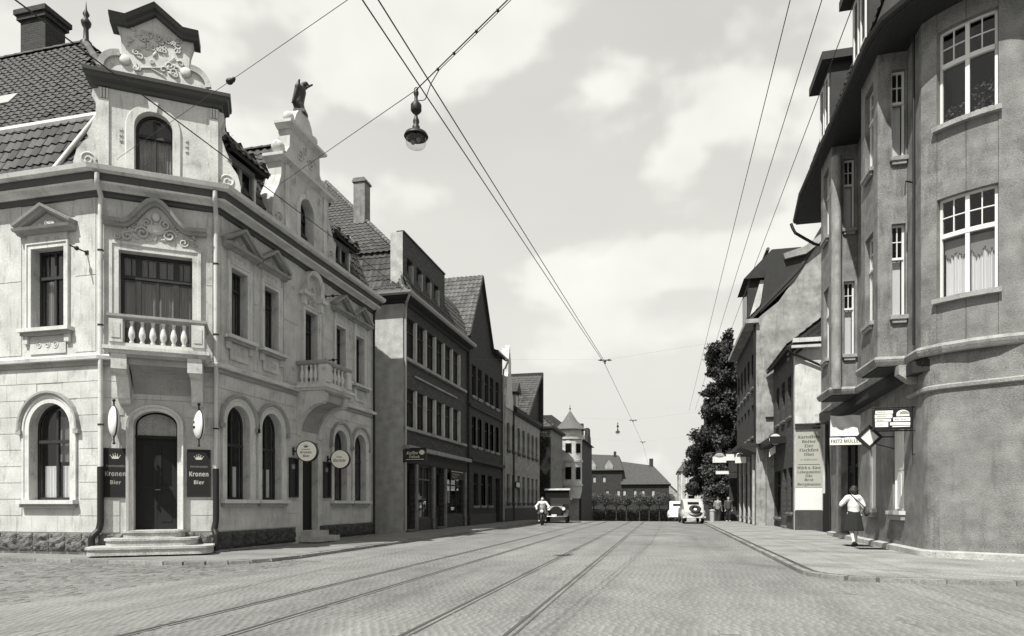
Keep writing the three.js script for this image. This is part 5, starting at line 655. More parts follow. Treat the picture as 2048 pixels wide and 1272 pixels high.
{ // far sunlit houses on the right of the bend
  const H = thing('sunlit_far_house', 'small sunlit pale house at the far right bend', 'building', 3, -1.4, -88), F = frame(1.75, -88, 8, -88), ops = [[1.3, 1.9, 3.2, 4.6, 0.3], [2.6, 3.3, 3.2, 4.6, 0.3], [1.2, 2.0, 0.6, 2.4], [4.2, 4.9, 3.2, 4.6, 0.3]];
  faceWall(H, F, 6.25, -2, 5.6, M.palePlaster, ops); part(H, 'side_wall', bx(1.75, 2.05, -2, 5.6, -98, -88.31), M.palePlaster); part(H, 'body', bx(2.1, 8, -2, 5.4, -98, -88.7), M.interior); ops.forEach((o) => simpleWin(H, F, o, {})); part(H, 'roof', merge(polySlab([[1.5, 5.6, -87.7], [8, 5.6, -87.7], [8, 7.2, -91], [2.6, 7.2, -91]], 0.15), polySlab([[1.5, 5.6, -87.7], [2.6, 7.2, -91], [2.6, 7.2, -98], [1.5, 5.6, -98]], 0.15)), M.tileMid[1]);
  for (const u of [0.3, 0.9, 2.3]) part(H, 'pilaster', bx(u, u + 0.2, -1.5, 5.5, 0.002, 0.1), M.trim, F);
  const K = thing('distant_house', 'tiny grey gabled house in the gap at the road end', 'building', 0.6, -3, -140); part(K, 'wall', ext([[0, -2], [4, -2], [4, 3.6], [2, 5.4], [0, 3.6]], -6, 0), M.tanPlaster, frame(-1.2, -140, 2.8, -140)); part(K, 'roof', merge(polySlab([[-1.4, 3.5, -139.8], [0.8, 5.6, -139.8], [0.8, 5.6, -146], [-1.4, 3.5, -146]], 0.15), polySlab([[3.0, 3.5, -139.8], [0.8, 5.6, -139.8], [0.8, 5.6, -146], [3.0, 3.5, -146]], 0.15)), M.tileMid[0]);
}

// ---------------------------------------------------------------- right side: corner tenement
{
  const H = thing('corner_tenement', 'tall grey rendered corner tenement with rounded corner, oriel bays and deep eaves', 'building', 6.2, 0, -18), g = M.greyPlaster;
  // ground floor: far end -> corner (street face), then the side street
  const F = frame(6.42, -28, 5.98, -17.35), L = Math.hypot(0.44, 10.65), T = 0.35; // x runs towards the viewer
  const Z = (z) => (z + 28) / 10.65 * L;
  const shopO = [Z(-26.2), Z(-23.6), 0.22, 3.5], g1 = [Z(-22.15), Z(-21.45), 1.15, 3.35], g2 = [Z(-19.75), Z(-18.75), 1.12, 3.3];
  faceWall(H, F, L, 0, 4.9, g, [shopO, g1, g2], T);
  const arc = []; for (let i = 0; i <= 8; i++) { const k = i / 8; const a = [5.98, -17.35], b = [5.93, -16.98], c = [6.35, -16.72]; arc.push([a[0] * (1 - k) ** 2 + 2 * b[0] * k * (1 - k) + c[0] * k * k, a[1] * (1 - k) ** 2 + 2 * b[1] * k * (1 - k) + c[1] * k * k]); }
  const sideEnd = [12.5, -12.95]; const gp = [...arc, sideEnd];
  part(H, 'corner_wall', sweep(gp, [[0, 0], [0, 4.9], [-0.35, 4.9], [-0.35, 0]], true), g);
  const gAll = [[6.42, -28], ...gp]; part(H, 'ledge', sweep([[6.02, -18.3], ...gp], [[0.002, 3.93], [0.07, 3.95], [0.08, 4.02], [0.002, 4.06]], true), M.tanPlaster);
  part(H, 'base_step', sweep(gAll.map(([x, z]) => [x, z]), [[0.002, 0.0], [0.16, 0.0], [0.16, 0.2], [0.002, 0.23]], true), M.step);
  part(H, 'interior_body', merge(slab([[7.2, -27.6], [6.9, -17.4], [12.4, -13.9], [12.4, -27.6]], 0, 12.3), slab([[5.95, -27.6], [5.75, -17.3], [6.4, -16.7], [8, -16], [7.0, -27.6]], 4.42, 4.7), slab([[5.95, -27.6], [6.0, -17.3], [6.5, -16.9], [8, -16.2], [7.0, -27.6]], 8.6, 8.9)), M.interior);
  part(H, 'end_wall', bx(6.45, 12.4, 0, 12.6, -28, -27.7), g);
  for (const o of [g1, g2]) { const W = part(H, 'shuttered_window', ext(rect(o[0], o[1], o[2], o[3]), -0.12, -0.05, [rect(o[0] + 0.06, o[1] - 0.06, o[2] + 0.06, o[3] - 0.06)]), M.whiteEnamel, F); for (let i = 0; i < 2; i++) { const a = o[0] + 0.06 + (o[1] - o[0] - 0.12) * i / 2, b = a + (o[1] - o[0] - 0.12) / 2 - 0.006; part(W, 'shutter', merge(bx(a, b, o[2] + 0.06, o[3] - 0.06, -0.11, -0.09), bx(a + 0.04, b - 0.04, o[2] + 0.14, o[2] + 1.0, -0.09, -0.08), bx(a + 0.04, b - 0.04, o[2] + 1.1, o[3] - 0.14, -0.09, -0.08)), M.whiteEnamel, F); } part(W, 'sill', merge(bx(o[0] - 0.12, o[1] + 0.12, o[2] - 0.1, o[2] - 0.003, -0.05, 0.15)), M.trim, F); part(W, 'sill_moulding', bx(o[0] - 0.08, o[1] + 0.08, o[2] - 0.24, o[2] - 0.103, 0.002, 0.1), M.sootAndShade, F); }
  { const o = shopO, D = part(H, 'shop_front', merge(ext(rect(o[0], o[1], o[2], o[3]), -0.3, -0.22, [rect(o[0] + 0.1, o[0] + 0.98, 0.3, 3.4), rect(o[0] + 1.1, o[1] - 0.08, 0.62, 3.4)]), bx(o[0] + 0.1, o[1] - 0.08, 2.6, 2.7, -0.3, -0.24)), M.doorDark, F); part(D, 'door_leaf', ext(rect(o[0] + 0.1, o[0] + 0.98, 0.3, 2.6), -0.29, -0.25, [rect(o[0] + 0.24, o[0] + 0.84, 1.1, 2.45)]), M.doorDark, F); part(D, 'pane', bx(o[0] + 0.2, o[0] + 0.88, 1.05, 2.5, -0.28, -0.274), M.glass, F); part(D, 'pane', bx(o[0] + 1.1, o[1] - 0.08, 0.62, 3.4, -0.27, -0.264), M.glass, F); part(D, 'pane', bx(o[0] + 0.1, o[0] + 0.98, 2.7, 3.4, -0.27, -0.264), M.glass, F); part(D, 'display', merge(...Array.from({ length: 12 }, (_, i) => bx(o[0] + 1.2 + (i % 4) * 0.3, o[0] + 1.36 + (i % 4) * 0.3, 0.8 + Math.floor(i / 4) * 0.7, 1.05 + Math.floor(i / 4) * 0.7, -0.6, -0.45))), M.tanPlaster, F); part(D, 'pilaster', bx(o[0] - 0.42, o[0] - 0.08, 0.2, 4.3, 0.002, 0.08), M.palePlaster, F); part(D, 'lintel', bx(o[0], o[1] + 2.4, 3.62, 4.2, 0.002, 0.1), M.tanPlaster, F); }
  // upper floors
  const XW = 5.87, y0 = 4.9, yT = 12.6, rows = [[6.0, 8.3, 7.45], [9.95, 12.15, 11.35]];
  const flat = (x0, z0, x1, z1, ops, t = 0) => { const nm = 'wall', m = g; const f = frame(x0, z0, x1, z1), l = Math.hypot(x1 - x0, z1 - z0); part(H, nm, ext(rect(t, l - t, y0, yT), -0.3, 0, ops.map(([a, b, c, d]) => rect(a, b, c, d))), m, f); return [f, l]; };
  const upWin = (f, a, b, blind, cols = 1) => rows.forEach(([v0, v1, tr], i) => { const W = win(H, f, { u0: a, u1: b, v0, v1, inset: 0.12, cols, transom: tr, bar: 0.05, fm: M.frameWhite, sub: 1, cross: true, sill: [0.05, 0.1, 0.1, M.tanPlaster] }); part(W, 'curtain', blind ? bx(a + 0.06, b - 0.06, v0 + 0.05, tr - 0.03, -0.23, -0.22) : pleat(a + 0.07, b - 0.07, v0 + 0.08, tr - 0.06, -0.26), M.blind, f); });
  // far wall beyond the second bay, hidden mostly
  { const [f, l] = flat(6.05, -28, XW, -23.7, [[1.2, 2.2, 6.0, 8.3], [1.2, 2.2, 9.95, 12.15]]); upWin(f, 1.2, 2.2, true, 2); }
  const bay = (xb, za, zb, pil) => { // oriel: far return, front, near return (za = near)
    { const [f, l] = flat(XW - 0.02, zb, xb, zb, []); }
    { const [f, l] = flat(xb, zb, xb, za, [[0.34, 1.04, 6.0, 8.3], [0.34, 1.04, 9.95, 12.15]], 0.302); upWin(f, 0.34, 1.04, true); }
    { const [f, l] = flat(xb, za, XW, za, [[l_(xb), l_(xb) + 0.32, 6.0, 8.3], [l_(xb), l_(xb) + 0.32, 9.95, 12.15]]); upWin(f, l_(xb), l_(xb) + 0.32, true); }
  };
  const l_ = (xb) => (XW - xb) * 0.47;
  bay(5.12, -22.3, -23.7); bay(5.2, -18.0, -19.4);
  part(H, 'sunlit_corner_strip', new THREE.CylinderGeometry(0.15, 0.15, yT - y0 - 0.4, 14).translate(5.24, (yT + y0) / 2 - 0.2, -22.22), M.tanPlaster);  // pale column standing for the bay corner catching the sun
  { const [f, l] = flat(XW, -22.28, XW, -19.42, [[0.9, 1.9, 6.0, 8.3], [0.9, 1.9, 9.95, 12.15]]); upWin(f, 0.9, 1.9, false, 2); }
  { flat(XW, -17.98, XW, -17.12, []); }
  // bowed corner with broad windows: panels bent round a circle
  const ca = [5.87, -17.1], cb = [7.55, -16.05], chord = Math.hypot(cb[0] - ca[0], cb[1] - ca[1]), sag = 0.2, R = (chord * chord / 4 + sag * sag) / (2 * sag), half = Math.asin(chord / 2 / R), len = 2 * half * R, U = [(cb[0] - ca[0]) / chord, (cb[1] - ca[1]) / chord], N = [-U[1], U[0]], mid = [(ca[0] + cb[0]) / 2, (ca[1] + cb[1]) / 2], ctr = [mid[0] - N[0] * (R - sag), mid[1] - N[1] * (R - sag)];
  const bend = (u, v, n) => { const a = (u / len - 0.5) * 2 * half, r = R + n; return [ctr[0] + (N[0] * Math.cos(a) + U[0] * Math.sin(a)) * r, v, ctr[1] + (N[1] * Math.cos(a) + U[1] * Math.sin(a)) * r]; };
  const bent = (u0, u1, v0, v1, n0, n1, s = Math.max(1, Math.ceil((u1 - u0) / 0.12))) => { const v = [], q = (a, b, c, d) => v.push(...a, ...b, ...c, ...a, ...c, ...d); for (let i = 0; i < s; i++) { const a = u0 + (u1 - u0) * i / s, b = u0 + (u1 - u0) * (i + 1) / s; q(bend(a, v0, n1), bend(b, v0, n1), bend(b, v1, n1), bend(a, v1, n1)); q(bend(b, v0, n0), bend(a, v0, n0), bend(a, v1, n0), bend(b, v1, n0)); q(bend(a, v1, n1), bend(b, v1, n1), bend(b, v1, n0), bend(a, v1, n0)); q(bend(a, v0, n0), bend(b, v0, n0), bend(b, v0, n1), bend(a, v0, n1)); if (!i) q(bend(a, v0, n0), bend(a, v0, n1), bend(a, v1, n1), bend(a, v1, n0)); if (i === s - 1) q(bend(b, v0, n1), bend(b, v0, n0), bend(b, v1, n0), bend(b, v1, n1)); } const gg = new THREE.BufferGeometry(); gg.setAttribute('position', new THREE.Float32BufferAttribute(v, 3)); gg.computeVertexNormals(); return gg; };
  const w0 = 0.36, w1 = 1.52;
  for (const [a, b] of [[0, w0 - 0.006], [w1 + 0.006, len]]) part(H, 'corner_panel', bent(a, b, y0, yT, -0.3, 0), g);
  for (const [v0, v1] of [[y0, 5.94], [8.3, 9.88], [12.15, yT]]) for (const [a, b] of [[w0, 0.935], [0.945, w1]]) part(H, 'corner_panel', bent(a, b, v0, v1, -0.3, -0.012), g);
  rows.forEach(([v0, v1, tr], i) => {
    const fb = [], n0 = -0.2, n1 = -0.14, b = 0.055; fb.push(bent(w0, w0 + b, v0, v1, n0, n1), bent(w1 - b, w1, v0, v1, n0, n1), bent(w0 + b, w1 - b, v0, v0 + b, n0, n1), bent(w0 + b, w1 - b, v1 - b, v1, n0, n1), bent(w0 + b, w1 - b, tr - 0.05, tr + 0.05, n0 - 0.01, n1 + 0.03), bent(0.9, 0.985, v0 + b, v1 - b, n0 + 0.004, n1 + 0.02));
    for (const [p, q] of [[w0 + b, 0.9], [0.985, w1 - b]]) { const m = (p + q) / 2; fb.push(bent(m - 0.012, m + 0.012, tr + 0.05, v1 - b, n0 + 0.01, n1 - 0.005)); } fb.push(bent(w0 + b, w1 - b, (tr + v1) / 2 - 0.012, (tr + v1) / 2 + 0.012, n0 + 0.012, n1 - 0.008));
    const W = part(H, 'bow_window', merge(fb), M.frameWhite); for (const [p, q] of [[w0 + b, 0.9], [0.985, w1 - b]]) { part(W, 'pane', bent(p, q, v0 + b, tr - 0.05, -0.175, -0.17), M.glass); part(W, 'pane', bent(p, q, tr + 0.05, v1 - b, -0.175, -0.17), M.glass); }
    part(W, 'sill', bent(w0 - 0.06, w1 + 0.06, v0 - 0.11, v0 - 0.003, -0.14, 0.12), M.tanPlaster);
    if (i === 0) for (const [p, q] of [[w0 + b, 0.9], [0.985, w1 - b]]) { const n = 26, v = []; for (let k = 0; k < n; k++) { const P = (kk, y) => bend(p + (q - p) * kk / n, y, -0.3 + 0.02 * Math.sin(kk * 1.9)); const lo = v0 + 0.06, hi = (kk) => tr - 0.1 - 0.05 * Math.abs(Math.sin(kk * 1.1)); const A = P(k, lo), B = P(k + 1, lo), C = P(k + 1, hi(k + 1)), D = P(k, hi(k)); v.push(...A, ...B, ...C, ...A, ...C, ...D); } const cg = new THREE.BufferGeometry(); cg.setAttribute('position', new THREE.Float32BufferAttribute(v, 3)); cg.computeVertexNormals(); part(W, 'curtain', cg, M.blind); const sw = []; for (let k = 0; k < 14; k++) { const u = p + (q - p) * (k + 0.5) / 14, h = 0.34 + 0.16 * Math.abs(Math.sin(k * 0.45 - 0.2)); sw.push(bent(u - 0.02, u + 0.02, tr - 0.12 - h * (0.6 + rr(0, 0.4)), tr - 0.1, -0.262, -0.258, 1)); } part(W, 'valance', merge(sw), M.lace); }
    else for (const u of [0.5, 0.68, 0.8, 1.1, 1.24, 1.38]) { const c = bend(u, v0 + 0.06, -0.36); const pl = part(W, 'flower_pot', lathe([[0.05, 0], [0.075, 0.13], [0.08, 0.15]], 8), M.blind, place(...c)); const lf = []; const tall = u > 1 ? 0.75 : 0.45; for (let k = 0; k < 70; k++) { const a = rr(0, 6.28), h = rr(0.12, tall), rd = rr(0, 0.13) * Math.sin(Math.PI * (h - 0.1) / tall + 0.3); lf.push([c[0] + rd * Math.cos(a), c[1] + h, c[2] + rd * Math.sin(a)]); } part(W, 'house_plant', leafGeo(lf, 0.025, 0.05), u > 1 ? M.leafB : M.leaf); }
  });
  { const f = frame(cb[0], cb[1], 12.5, -12.95); part(H, 'wall', ext(rect(0.0, 5.8, y0, yT), -0.3, 0, []), g, f); }
  // projecting floor band, its soffit, eaves and roof
  const plan = [[6.1, -28], [XW, -23.72], [5.12, -23.72], [5.12, -22.28], [XW, -22.28], [XW, -19.42], [5.2, -19.42], [5.2, -17.98], [XW, -17.98], [XW, -17.1], ...[0.25, 0.5, 0.75].map((k) => { const p = bend(len * k, 0, 0); return [p[0], p[2]]; }), cb, [12.5, -12.95]];
  part(H, 'floor_band', sweep(plan, [[0.002, 4.74], [0.06, 4.76], [0.10, 4.84], [0.12, 4.9], [0.09, 4.96], [0.002, 4.99]], true), M.tanPlaster);
  part(H, 'bay_soffit', merge(slab([[6.3, -23.7], [5.14, -23.7], [5.14, -22.3], [6.3, -22.3]], 4.72, 4.9), slab([[6.3, -19.4], [5.22, -19.4], [5.22, -18.0], [6.3, -18.0]], 4.72, 4.9), slab([[6.5, -27.9], [5.95, -27.9], [5.89, -17.1], [6.5, -17.1]], 4.6, 4.88)), M.frameDark);
  const eave = [[5.15, -28.2], [4.92, -25.8], [4.92, -17.6], [5.05, -16.9], [5.45, -16.25], [6.1, -15.75], [7.0, -15.35], [12.5, -12.2]];
  part(H, 'eaves_soffit', slab([...eave, [12.5, -28.2]], 12.58, 12.66), M.frameDark); part(H, 'eaves_gutter', sweep(eave, [[-0.06, 12.66], [0.02, 12.62], [0.09, 12.66], [0.12, 12.76], [0.1, 12.78], [-0.06, 12.78]], true), M.frameDark);
  const ev = eave.map(([x, z]) => [x, 12.72, z]), inn = eave.map(([x, z], i) => { const cx = 8.4, cz = -19; return [x + (i < 3 ? 1.3 : (cx - x) * 0.36), 16.4, i < 3 ? z + (i === 0 ? 0.2 : i === 2 ? -0.6 : 0) : z + (cz - z) * 0.36]; }); const rf = []; for (let i = 0; i + 1 < ev.length; i++) { rf.push(ev[i], ev[i + 1], inn[i + 1], ev[i], inn[i + 1], inn[i]); } const rg = new THREE.BufferGeometry(); rg.setAttribute('position', new THREE.Float32BufferAttribute(rf.flat(), 3)); rg.computeVertexNormals(); part(H, 'roof', rg, M.tile[0]); part(H, 'roof_top', slab(inn.map((p) => [p[0], p[2]]).concat([[12.5, -28]]), 16.3, 16.4), M.roofUnder);
  const bud = { n: 160, rest: [] }; tiles(H, [ev[1], ev[2], inn[2], inn[1]], 0.27, 0.34, M.tile, bud); flushTiles(H, bud, M.tile[1]);
  for (const z of [-18.9, -22.8]) { const D = part(H, 'dormer', merge(bx(5.05, 6.4, 12.9, 15.1, z - 0.75, z + 0.75), bx(4.75, 6.6, 15.1, 15.35, z - 0.95, z + 0.95)), M.tile[2]); const f = frame(5.05, z - 0.75, 5.05, z + 0.75); for (const u of [0.2, 0.85]) { const w = part(D, 'dormer_window', ext(rect(u, u + 0.45, 13.3, 14.9), 0.003, 0.04, [rect(u + 0.05, u + 0.4, 13.35, 14.85)]), M.frameWhite, f); } }
  part(H, 'downpipe', tube([[4.95, 12.6, -28.1], [5.1, 12.2, -28.05], [5.9, 11.6, -28.0], [6.15, 11.3, -28.0], [6.3, 4, -28.05], [6.4, 0.2, -28.06]], 0.06, 8, 60), M.darkIron);
  part(H, 'downpipe', tube([[5.78, 12.5, -17.3], [5.78, 8, -17.3], [5.78, 5.1, -17.3]], 0.03, 6, 20), M.darkIron);
  part(H, 'flag_holder', merge(rod([XW, 9.05, -17.5], [XW - 0.25, 9.05, -17.35], 0.02), rod([XW - 0.25, 9.05, -17.35], [XW - 0.28, 8.7, -17.3], 0.015)), M.darkIron);
  part(H, 'corbel', ext([[0, 4.72], [0.4, 4.72], [0.4, 4.5], [0.15, 4.3], [0, 4.25]], -0.15, 0.15), M.tanPlaster, new THREE.Matrix4().makeBasis(new THREE.Vector3(-1, 0, 0), UP, new THREE.Vector3(0, 0, -1)).setPosition(6.0, 0, -17.9));

  // ---- hanging signs
  { const S = thing('cloth_topped_sign', 'white box sign with crumpled cloth top and black name strip over the tenement shop door', 'sign', 5.7, 3.2, -22.9); const z = -22.9; const cl = new THREE.PlaneGeometry(0.94, 0.66, 26, 18), p = cl.attributes.position; for (let i = 0; i < p.count; i++) { p.setZ(i, 0.05 + 0.035 * fbm(p.getX(i) * 4, p.getY(i) * 6 + p.getX(i) * 3, 2, 3) + 0.015 * Math.sin(p.getX(i) * 12 + p.getY(i) * 9)); if (p.getY(i) > 0.3) p.setY(i, p.getY(i) + 0.02 * Math.sin(p.getX(i) * 9)); } cl.computeVertexNormals(); part(S, 'cloth', cl, M.blind, place(5.68, 3.82, z)); part(S, 'box', bx(5.2, 6.16, 3.2, 4.14, z - 0.1, z + 0.02), M.darkIron); part(S, 'name_strip', plane(0.96, 0.24), art(384, 96, (x, w, h) => { x.fillStyle = '#e2e2dc'; x.fillRect(0, 0, w, h); x.fillStyle = '#15150f'; x.font = 'bold 62px sans-serif'; x.textAlign = 'center'; x.fillText('FRITZ MÜLLER', w / 2, 72, w - 18); }), place(5.68, 3.33, z + 0.03)); }
  { const S = thing('diamond_sign', 'white diamond sign with thick black border on an iron arm', 'sign', 5.4, 3.1, -19.6), z = -19.6, c = [5.45, 3.13], d = (r) => [[c[0] - r, c[1]], [c[0], c[1] - r], [c[0] + r, c[1]], [c[0], c[1] + r]]; part(S, 'border', ext(d(0.34), z - 0.05, z + 0.05, [d(0.235)]), M.signBlack); part(S, 'face', ext(d(0.234), z - 0.03, z + 0.03), M.white); part(S, 'arm', merge(rod([5.79, 3.13, z], [6.08, 3.13, z], 0.018), rod([5.62, 2.94, z], [6.08, 2.8, z], 0.014)), M.darkIron); }
  { const S = thing('tradesman_sign', 'broad black hanging sign with rows of white lettering panels near the rounded corner', 'sign', 5.5, 3.1, -17.9), z = -17.9; part(S, 'board', bx(5.06, 5.92, 3.16, 3.66, z - 0.05, z + 0.05), M.signBlack); part(S, 'lettering', plane(0.84, 0.48), art(384, 224, (x, w, h) => { x.fillStyle = '#090908'; x.fillRect(0, 0, w, h); x.fillStyle = '#e6e6e0'; x.fillRect(16, 14, 180, 36); x.fillRect(10, 58, 180, 44); x.fillRect(12, 110, 164, 30); x.fillRect(14, 146, 134, 56); x.fillRect(200, 96, 172, 44); x.fillRect(166, 152, 206, 34); x.fillRect(190, 194, 180, 12); x.beginPath(); x.ellipse(298, 60, 66, 50, 0, Math.PI, 0); x.fill(); x.fillRect(232, 58, 132, 26); x.fillStyle = '#8f8e80'; x.beginPath(); x.ellipse(312, 62, 50, 40, 0, Math.PI, 0); x.fill(); x.fillStyle = '#3a3a33'; x.font = 'bold 26px sans-serif'; x.fillText('Bier  Brot', 214, 128, 140); x.font = 'italic bold 30px serif'; x.fillText('Milch', 30, 42); x.fillText('Butter', 30, 92); x.fillText('Käse', 30, 136); x.fillText('Eier', 40, 188); }), place(5.49, 3.41, z + 0.054)); part(S, 'frame_bars', merge(rod([5.03, 3.7, z], [6.02, 3.7, z], 0.016), rod([5.03, 3.12, z], [6.02, 3.12, z], 0.018), rod([5.95, 3.7, z], [5.95, 2.5, z], 0.014), rod([5.95, 2.53, z], [6.02, 2.53, z], 0.014)), M.darkIron); }
}
{ // low house with the painted advertisement wall
  const X = 5.98, Z0 = -33, Z1 = -39.2, H = thing('advert_wall_house', 'low house whose bright end wall carries a painted grocery advertisement', 'building', X, 0, Z0), E = frame(X, Z0, X + 8, Z0), F = frame(X, Z1, X, Z0), L = Z0 - Z1;
  part(H, 'end_wall', ext([[0, 0], [8, 0], [8, 8.9], [4, 12.0], [0, 8.9]], -0.3, 0), M.trim, E); const ops = [[1.0, 1.9, 5.6, 7.6], [2.7, 3.6, 5.6, 7.6], [4.4, 5.3, 5.6, 7.6], [0.5, 2.4, 0.6, 3.1], [3.0, 4.0, 0.2, 3.1], [4.4, 5.6, 0.9, 3.1]];
  part(H, 'wall', ext(rect(0, L - 0.303, 0, 8.9), -0.3, 0, ops.map((o) => opening(...o))), M.brick, F); ops.forEach((o) => simpleWin(H, F, o, { sill: [0.06, 0.1, 0.1, M.greyPlaster] })); part(H, 'interior_body', bx(X + 0.8, X + 8, 0, 8.8, Z1, Z0 - 0.4), M.interior);
  part(H, 'plinth', bx(0.0, 8, 0.05, 0.98, 0.002, 0.06), M.stoneA, E); part(H, 'dark_corner_post', bx(1.2, 1.42, 0.05, 1.8, 0.07, 0.2), M.darkIron, E);
  part(H, 'roof', merge(polySlab([[X - 0.4, 8.75, Z0 + 0.2], [X - 0.4, 8.75, Z1], [X + 4, 12.15, Z1], [X + 4, 12.15, Z0 + 0.2]], 0.12), polySlab([[X + 8.4, 8.75, Z0 + 0.2], [X + 8.4, 8.75, Z1], [X + 4, 12.15, Z1], [X + 4, 12.15, Z0 + 0.2]], 0.12)), M.tileMid[0]);
  const b = { n: 200, rest: [] }; tiles(H, [[X - 0.4, 8.75, Z0 + 0.2], [X - 0.4, 8.75, Z1], [X + 4, 12.15, Z1], [X + 4, 12.15, Z0 + 0.2]], 0.27, 0.36, M.tileMid, b); flushTiles(H, b, M.tileMid[1]);
  for (const k of [0, 0.28, 0.52]) part(H, 'barge_board', ext([[-0.35, 8.7 - k], [4, 12.06 - k], [4, 11.94 - k], [-0.35, 8.58 - k]], 0.02, 0.22 - k * 0.2), M.frameDark, E);
  part(H, 'eaves_box', merge(bx(-0.2, 1.12, 8.62, 8.74, 0.02, 0.35), bx(-0.16, 1.08, 8.86, 9.06, 0.02, 0.4)), M.trim, E); part(H, 'eaves_board', bx(-0.16, 1.1, 8.745, 8.855, 0.02, 0.34), M.frameDark, E);
  part(H, 'drain_pipe', tube([[X - 0.3, 8.7, Z0 + 0.3], [X - 0.25, 8.4, Z0 + 0.3], [X + 0.2, 8.25, Z0 + 0.14], [X + 1.25, 7.7, Z0 + 0.1], [X + 1.35, 7.4, Z0 + 0.1], [X + 1.35, 0.2, Z0 + 0.1]], 0.055, 8, 50), M.darkIron);
  part(H, 'cornice_strip', merge(bx(0.0, 1.1, 4.84, 4.93, 0.002, 0.1)), M.frameDark, E); part(H, 'cornice_strip', bx(0, 1.1, 5.0, 5.09, 0.002, 0.1), M.frameDark, E);
  part(H, 'shop_awning', ext([[-0.1, 4.4], [3.9, 4.4], [3.9, 4.75], [-0.1, 4.75]], 0.0, 0.75), M.darkIron, F);
  const S = thing('painted_advertisement', 'grey painted advertisement with rows of dark grocery words on bright end wall', 'advertisement', X + 0.6, 2.1, Z0 + 0.03); part(S, 'panel', bx(0.03, 1.2, 2.08, 4.72, 0.004, 0.012), M.tanPlaster, E); part(S, 'lettering', plane(1.15, 2.62), art(300, 684, (x, w, h) => { x.fillStyle = '#a2a29a'; x.fillRect(0, 0, w, h); x.fillStyle = '#23231e'; x.textAlign = 'center'; x.font = 'bold 50px serif'; [['Kartoffeln', 84], ['Butter', 140], ['Eier', 194], ['Fischfett', 246], ['Obst', 298]].forEach(([s, y]) => x.fillText(s, w / 2, y, 250)); x.font = '30px serif'; x.fillText('u. Südfrüchte', w / 2, 356, 260); x.fillRect(24, 402, 250, 7); x.font = 'bold 48px serif'; [['Milch u. Käse', 462], ['Lebensmittel', 514], ['Öle', 562], ['Brot', 610], ['Bergmanns', 664]].forEach(([s, y]) => x.fillText(s, w / 2, y, 268)); }, { roughness: 0.9 }), shift(E, 0.615, 3.4, 0.016)); 
  const P = single('white_wall_panel', merge(ext(rect(0.03, 1.18, 1.02, 2.05), 0.004, 0.03), bx(0.03, 1.18, 1.5, 1.505, 0.03, 0.032)), M.white, E, 'blank white panel below the painted advertisement', 'panel');
  const R = thing('disc_shop_sign', 'round white shop sign on the low house before the awning', 'sign', 5.4, 4.4, -35.6); part(R, 'drum', new THREE.CylinderGeometry(0.31, 0.31, 0.12, 24).rotateX(Math.PI / 2), M.white, place(5.5, 4.62, -35.6)); part(R, 'rim', new THREE.TorusGeometry(0.31, 0.025, 6, 24), M.darkIron, place(5.5, 4.62, -35.55)); part(R, 'arm', rod([5.8, 4.62, -35.6], [6.0, 4.62, -35.6], 0.03), M.darkIron);
  const R2 = thing('hanging_card_sign', 'small white card hanging askew under the disc shop sign', 'sign', 5.5, 3.9, -36.2); part(R2, 'card', ext([[5.3, 3.75], [5.62, 3.98], [5.62, 4.36], [5.32, 4.16]], -36.22, -36.18), M.white); part(R2, 'hook', rod([5.47, 4.26, -36.2], [5.5, 4.6, -36.2], 0.015), M.darkIron);
}
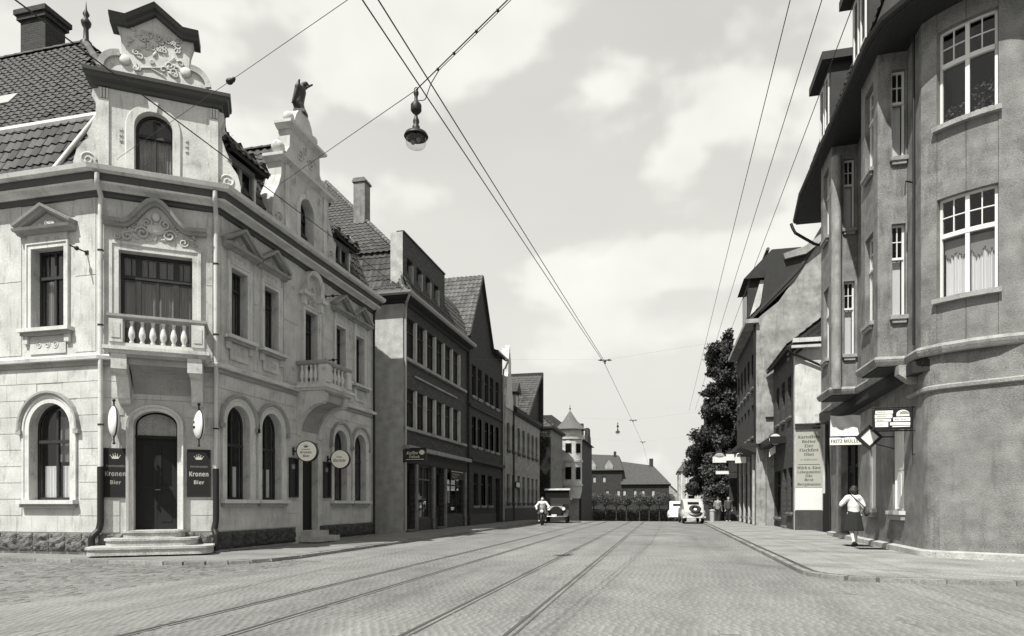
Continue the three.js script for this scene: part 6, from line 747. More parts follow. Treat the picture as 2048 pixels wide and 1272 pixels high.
{ // tall gabled house beyond it
  const X = 5.08, Z0 = -39.4, Z1 = -49.6, H = thing('tall_mansard_house', 'tall pale house with dark mansard roof, dormer and shop canopies', 'building', X, 0, Z0), E = frame(X, Z0, X + 9, Z0), F = frame(X, Z1, X, Z0), L = Z0 - Z1;
  part(H, 'end_wall', ext([[0, 0], [9, 0], [9, 16.8], [3.6, 16.8], [2.3, 14.4], [1.2, 12.8], [0.3, 12.1], [0, 11.8]], -0.3, 0), M.tanPlaster, E); const ops = []; for (const u of [0.8, 2.6, 4.4, 6.2, 8.2]) ops.push([u, u + 0.95, 8.2, 10.2], [u, u + 0.95, 5.3, 7.2]); for (const u of [0.6, 3.2, 5.6, 7.8]) ops.push([u, u + 1.6, 0.5, 3.2]);
  part(H, 'wall', ext(rect(0, L - 0.303, -0.4, 11.8), -0.3, 0, ops.map((o) => opening(...o))), M.brickDark, F); ops.forEach((o) => simpleWin(H, F, o, { sill: [0.06, 0.1, 0.1, M.greyPlaster] })); part(H, 'interior_body', bx(X + 0.8, X + 9, 0, 11.6, Z1, Z0 - 0.4), M.interior);
  part(H, 'roof', merge(polySlab([[X - 0.5, 11.8, Z0 + 0.1], [X - 0.5, 11.8, Z1], [X + 2.2, 14.6, Z1], [X + 2.2, 14.6, Z0 + 0.1]], 0.15), polySlab([[X + 2.2, 14.6, Z0 + 0.1], [X + 2.2, 14.6, Z1], [X + 4.2, 17.6, Z1], [X + 4.2, 17.6, Z0 + 0.1]], 0.15)), M.tile[0]); const b = { n: 220, rest: [] }; tiles(H, [[X - 0.5, 11.8, Z0 + 0.1], [X - 0.5, 11.8, Z1], [X + 2.2, 14.6, Z1], [X + 2.2, 14.6, Z0 + 0.1]], 0.3, 0.38, M.tile, b); flushTiles(H, b, M.tile[1]);
  part(H, 'tile_hung_cheek', ext([[0.2, 12.2], [2.0, 13.9], [3.9, 16.9], [8.8, 16.9], [8.8, 18.2], [4.2, 18.2], [2.6, 15.4], [0.6, 15.0]], -0.5, 0.06), M.tile[2], E); part(H, 'barge_board', ext([[1.5, 15.1], [2.6, 15.3], [5.6, 17.6], [5.5, 17.9], [2.5, 15.7], [1.4, 15.4]], 0.08, 0.3), M.tanPlaster, E);
  const D = part(H, 'dormer', merge(bx(X - 0.25, X + 2.5, 12.1, 14.6, Z0 - 4.4, Z0 - 1.4), ext([[X - 0.55, 14.6], [X + 2.6, 14.6], [X + 2.6, 16.2], [X + 1.0, 16.2]], Z0 - 4.7, Z0 - 1.1)), M.tile[2]); part(D, 'cheek_board', ext([[X - 0.3, 12.0], [X + 0.1, 12.0], [X + 0.75, 14.5], [X + 0.4, 14.5]], Z0 - 1.39, Z0 - 1.3), M.trim); for (const z of [-3.9, -2.9]) part(D, 'pane', bx(X - 0.27, X - 0.255, 12.6, 14.2, Z0 + z, Z0 + z + 0.8), M.pane); part(D, 'dormer_ridge', rod([X + 0.8, 16.25, Z0 - 4.7], [X + 0.8, 16.25, Z0 - 1.1], 0.1), M.tileLight[0]);
  part(H, 'eaves', merge(bx(X - 0.6, X + 0.1, 11.62, 11.85, Z1, Z0 + 0.25)), M.tanPlaster); part(H, 'canopy', merge(bx(X - 0.9, X + 0.02, 4.6, 4.8, Z1 + 0.4, Z0 + 0.05), ext([[X - 0.9, 4.6], [X, 4.6], [X, 4.2]], Z1 + 0.4, Z0 + 0.04)), M.frameDark); part(H, 'corner_pier', bx(X + 0.5, X + 1.9, 0.05, 4.62, Z0 + 0.003, Z0 + 0.45), M.tanPlaster); part(H, 'pier_canopy', ext([[0.0, 4.7], [2.0, 5.1], [2.0, 4.98], [0.4, 4.62]], 0.01, 0.6), M.frameDark, E);
  for (const z of [-40.2, -42.2, -44.6, -47]) part(H, 'shop_pier', bx(X - 0.12, X - 0.003, 0.1, 4.2, z - 0.16, z + 0.16), M.palePlaster); part(H, 'vent_cap', merge(bx(0.5, 0.95, 6.2, 6.26, 0.01, 0.14), rod([1.15, 6.3, 0.05], [1.15, 6.9, 0.05], 0.03)), M.darkIron, E); part(H, 'downpipe', rod([X - 0.08, 11.6, Z0 - 0.1], [X - 0.08, 4.7, Z0 - 0.1], 0.06), M.darkIron);
  for (const [x, y, z, w, h, dome, lab] of [[4.35, 3.9, -40.5, 0.62, 0.36, 1, 'white lamp sign with a curled handle, nearest under the canopies'], [4.2, 4.25, -43.2, 0.86, 0.4, 0, 'slanted white board sign hung under the dark canopy'], [3.7, 4.4, -47.5, 0.9, 0.42, 2, 'white sign with a domed grey hood against the dark tree'], [4.0, 3.55, -48.8, 0.9, 0.22, 0, 'thin white strip sign, farthest under the dark tree']]) { const S = thing('small_shop_sign', lab, 'sign', x, y, z, 'small white signs along the far shops'); part(S, 'panel', bx(x - w / 2, x + w / 2, y - h / 2, y + h / 2, z - 0.06, z + 0.06), M.white); part(S, 'arm', rod([x + w / 2, y, z], [X + 0.05, y, z], 0.02), M.darkIron); if (dome === 2) part(S, 'hood', new THREE.SphereGeometry(w * 0.4, 14, 6, 0, 6.3, 0, 1.57).scale(1, 0.7, 0.3), M.tanPlaster, place(x, y + h / 2, z)); if (dome === 1) part(S, 'handle', tube([[x - w * 0.4, y + h / 2, z], [x - w * 0.3, y + h, z], [x, y + h * 1.15, z], [x + w * 0.2, y + h, z]], 0.03, 6), M.white); }
}
{ const H = thing('dark_far_house', 'dark narrow house behind the big tree', 'building', 6, -0.5, -66), F = frame(3.9, -64, 10, -64); part(H, 'wall', ext([[0, -2], [6, -2], [6, 10.8], [0, 10.8]], -6, 0), M.brickDark, F); part(H, 'roof_slab', bx(3.6, 10, 10.8, 11.1, -70, -63.7), M.darkIron); part(H, 'balcony_rail', merge(rod([3.5, 8.6, -63.9], [4.2, 8.6, -63.9], 0.05), rod([3.4, 6.8, -63.9], [4.2, 6.8, -63.9], 0.05)), M.darkIron); part(H, 'shop_wall', bx(4.6, 10, -1, 4.4, -60, -50.2), M.brickDark); }

// ---------------------------------------------------------------- trees
function crown(list, n, s0, s1, yMin) { const pts = []; let guard = 0; while (pts.length < n && guard++ < n * 4) { const [cx, cy, cz, rx, ry, rz] = list[(rnd() * list.length) | 0]; const a = rr(0, 6.283), b = Math.acos(rr(-1, 1)), r = Math.pow(rnd(), 0.42) * (rnd() < 0.3 ? rr(1, 1.45) : 1); const x = cx + rx * r * Math.sin(b) * Math.cos(a), y = cy + ry * r * Math.cos(b), z = cz + rz * r * Math.sin(b) * Math.sin(a); if (fbm(x * 1.1, y * 1.1, z * 1.1, 4) < -0.16) continue; pts.push([x, y, z]); } return leafGeo(pts, s0, s1); }
{
  const T = thing('tall_street_tree', 'tall dark broad-leaved tree rising beside the far shops', 'tree', 4.6, -0.2, -55); const cl = []; for (let i = 0; i < 120; i++) { const y = rr(1.6, 14.0), k = (y - 2) / 12.6, w = 2.3 * (k < 0.3 ? 1.15 : 1.1 - k * 0.62); cl.push([4.7 + rr(-w, w) * 0.9 + (y < 7 ? -0.35 : 0.1), y, -55 + rr(-w, w), rr(0.3, 0.95), rr(0.25, 0.7), rr(0.3, 0.95)]); } cl.push([4.9, 14.6, -55, 0.45, 0.8, 0.45], [4.1, 13.6, -55, 0.4, 0.7, 0.4], [2.3, 5.6, -54.6, 0.6, 0.35, 0.5], [2.7, 4.9, -54.6, 0.6, 0.5, 0.5]);
  part(T, 'trunk', merge(tube([[4.6, -0.6, -55], [4.65, 2, -55], [4.7, 6, -55.1], [4.8, 11, -55]], 0.22, 8, 30), tube([[4.7, 3, -55], [4.0, 5, -54.8], [3.2, 6, -54.7]], 0.1, 6), tube([[4.7, 4, -55], [5.6, 6.4, -55.2]], 0.09, 6)), M.bark); part(T, 'crown', crown(cl, 90000, 0.07, 0.17), M.leaf);
  const T2 = thing('low_street_tree', 'low bushy tree under the tall dark one', 'tree', 4.4, -0.2, -51.5); const c2 = []; for (let i = 0; i < 26; i++) c2.push([4.3 + rr(-1.1, 1.0), rr(1.0, 4.8), -51.5 + rr(-1, 1), rr(0.4, 0.75), rr(0.35, 0.6), rr(0.4, 0.75)]); part(T2, 'trunk', merge(tube([[4.5, -0.5, -51.5], [4.45, 1.5, -51.5], [4.4, 3.4, -51.5]], 0.11, 8)), M.bark); part(T2, 'crown', crown(c2, 15000, 0.07, 0.13), M.leafB);
  const row = [['first', -7.6, -86, 0.95], ['', -6.2, -86, 0.8], ['', -4.9, -86, 0.75], ['', -3.2, -86, 0.95], ['', -2.0, -86, 0.75], ['', -0.7, -86.5, 0.95], ['', 0.5, -86, 0.85], ['', -9.2, -86, 0.9]].sort((a, b) => a[1] - b[1]); const ord = ['leftmost', 'second from the left', 'third from the left', 'fourth from the left', 'fourth from the right', 'third from the right', 'second from the right', 'rightmost'];
  row.forEach(([, x, z, r], i) => { const y = gy(z), t = thing('clipped_tree', `round clipped tree before the dark end house, ${ord[i]} of its row`, 'tree', x, y, z, 'row of round clipped trees'); part(t, 'trunk', cyl(0.09, 0.06, 2.6, x, y - 0.2, z, 8), M.bark); const ls = []; for (let k = 0; k < 1500; k++) { const a = rr(0, 6.283), b = Math.acos(rr(-1, 1)), q = Math.pow(rnd(), 0.35) * r * (1 + 0.12 * PN.noise(a * 2, b * 3, i)); ls.push([x + q * Math.sin(b) * Math.cos(a), y + 2.15 + r + q * Math.cos(b), z + q * Math.sin(b) * Math.sin(a)]); } part(t, 'crown', leafGeo(ls, 0.06, 0.11), i % 2 ? M.leafB : M.leafC); });
  const hl = []; for (let k = 0; k < 16000; k++) hl.push([rr(-12, 2.2), gy(-88) + rr(0, 1.9), -88 + rr(-0.6, 0.6)]); const h = single('hedge', leafGeo(hl, 0.06, 0.12), M.leaf, ID, 'dark hedge behind the row of clipped trees', 'hedge', null, 'stuff');
}

// ---------------------------------------------------------------- people (one smooth body surface each)
const hand = (w, dir, side, curl) => { // palm, four fingers of different length and a thumb at the palm's side
  const D = vec(dir).normalize(), S = vec(side).normalize(), C = new THREE.Vector3().crossVectors(D, S).normalize(), W = vec(w), at = (d, s, c) => W.clone().addScaledVector(D, d).addScaledVector(S, s).addScaledVector(C, c).toArray(), b = [[at(0, 0, 0), at(0.05, 0, 0), 0.024, 0.026], [at(0.02, 0.02, 0), at(0.085, 0.028, 0), 0.02, 0.018], [at(0.02, -0.02, 0), at(0.08, -0.028, 0), 0.02, 0.018]];
  [[-0.03, 0.058], [-0.01, 0.068], [0.011, 0.064], [0.031, 0.05]].forEach(([s, l]) => { b.push([at(0.085, s, 0), at(0.085 + l * 0.5, s * 1.1, curl * 0.35 * l), 0.0095, 0.009], [at(0.085 + l * 0.5, s * 1.1, curl * 0.35 * l), at(0.085 + l * 0.85, s * 1.1, curl * l), 0.009, 0.007]); });
  b.push([at(0.03, -0.03, 0), at(0.06, -0.058, curl * 0.012), 0.012, 0.0105], [at(0.06, -0.058, curl * 0.012), at(0.088, -0.06, curl * 0.024), 0.0105, 0.008]); return b;
};
const headBones = (x, y, z, f) => [[[x, y - 0.17, z], [x, y - 0.05, z], 0.05, 0.052], [[x, y + 0.02, z - f * 0.012], [x, y + 0.035, z + f * 0.012], 0.083, 0.083], [[x, y - 0.06, z + f * 0.03], [x, y - 0.02, z + f * 0.03], 0.05, 0.062], [[x, y + 0.0, z + f * 0.088], [x, y - 0.028, z + f * 0.108], 0.009, 0.013], [[x - 0.083, y - 0.012, z], [x - 0.086, y + 0.018, z], 0.013, 0.016], [[x + 0.083, y - 0.012, z], [x + 0.086, y + 0.018, z], 0.013, 0.016]];
const faceParts = (P, x, y, z, f, mx) => { for (const s of [-1, 1]) part(P, 'eye', sph(0.011, x + s * 0.032, y + 0.012, z + f * 0.083, 8), M.hair, mx); part(P, 'mouth', bx(x - 0.022, x + 0.022, y - 0.058, y - 0.05, z + f * 0.078, z + f * 0.084), M.cloth, mx); };
{ // woman walking away along the tenement
  const mx = place(5.32, 0.07, -20.6, 0.12), P = thing('person', 'woman in pale blouse and dark skirt with a shoulder strap walking past the tenement', 'person', 5.32, 0.12, -20.6);
  const leg = [[[0.09, 0.94, 0], [0.095, 0.5, -0.07], 0.09, 0.056], [[0.095, 0.5, -0.07], [0.09, 0.1, -0.1], 0.056, 0.036], [[0.09, 0.06, -0.08], [0.09, 0.035, -0.25], 0.04, 0.028], [[-0.09, 0.94, 0], [-0.095, 0.5, 0.05], 0.09, 0.056], [[-0.095, 0.5, 0.05], [-0.09, 0.15, 0.24], 0.056, 0.036], [[-0.09, 0.12, 0.25], [-0.09, 0.035, 0.12], 0.036, 0.028]];
  const body = [...leg, [[0, 0.98, 0], [0, 1.2, 0], 0.15, 0.13], [[0, 1.2, 0], [0, 1.36, 0], 0.13, 0.13], [[-0.12, 1.4, 0], [0.12, 1.4, 0], 0.075, 0.075], [[0, 1.42, 0], [0, 1.52, -0.01], 0.055, 0.05], [[0.19, 1.4, 0], [0.25, 1.14, 0.05], 0.052, 0.042], [[0.25, 1.14, 0.05], [0.24, 0.94, -0.08], 0.042, 0.028], [[-0.19, 1.4, 0], [-0.34, 1.2, -0.02], 0.052, 0.042], [[-0.34, 1.2, -0.02], [-0.22, 1.24, -0.22], 0.042, 0.028]];
  const bodyG = merge(sdfGeo(body, 0.05, 0.014), sdfGeo(headBones(0, 1.62, -0.01, -1), 0.03, 0.006), sdfGeo(hand([0.24, 0.94, -0.08], [0, -1, -0.3], [0, 0.2, -1], 1), 0.012, 0.0035), sdfGeo(hand([-0.22, 1.24, -0.22], [0.5, 0.3, -0.8], [0, 1, 0.3], 1), 0.012, 0.0035)); const Bd = part(P, 'body', bodyG, M.skin, mx); faceParts(P, 0, 1.62, -0.01, -1, mx);
  part(P, 'blouse', sdfGeo([[[0, 1.0, 0], [0, 1.2, 0], 0.155, 0.15], [[0, 1.2, 0], [0, 1.36, 0], 0.15, 0.145], [[-0.13, 1.41, 0], [0.13, 1.41, 0], 0.088, 0.088], [[0.19, 1.4, 0], [0.25, 1.18, 0.05], 0.072, 0.066], [[-0.19, 1.4, 0], [-0.32, 1.24, -0.02], 0.072, 0.066]], 0.05, 0.014), M.blouse, mx);
  { const pr = []; for (let i = 0; i <= 8; i++) { const k = i / 8; pr.push([0.152 + 0.09 * Math.pow(k, 0.6) + 0.03 * k, 1.06 - 0.60 * k]); } pr.push([0.255, 0.455]); const sk = lathe(pr, 36), p = sk.attributes.position; for (let i = 0; i < p.count; i++) { const a = Math.atan2(p.getZ(i), p.getX(i)), k = clamp((1.06 - p.getY(i)) / 0.6, 0, 1), w = 1 + 0.06 * k * Math.sin(a * 9); p.setXYZ(i, p.getX(i) * w * 0.95, p.getY(i), p.getZ(i) * w * 0.88); } sk.computeVertexNormals(); part(P, 'skirt', sk, M.skirt, mx); }
  part(P, 'hair', sdfGeo([[[0, 1.65, 0.0], [0, 1.68, 0.015], 0.094, 0.09], [[0, 1.6, 0.05], [0, 1.54, 0.055], 0.07, 0.06], [[-0.05, 1.62, 0.02], [0.05, 1.62, 0.02], 0.075, 0.075]], 0.03, 0.008), M.hair, mx); for (const [a, b] of [[[0.09, 0.05, -0.06], [0.09, 0.03, -0.25]], [[-0.09, 0.12, 0.28], [-0.09, 0.03, 0.12]]]) part(P, 'shoe', sdfGeo([[a, b, 0.046, 0.036]], 0.02, 0.01), M.skirt, mx);
  const Bg = thing('shoulder_bag', 'dark shoulder bag on a long strap carried by the walking woman', 'bag', 5.58, 0.12, -20.6); part(Bg, 'bag_body', new THREE.SphereGeometry(1, 14, 10).scale(0.06, 0.13, 0.15).translate(0.33, 1.0, 0.06), M.cloth, mx); part(Bg, 'strap', tube([[0.31, 1.1, 0.06], [0.17, 1.2, 0.17], [0.0, 1.36, 0.17], [-0.1, 1.5, 0.07], [-0.08, 1.5, -0.05]], 0.014, 6, 24), M.skirt, mx);
}
{ // motorcyclist coming towards the viewer
  const X = -7.35, Zp = -39.4, mx = place(X, 0, Zp, 0.12), B = thing('motorcycle', 'dark motorcycle ridden towards the viewer in front of the van', 'motorcycle', X, 0, Zp);
  for (const z of [0.68, -0.66]) { const W = part(B, 'wheel', merge(new THREE.TorusGeometry(0.29, 0.05, 10, 30).rotateY(Math.PI / 2), new THREE.TorusGeometry(0.235, 0.014, 6, 30).rotateY(Math.PI / 2)).translate(0, 0.34, z), M.rubber, mx); part(W, 'spokes', merge(...Array.from({ length: 12 }, (_, i) => { const a = i / 12 * 6.283; return rod([0.02 * (i % 2 ? 1 : -1), 0.34, z], [0, 0.34 + 0.24 * Math.sin(a), z + 0.24 * Math.cos(a)], 0.004, 4); }), new THREE.CylinderGeometry(0.05, 0.05, 0.1, 10).rotateZ(Math.PI / 2).translate(0, 0.34, z)), M.steel, mx); part(B, 'mudguard', new THREE.TorusGeometry(0.36, 0.035, 6, 16, Math.PI * 0.9).rotateZ(0.1).rotateY(Math.PI / 2).translate(0, 0.34, z), M.black, mx); }
  part(B, 'frame', merge(tube([[0, 0.95, 0.4], [0, 0.6, 0.25], [0, 0.3, 0.1], [0, 0.28, -0.3], [0, 0.36, -0.66]], 0.03, 8), tube([[0, 0.85, 0.4], [0, 0.8, 0], [0, 0.66, -0.3], [0, 0.36, -0.66]], 0.025, 8), rod([0.08, 0.34, 0.68], [0.07, 0.95, 0.42], 0.022), rod([-0.08, 0.34, 0.68], [-0.07, 0.95, 0.42], 0.022)), M.black, mx);
  part(B, 'fuel_tank', new THREE.SphereGeometry(1, 16, 12).scale(0.13, 0.12, 0.26).translate(0, 0.88, 0.14), M.black, mx); part(B, 'engine', merge(bx(-0.1, 0.1, 0.3, 0.55, -0.12, 0.2), cyl(0.09, 0.09, 0.22, 0, 0.55, 0.05, 10), new THREE.CylinderGeometry(0.12, 0.12, 0.3, 12).rotateZ(Math.PI / 2).translate(0, 0.38, -0.05)), M.steel, mx); part(B, 'saddle', new THREE.SphereGeometry(1, 14, 10).scale(0.15, 0.06, 0.2).translate(0, 0.82, -0.28), M.cloth, mx); part(B, 'headlight', merge(new THREE.CylinderGeometry(0.1, 0.06, 0.14, 16).rotateX(Math.PI / 2).translate(0, 0.86, 0.56), new THREE.SphereGeometry(0.095, 14, 8).scale(1, 1, 0.3).translate(0, 0.86, 0.63)), M.white, mx); part(B, 'handlebar', tube([[-0.36, 1.0, 0.2], [-0.22, 1.04, 0.32], [0, 1.0, 0.42], [0.22, 1.04, 0.32], [0.36, 1.0, 0.2]], 0.014, 6), M.steel, mx);
  const P = thing('person', 'rider in a white shirt leaning on the handlebars of the motorcycle', 'person', X, 0, Zp);
  const up = [[[0, 0.92, -0.26], [0, 1.15, -0.2], 0.14, 0.15], [[0, 1.15, -0.2], [0, 1.34, -0.12], 0.15, 0.15], [[-0.15, 1.38, -0.1], [0.15, 1.38, -0.1], 0.08, 0.08], [[0, 1.4, -0.1], [0, 1.5, -0.06], 0.06, 0.055]], arms = [[[-0.22, 1.38, -0.1], [-0.4, 1.14, 0.0], 0.06, 0.047], [[-0.4, 1.14, 0.0], [-0.34, 1.04, 0.17], 0.047, 0.033], [[0.22, 1.38, -0.1], [0.4, 1.14, 0.0], 0.06, 0.047], [[0.4, 1.14, 0.0], [0.34, 1.04, 0.17], 0.047, 0.033]], legs = [[[-0.1, 0.9, -0.24], [-0.2, 0.72, 0.2], 0.1, 0.07], [[-0.2, 0.72, 0.2], [-0.19, 0.32, 0.05], 0.07, 0.045], [[-0.19, 0.28, 0.03], [-0.2, 0.25, 0.2], 0.045, 0.035], [[0.1, 0.9, -0.24], [0.2, 0.72, 0.2], 0.1, 0.07], [[0.2, 0.72, 0.2], [0.19, 0.32, 0.05], 0.07, 0.045], [[0.19, 0.28, 0.03], [0.2, 0.25, 0.2], 0.045, 0.035]];
  part(P, 'body', merge(sdfGeo([...up, ...arms, ...legs], 0.05, 0.015), sdfGeo(headBones(0, 1.6, -0.04, 1), 0.03, 0.006), ...[-1, 1].map((s) => sdfGeo(hand([s * 0.34, 1.04, 0.17], [0, -0.2, 1], [s, 0, 0], 1), 0.012, 0.0035))), M.skin, mx); faceParts(P, 0, 1.6, -0.04, 1, mx);
  const fat = (b, d) => b.map(([p, q, r0, r1]) => [p, q, r0 + d, r1 + d]); part(P, 'shirt', sdfGeo([...fat(up.slice(0, 3), 0.02), ...fat(arms, 0.016)], 0.05, 0.015), M.blouse, mx); part(P, 'trousers', sdfGeo([...fat(legs.filter((_, i) => i % 3 < 2), 0.018), [[0, 0.9, -0.26], [0, 0.98, -0.25], 0.155, 0.15]], 0.05, 0.015), M.cloth, mx); part(P, 'hair', sdfGeo([[[0, 1.64, -0.06], [0, 1.67, -0.05], 0.09, 0.088]], 0.03, 0.01), M.hair, mx);
}
{ // old dark van at the left kerb
  const mx = place(-7.35, 0, -45.2, 0.10), V = thing('old_van', 'old dark motor van with pale roof standing at the left kerb', 'van', -7.35, 0, -45.2), w = 0.82;
  part(V, 'body', merge(ext([[-1.9, 0.55], [0.55, 0.55], [0.55, 1.3], [0.42, 2.1], [0.2, 2.22], [-1.9, 2.22]], -w, w).rotateY(-Math.PI / 2), bx(-w - 0.01, -w, 1.3, 1.34, -1.8, 0.5)), M.black, mx);
  part(V, 'bonnet', ext([[0.55, 0.6], [1.55, 0.62], [1.6, 1.0], [1.5, 1.16], [0.55, 1.3]], -0.42, 0.42).rotateY(-Math.PI / 2), M.black, mx); part(V, 'roof', ext([[-2.0, 2.225], [0.75, 2.225], [0.8, 2.26], [0.3, 2.36], [-1.0, 2.42], [-2.0, 2.36]], -w - 0.06, w + 0.06).rotateY(-Math.PI / 2), M.palePlaster, mx);
  part(V, 'windscreen', merge(bx(-0.7, 0.7, 1.45, 2.02, 0.0, 0.015)), M.pane, shift(mx, 0, 0, 0.56, 0, -0.14)); part(V, 'grille', ext(opening(-0.32, 0.32, 0.62, 1.14, 0.2), 1.6, 1.64), M.darkIron, mx); part(V, 'bumper', tube([[-0.75, 0.46, 1.7], [0, 0.44, 1.82], [0.75, 0.46, 1.7]], 0.045, 8), M.steel, mx); part(V, 'number_plate', bx(-0.3, 0.05, 0.5, 0.6, 1.83, 1.845), M.white, mx);
  for (const s of [-1, 1]) { const Hl = part(V, 'headlight', merge(new THREE.SphereGeometry(0.13, 16, 10).scale(1, 1, 0.8), rod([0, -0.1, 0], [-s * 0.1, -0.3, -0.1], 0.02)), M.steel, shift(mx, s * 0.5, 0.98, 1.5)); part(Hl, 'lens', new THREE.CylinderGeometry(0.115, 0.115, 0.02, 16).rotateX(Math.PI / 2), M.white, shift(mx, s * 0.5, 0.98, 1.6)); part(V, 'fender', ext([[0.75, 0.5], [0.82, 0.75], [1.05, 0.92], [1.35, 0.88], [1.62, 0.62], [1.66, 0.5], [1.5, 0.66], [1.2, 0.8], [0.95, 0.7]], s > 0 ? 0.5 : -0.84, s > 0 ? 0.84 : -0.5).rotateY(-Math.PI / 2), M.black, mx); for (const z of [1.18, -1.25]) { const W = part(V, 'wheel', new THREE.TorusGeometry(0.29, 0.085, 10, 26).rotateY(Math.PI / 2).translate(s * 0.7, 0.375, z), M.rubber, mx); part(W, 'hub', new THREE.CylinderGeometry(0.23, 0.23, 0.09, 18).rotateZ(Math.PI / 2).translate(s * 0.7, 0.375, z), M.darkIron, mx); } part(V, 'mirror', merge(rod([s * 0.8, 1.6, 0.5], [s * 0.98, 1.66, 0.6], 0.015), bx(s * 0.98 - 0.06, s * 0.98 + 0.06, 1.58, 1.74, 0.59, 0.62)), M.steel, mx); }
}
function saloon(label, X, Y, Zc, ry, body, spare) { // rounded pre-war saloon seen from behind (+z is its tail)
  const mx = place(X, Y, Zc, ry), C = thing('car', label, 'car', X, Y, Zc, 'cars at the right kerb');
  const side = [[-2.0, 0.5], [-1.95, 0.95], [-0.75, 1.08], [-0.45, 1.5], [-0.1, 1.6], [0.7, 1.58], [1.15, 1.42], [1.55, 1.05], [1.85, 0.75], [1.92, 0.5]]; const g = ext(side, -0.62, 0.62).rotateY(Math.PI / 2); const p = g.attributes.position; part(C, 'body', new THREE.ExtrudeGeometry(shape(side), { depth: 1.0, bevelEnabled: true, bevelThickness: 0.14, bevelSize: 0.07, bevelSegments: 4 }).translate(0, 0, -0.5).rotateY(-Math.PI / 2), body, mx);
  part(C, 'rear_window', bx(-0.36, 0.36, -0.13, 0.13, -0.01, 0.012), M.pane, shift(mx, 0, 1.33, 1.35, 0, -0.72)); for (const s of [-1, 1]) { part(C, 'side_window', ext([[-0.35, 1.12], [0.05, 1.12], [0.05, 1.46], [-0.15, 1.46]], -0.006, 0.006).rotateY(-Math.PI / 2), M.pane, shift(mx, s * 0.648, 0, 0)); part(C, 'fender', new THREE.SphereGeometry(1, 16, 12).scale(0.2, 0.36, 0.55).translate(s * 0.62, 0.6, 1.2), body, mx); for (const z of [1.2, -1.25]) { const W = part(C, 'wheel', new THREE.TorusGeometry(0.25, 0.08, 10, 24).rotateY(Math.PI / 2).translate(s * 0.62, 0.33, z), M.rubber, mx); part(W, 'hub_cap', new THREE.CylinderGeometry(0.15, 0.15, 0.1, 16).rotateZ(Math.PI / 2).translate(s * 0.63, 0.33, z), M.steel, mx); } part(C, 'tail_light', sph(0.045, s * 0.6, 0.78, 1.72, 8), M.darkIron, mx); }
  part(C, 'bumper', tube([[-0.72, 0.42, 1.85], [-0.4, 0.42, 1.98], [0.4, 0.42, 1.98], [0.72, 0.42, 1.85]], 0.045, 8), M.white, mx); if (spare) { const b = shift(mx, 0.08, 0.88, 1.74, 0, -0.75); part(C, 'boot_panel', new THREE.SphereGeometry(1, 18, 10).scale(0.56, 0.5, 0.08), M.black, b); part(C, 'spare_wheel', merge(new THREE.TorusGeometry(0.26, 0.07, 10, 26)), M.rubber, shift(b, 0, 0, 0.1)); part(C, 'spare_hub', new THREE.SphereGeometry(0.11, 14, 8).scale(1, 1, 0.4), M.white, shift(b, 0, 0, 0.1)); }
}
saloon('pale rounded saloon with dark spare wheel on its tail, at the right kerb', 1.72, 0, -46.2, 0.08, mat(0.5, { roughness: 0.35 }), true);
saloon('white car ahead of the saloon, mostly hidden behind the crest', 0.98, gy(-54.5), -54.5, 0.0, mat(0.7, { roughness: 0.35 }), false);

// ---------------------------------------------------------------- overhead wires and hanging lamps
const lampHang = (x, y, z, label, s = 1) => {
  const L = thing('hanging_street_lamp', label, 'street lamp', x, y, z, 'lamps hung over the street'), mx = place(x, y, z);
  part(L, 'housing', lathe([[0.0, 0], [0.045, -0.01], [0.05, -0.05], [0.03, -0.1], [0.035, -0.2], [0.07, -0.22], [0.1, -0.26], [0.1, -0.36], [0.07, -0.4], [0.03, -0.41], [0.03, -0.48], [0.05, -0.52], [0.06, -0.57], [0.045, -0.62], [0.07, -0.66], [0.07, -0.71]], 18), M.darkIron, mx); part(L, 'shade', lathe([[0.065, -0.7], [0.1, -0.73], [0.2, -0.79], [0.225, -0.84], [0.215, -0.86], [0.19, -0.83], [0.06, -0.74]], 24), M.darkIron, mx);
  part(L, 'glass_bowl', lathe([[0.185, -0.84], [0.19, -0.92], [0.185, -0.99], [0.16, -1.02], [0.08, -1.035], [0, -1.04]], 24), M.glass, mx); part(L, 'bulb', sph(0.05, -0.06, -0.93, 0, 10), M.greyPlaster, mx); part(L, 'bulb', sph(0.045, 0.05, -0.92, 0.02, 10), M.greyPlaster, mx); part(L, 'eyelet', new THREE.TorusGeometry(0.035, 0.009, 6, 14), M.darkIron, shift(mx, 0, 0.03, 0)); return L;
};
lampHang(-4.47, 8.92, -11.27, 'dark hanging street lamp with glass bowl, nearest over the street'); lampHang(-4.2, 8.7, -60, 'small distant hanging street lamp over the crest of the road');
const wireThing = (name, pts, r, label, group, sag = 0) => { const p = []; for (let i = 0; i + 1 < pts.length; i++) { const a = vec(pts[i]), b = vec(pts[i + 1]); const n = sag ? 10 : 1; for (let k = 0; k < n; k++) { const t = k / n, q = a.clone().lerp(b, t); q.y -= sag * 4 * t * (1 - t); p.push(q.toArray()); } } p.push(pts[pts.length - 1]); const gs = []; for (let i = 0; i + 1 < p.length; i++) gs.push(rod(p[i], p[i + 1], r, 5)); const c = vec(pts[0]); return single(name, merge(gs), M.wire, ID, label, 'wire', group); };
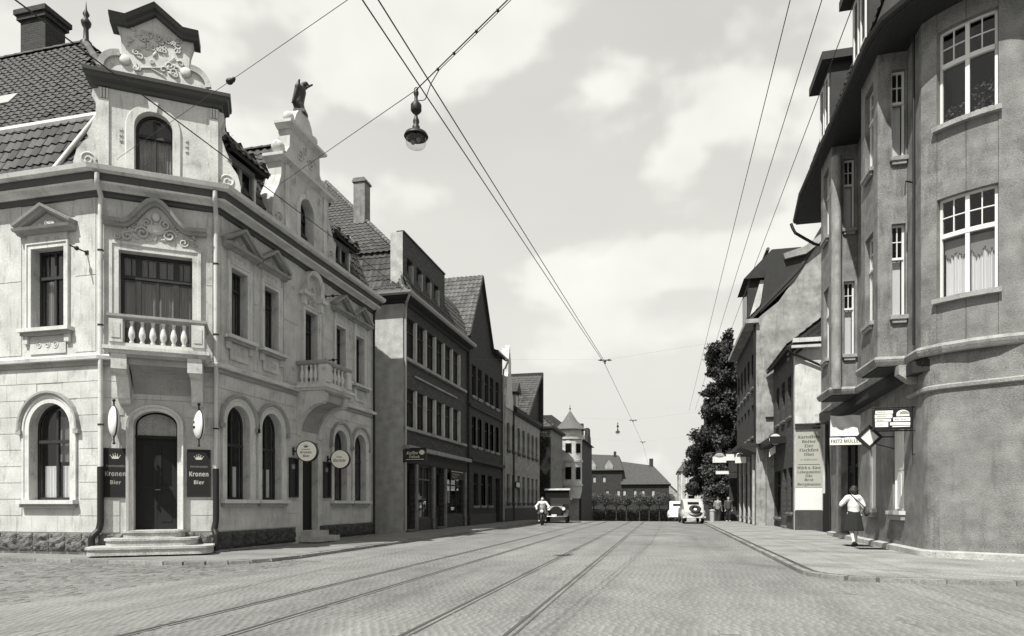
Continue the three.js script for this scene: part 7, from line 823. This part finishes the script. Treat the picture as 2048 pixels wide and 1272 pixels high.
{
  const A0 = [-4.47, 8.94, -11.27];
  wireThing('lamp_span_wire', [[-11.1, 10.85, -17.25], A0], 0.007, 'span wire from the street gable of the inn to the near lamp'); wireThing('lamp_span_wire', [A0, [6.5, 10.5, -4.2]], 0.011, 'thick span wire from the near lamp up to the right');
  const S = thing('lamp_cable', 'slack electric cable with clips along the thick span wire of the near lamp', 'cable', -4.47, 8.9, -11.27); part(S, 'cable', tube([[-4.44, 8.72, -11.24], [-4.25, 8.66, -11.15], [-4.1, 8.86, -11.05], [-3.9, 8.99, -10.92]], 0.008, 6, 20), M.wire); part(S, 'upper_cable', rod([-3.9, 8.99, -10.92], [6.5, 10.44, -4.2], 0.006), M.wire); for (const t of [0.05, 0.085, 0.13, 0.17, 0.21]) part(S, 'clip', sph(0.028, -4.47 + 10.97 * t, 8.93 + 1.56 * t, -11.27 + 7.07 * t, 8), M.darkIron);
  wireThing('trolley_wire', [[-2.98, 5.5, 6], [-2.454, 5.5, -4.99], [-1.76, 5.5, -19.6], [-1.6, 5.5, -34], [-1.5, 5.45, -46], [-1.5, 4.6, -75]], 0.0065, 'left of the two close tram wires running down the street'); wireThing('trolley_wire', [[-2.8, 5.5, 6], [-2.325, 5.5, -5.02], [-1.72, 5.5, -19.6]], 0.0065, 'right of the two close tram wires running down the street');
  [[-19.6, 'first tram wire hanger above the crossing'], [-34, 'second tram wire hanger farther along'], [-46, 'third and smallest tram wire hanger at the crest']].forEach(([z, lab], i) => { const x = [-1.75, -1.6, -1.5][i], h = thing('wire_hanger', lab, 'wire fitting', x, 5.5, z, 'tram wire hangers'); part(h, 'yoke', merge(rod([x - 0.2, 5.62, z], [x + 0.2, 5.6, z], 0.016), sph(0.035, x - 0.12, 5.62, z, 8), sph(0.035, x + 0.12, 5.61, z, 8)), M.wire); part(h, 'ear', merge(rod([x, 5.61, z], [x, 5.5, z], 0.016), sph(0.04, x, 5.58, z, 8)), M.wire); wireThing('tram_span_wire', i ? [[-10.9, 6.3, z], [x, 5.62, z], [5.3, 6.3, z]] : [[-10.7, 6.17, -19.92], [x, 5.62, z], [5.1, 6.3, -19.3]], 0.0013, ['thin cross wire from the inn bracket to the first tram hanger', 'thin cross wire at the second tram hanger', 'thin cross wire at the third tram hanger'][i]); });
  wireThing('overhead_cable', [[-7.33, 6.87, 4], [-10.95, 10.5, -26.2]], 0.012, 'thick dark cable slanting across the front of the inn');
  [[1.62, 'left of the three parallel wires above the right pavement'], [2.03, 'middle of the three parallel wires above the right pavement'], [2.46, 'right of the three parallel wires above the right pavement']].forEach(([x, lab]) => wireThing('telephone_wire', [[x, 8, 6], [x, 8, -20], [x + 0.05, 7.95, -48]], 0.007, lab));
  const n = [0.5572, 0.8304], P0 = [-13.33 + 0.8304 * 0.47 + n[0] * 0.6, 9.45, -13.05 - 0.5572 * 0.47 + n[1] * 0.6], Q = [-4.28, 8.28, -8.24]; const far = P0.map((v, i) => v + (Q[i] - v) * 2.6); wireThing('stay_wire', [P0, far], 0.005, 'thin stay wire with an insulator running from the corner gable of the inn'); const t = 0.62; const I = thing('insulator', 'small dark insulator on the thin stay wire beside the inn', 'insulator', ...P0.map((v, i) => v + (Q[i] - v) * t)); part(I, 'bead', merge(sph(0.055, 0, 0, 0, 10).scale(1.3, 1, 1), sph(0.04, 0.08, 0.0, 0.02, 8)), M.darkIron, place(...P0.map((v, i) => v + (Q[i] - v) * t))); part(I, 'cap', sph(0.03, 0.13, -0.01, 0.06, 8), M.darkIron, place(...P0.map((v, i) => v + (Q[i] - v) * t)));
}

{ // passers-by and a bin before the far shops
  const walker = (label, x, z, ry, top, bottom) => { const y = gy(z) + 0.07, mx = place(x, y, z, ry), P = thing('person', label, 'person', x, y, z); const L = [[[0.09, 0.92, 0], [0.1, 0.5, 0.05], 0.09, 0.06], [[0.1, 0.5, 0.05], [0.1, 0.08, -0.04], 0.06, 0.04], [[0.1, 0.05, -0.02], [0.1, 0.035, 0.16], 0.04, 0.03], [[-0.09, 0.92, 0], [-0.1, 0.5, 0], 0.09, 0.06], [[-0.1, 0.5, 0], [-0.1, 0.08, -0.14], 0.06, 0.04], [[-0.1, 0.05, -0.12], [-0.1, 0.035, 0.06], 0.04, 0.03]], U = [[[0, 0.96, 0], [0, 1.3, 0], 0.15, 0.16], [[-0.15, 1.4, 0], [0.15, 1.4, 0], 0.075, 0.075], [[0, 1.4, 0], [0, 1.52, 0], 0.055, 0.05], [[0.21, 1.39, 0], [0.26, 1.1, -0.04], 0.055, 0.043], [[0.26, 1.1, -0.04], [0.25, 0.86, 0.06], 0.043, 0.03], [[-0.21, 1.39, 0], [-0.26, 1.1, 0.02], 0.055, 0.043], [[-0.26, 1.1, 0.02], [-0.25, 0.86, 0.1], 0.043, 0.03]]; part(P, 'body', merge(sdfGeo([...L, ...U], 0.05, 0.018), sdfGeo(headBones(0, 1.63, 0, 1), 0.03, 0.008), sdfGeo(hand([0.25, 0.86, 0.06], [0, -1, 0.2], [0, 0.2, 1], 1), 0.012, 0.005), sdfGeo(hand([-0.25, 0.86, 0.1], [0, -1, 0.2], [0, 0.2, 1], 1), 0.012, 0.005)), M.skin, mx); const fat = (b, d) => b.map(([p, q, r0, r1]) => [p, q, r0 + d, r1 + d]); part(P, 'jacket', sdfGeo(fat(U.filter((_, i) => i !== 2), 0.02), 0.05, 0.018), top, mx); part(P, 'trousers', sdfGeo(fat(L.filter((_, i) => i % 3 < 2), 0.02), 0.05, 0.018), bottom, mx); part(P, 'hair', sdfGeo([[[0, 1.67, -0.01], [0, 1.69, 0], 0.092, 0.09]], 0.03, 0.012), M.hair, mx); };
  walker('pedestrian in dark clothes under the tree beside the far shops', 4.3, -47.6, 0.3, M.cloth, M.skirt);
  walker('pedestrian in a pale jacket and dark trousers near the parked saloon', 3.75, -49.5, 2.9, M.tanPlaster, M.skirt);
  const x = 3.15, z = -46.6, b = thing('litter_bin', 'pale cylindrical bin on the pavement beside the saloon', 'bin', x, 0.12, z); part(b, 'barrel', merge(cyl(0.15, 0.17, 0.72, 0, 0.02, 0, 16), cyl(0.17, 0.17, 0.05, 0, 0.0, 0, 16)), M.palePlaster, place(x, 0.07, z)); part(b, 'lid', lathe([[0.19, 0.74], [0.19, 0.78], [0.1, 0.86], [0.0, 0.88]], 16), M.sootAndShade, place(x, 0.07, z));
}

renderer.render(scene, camera);
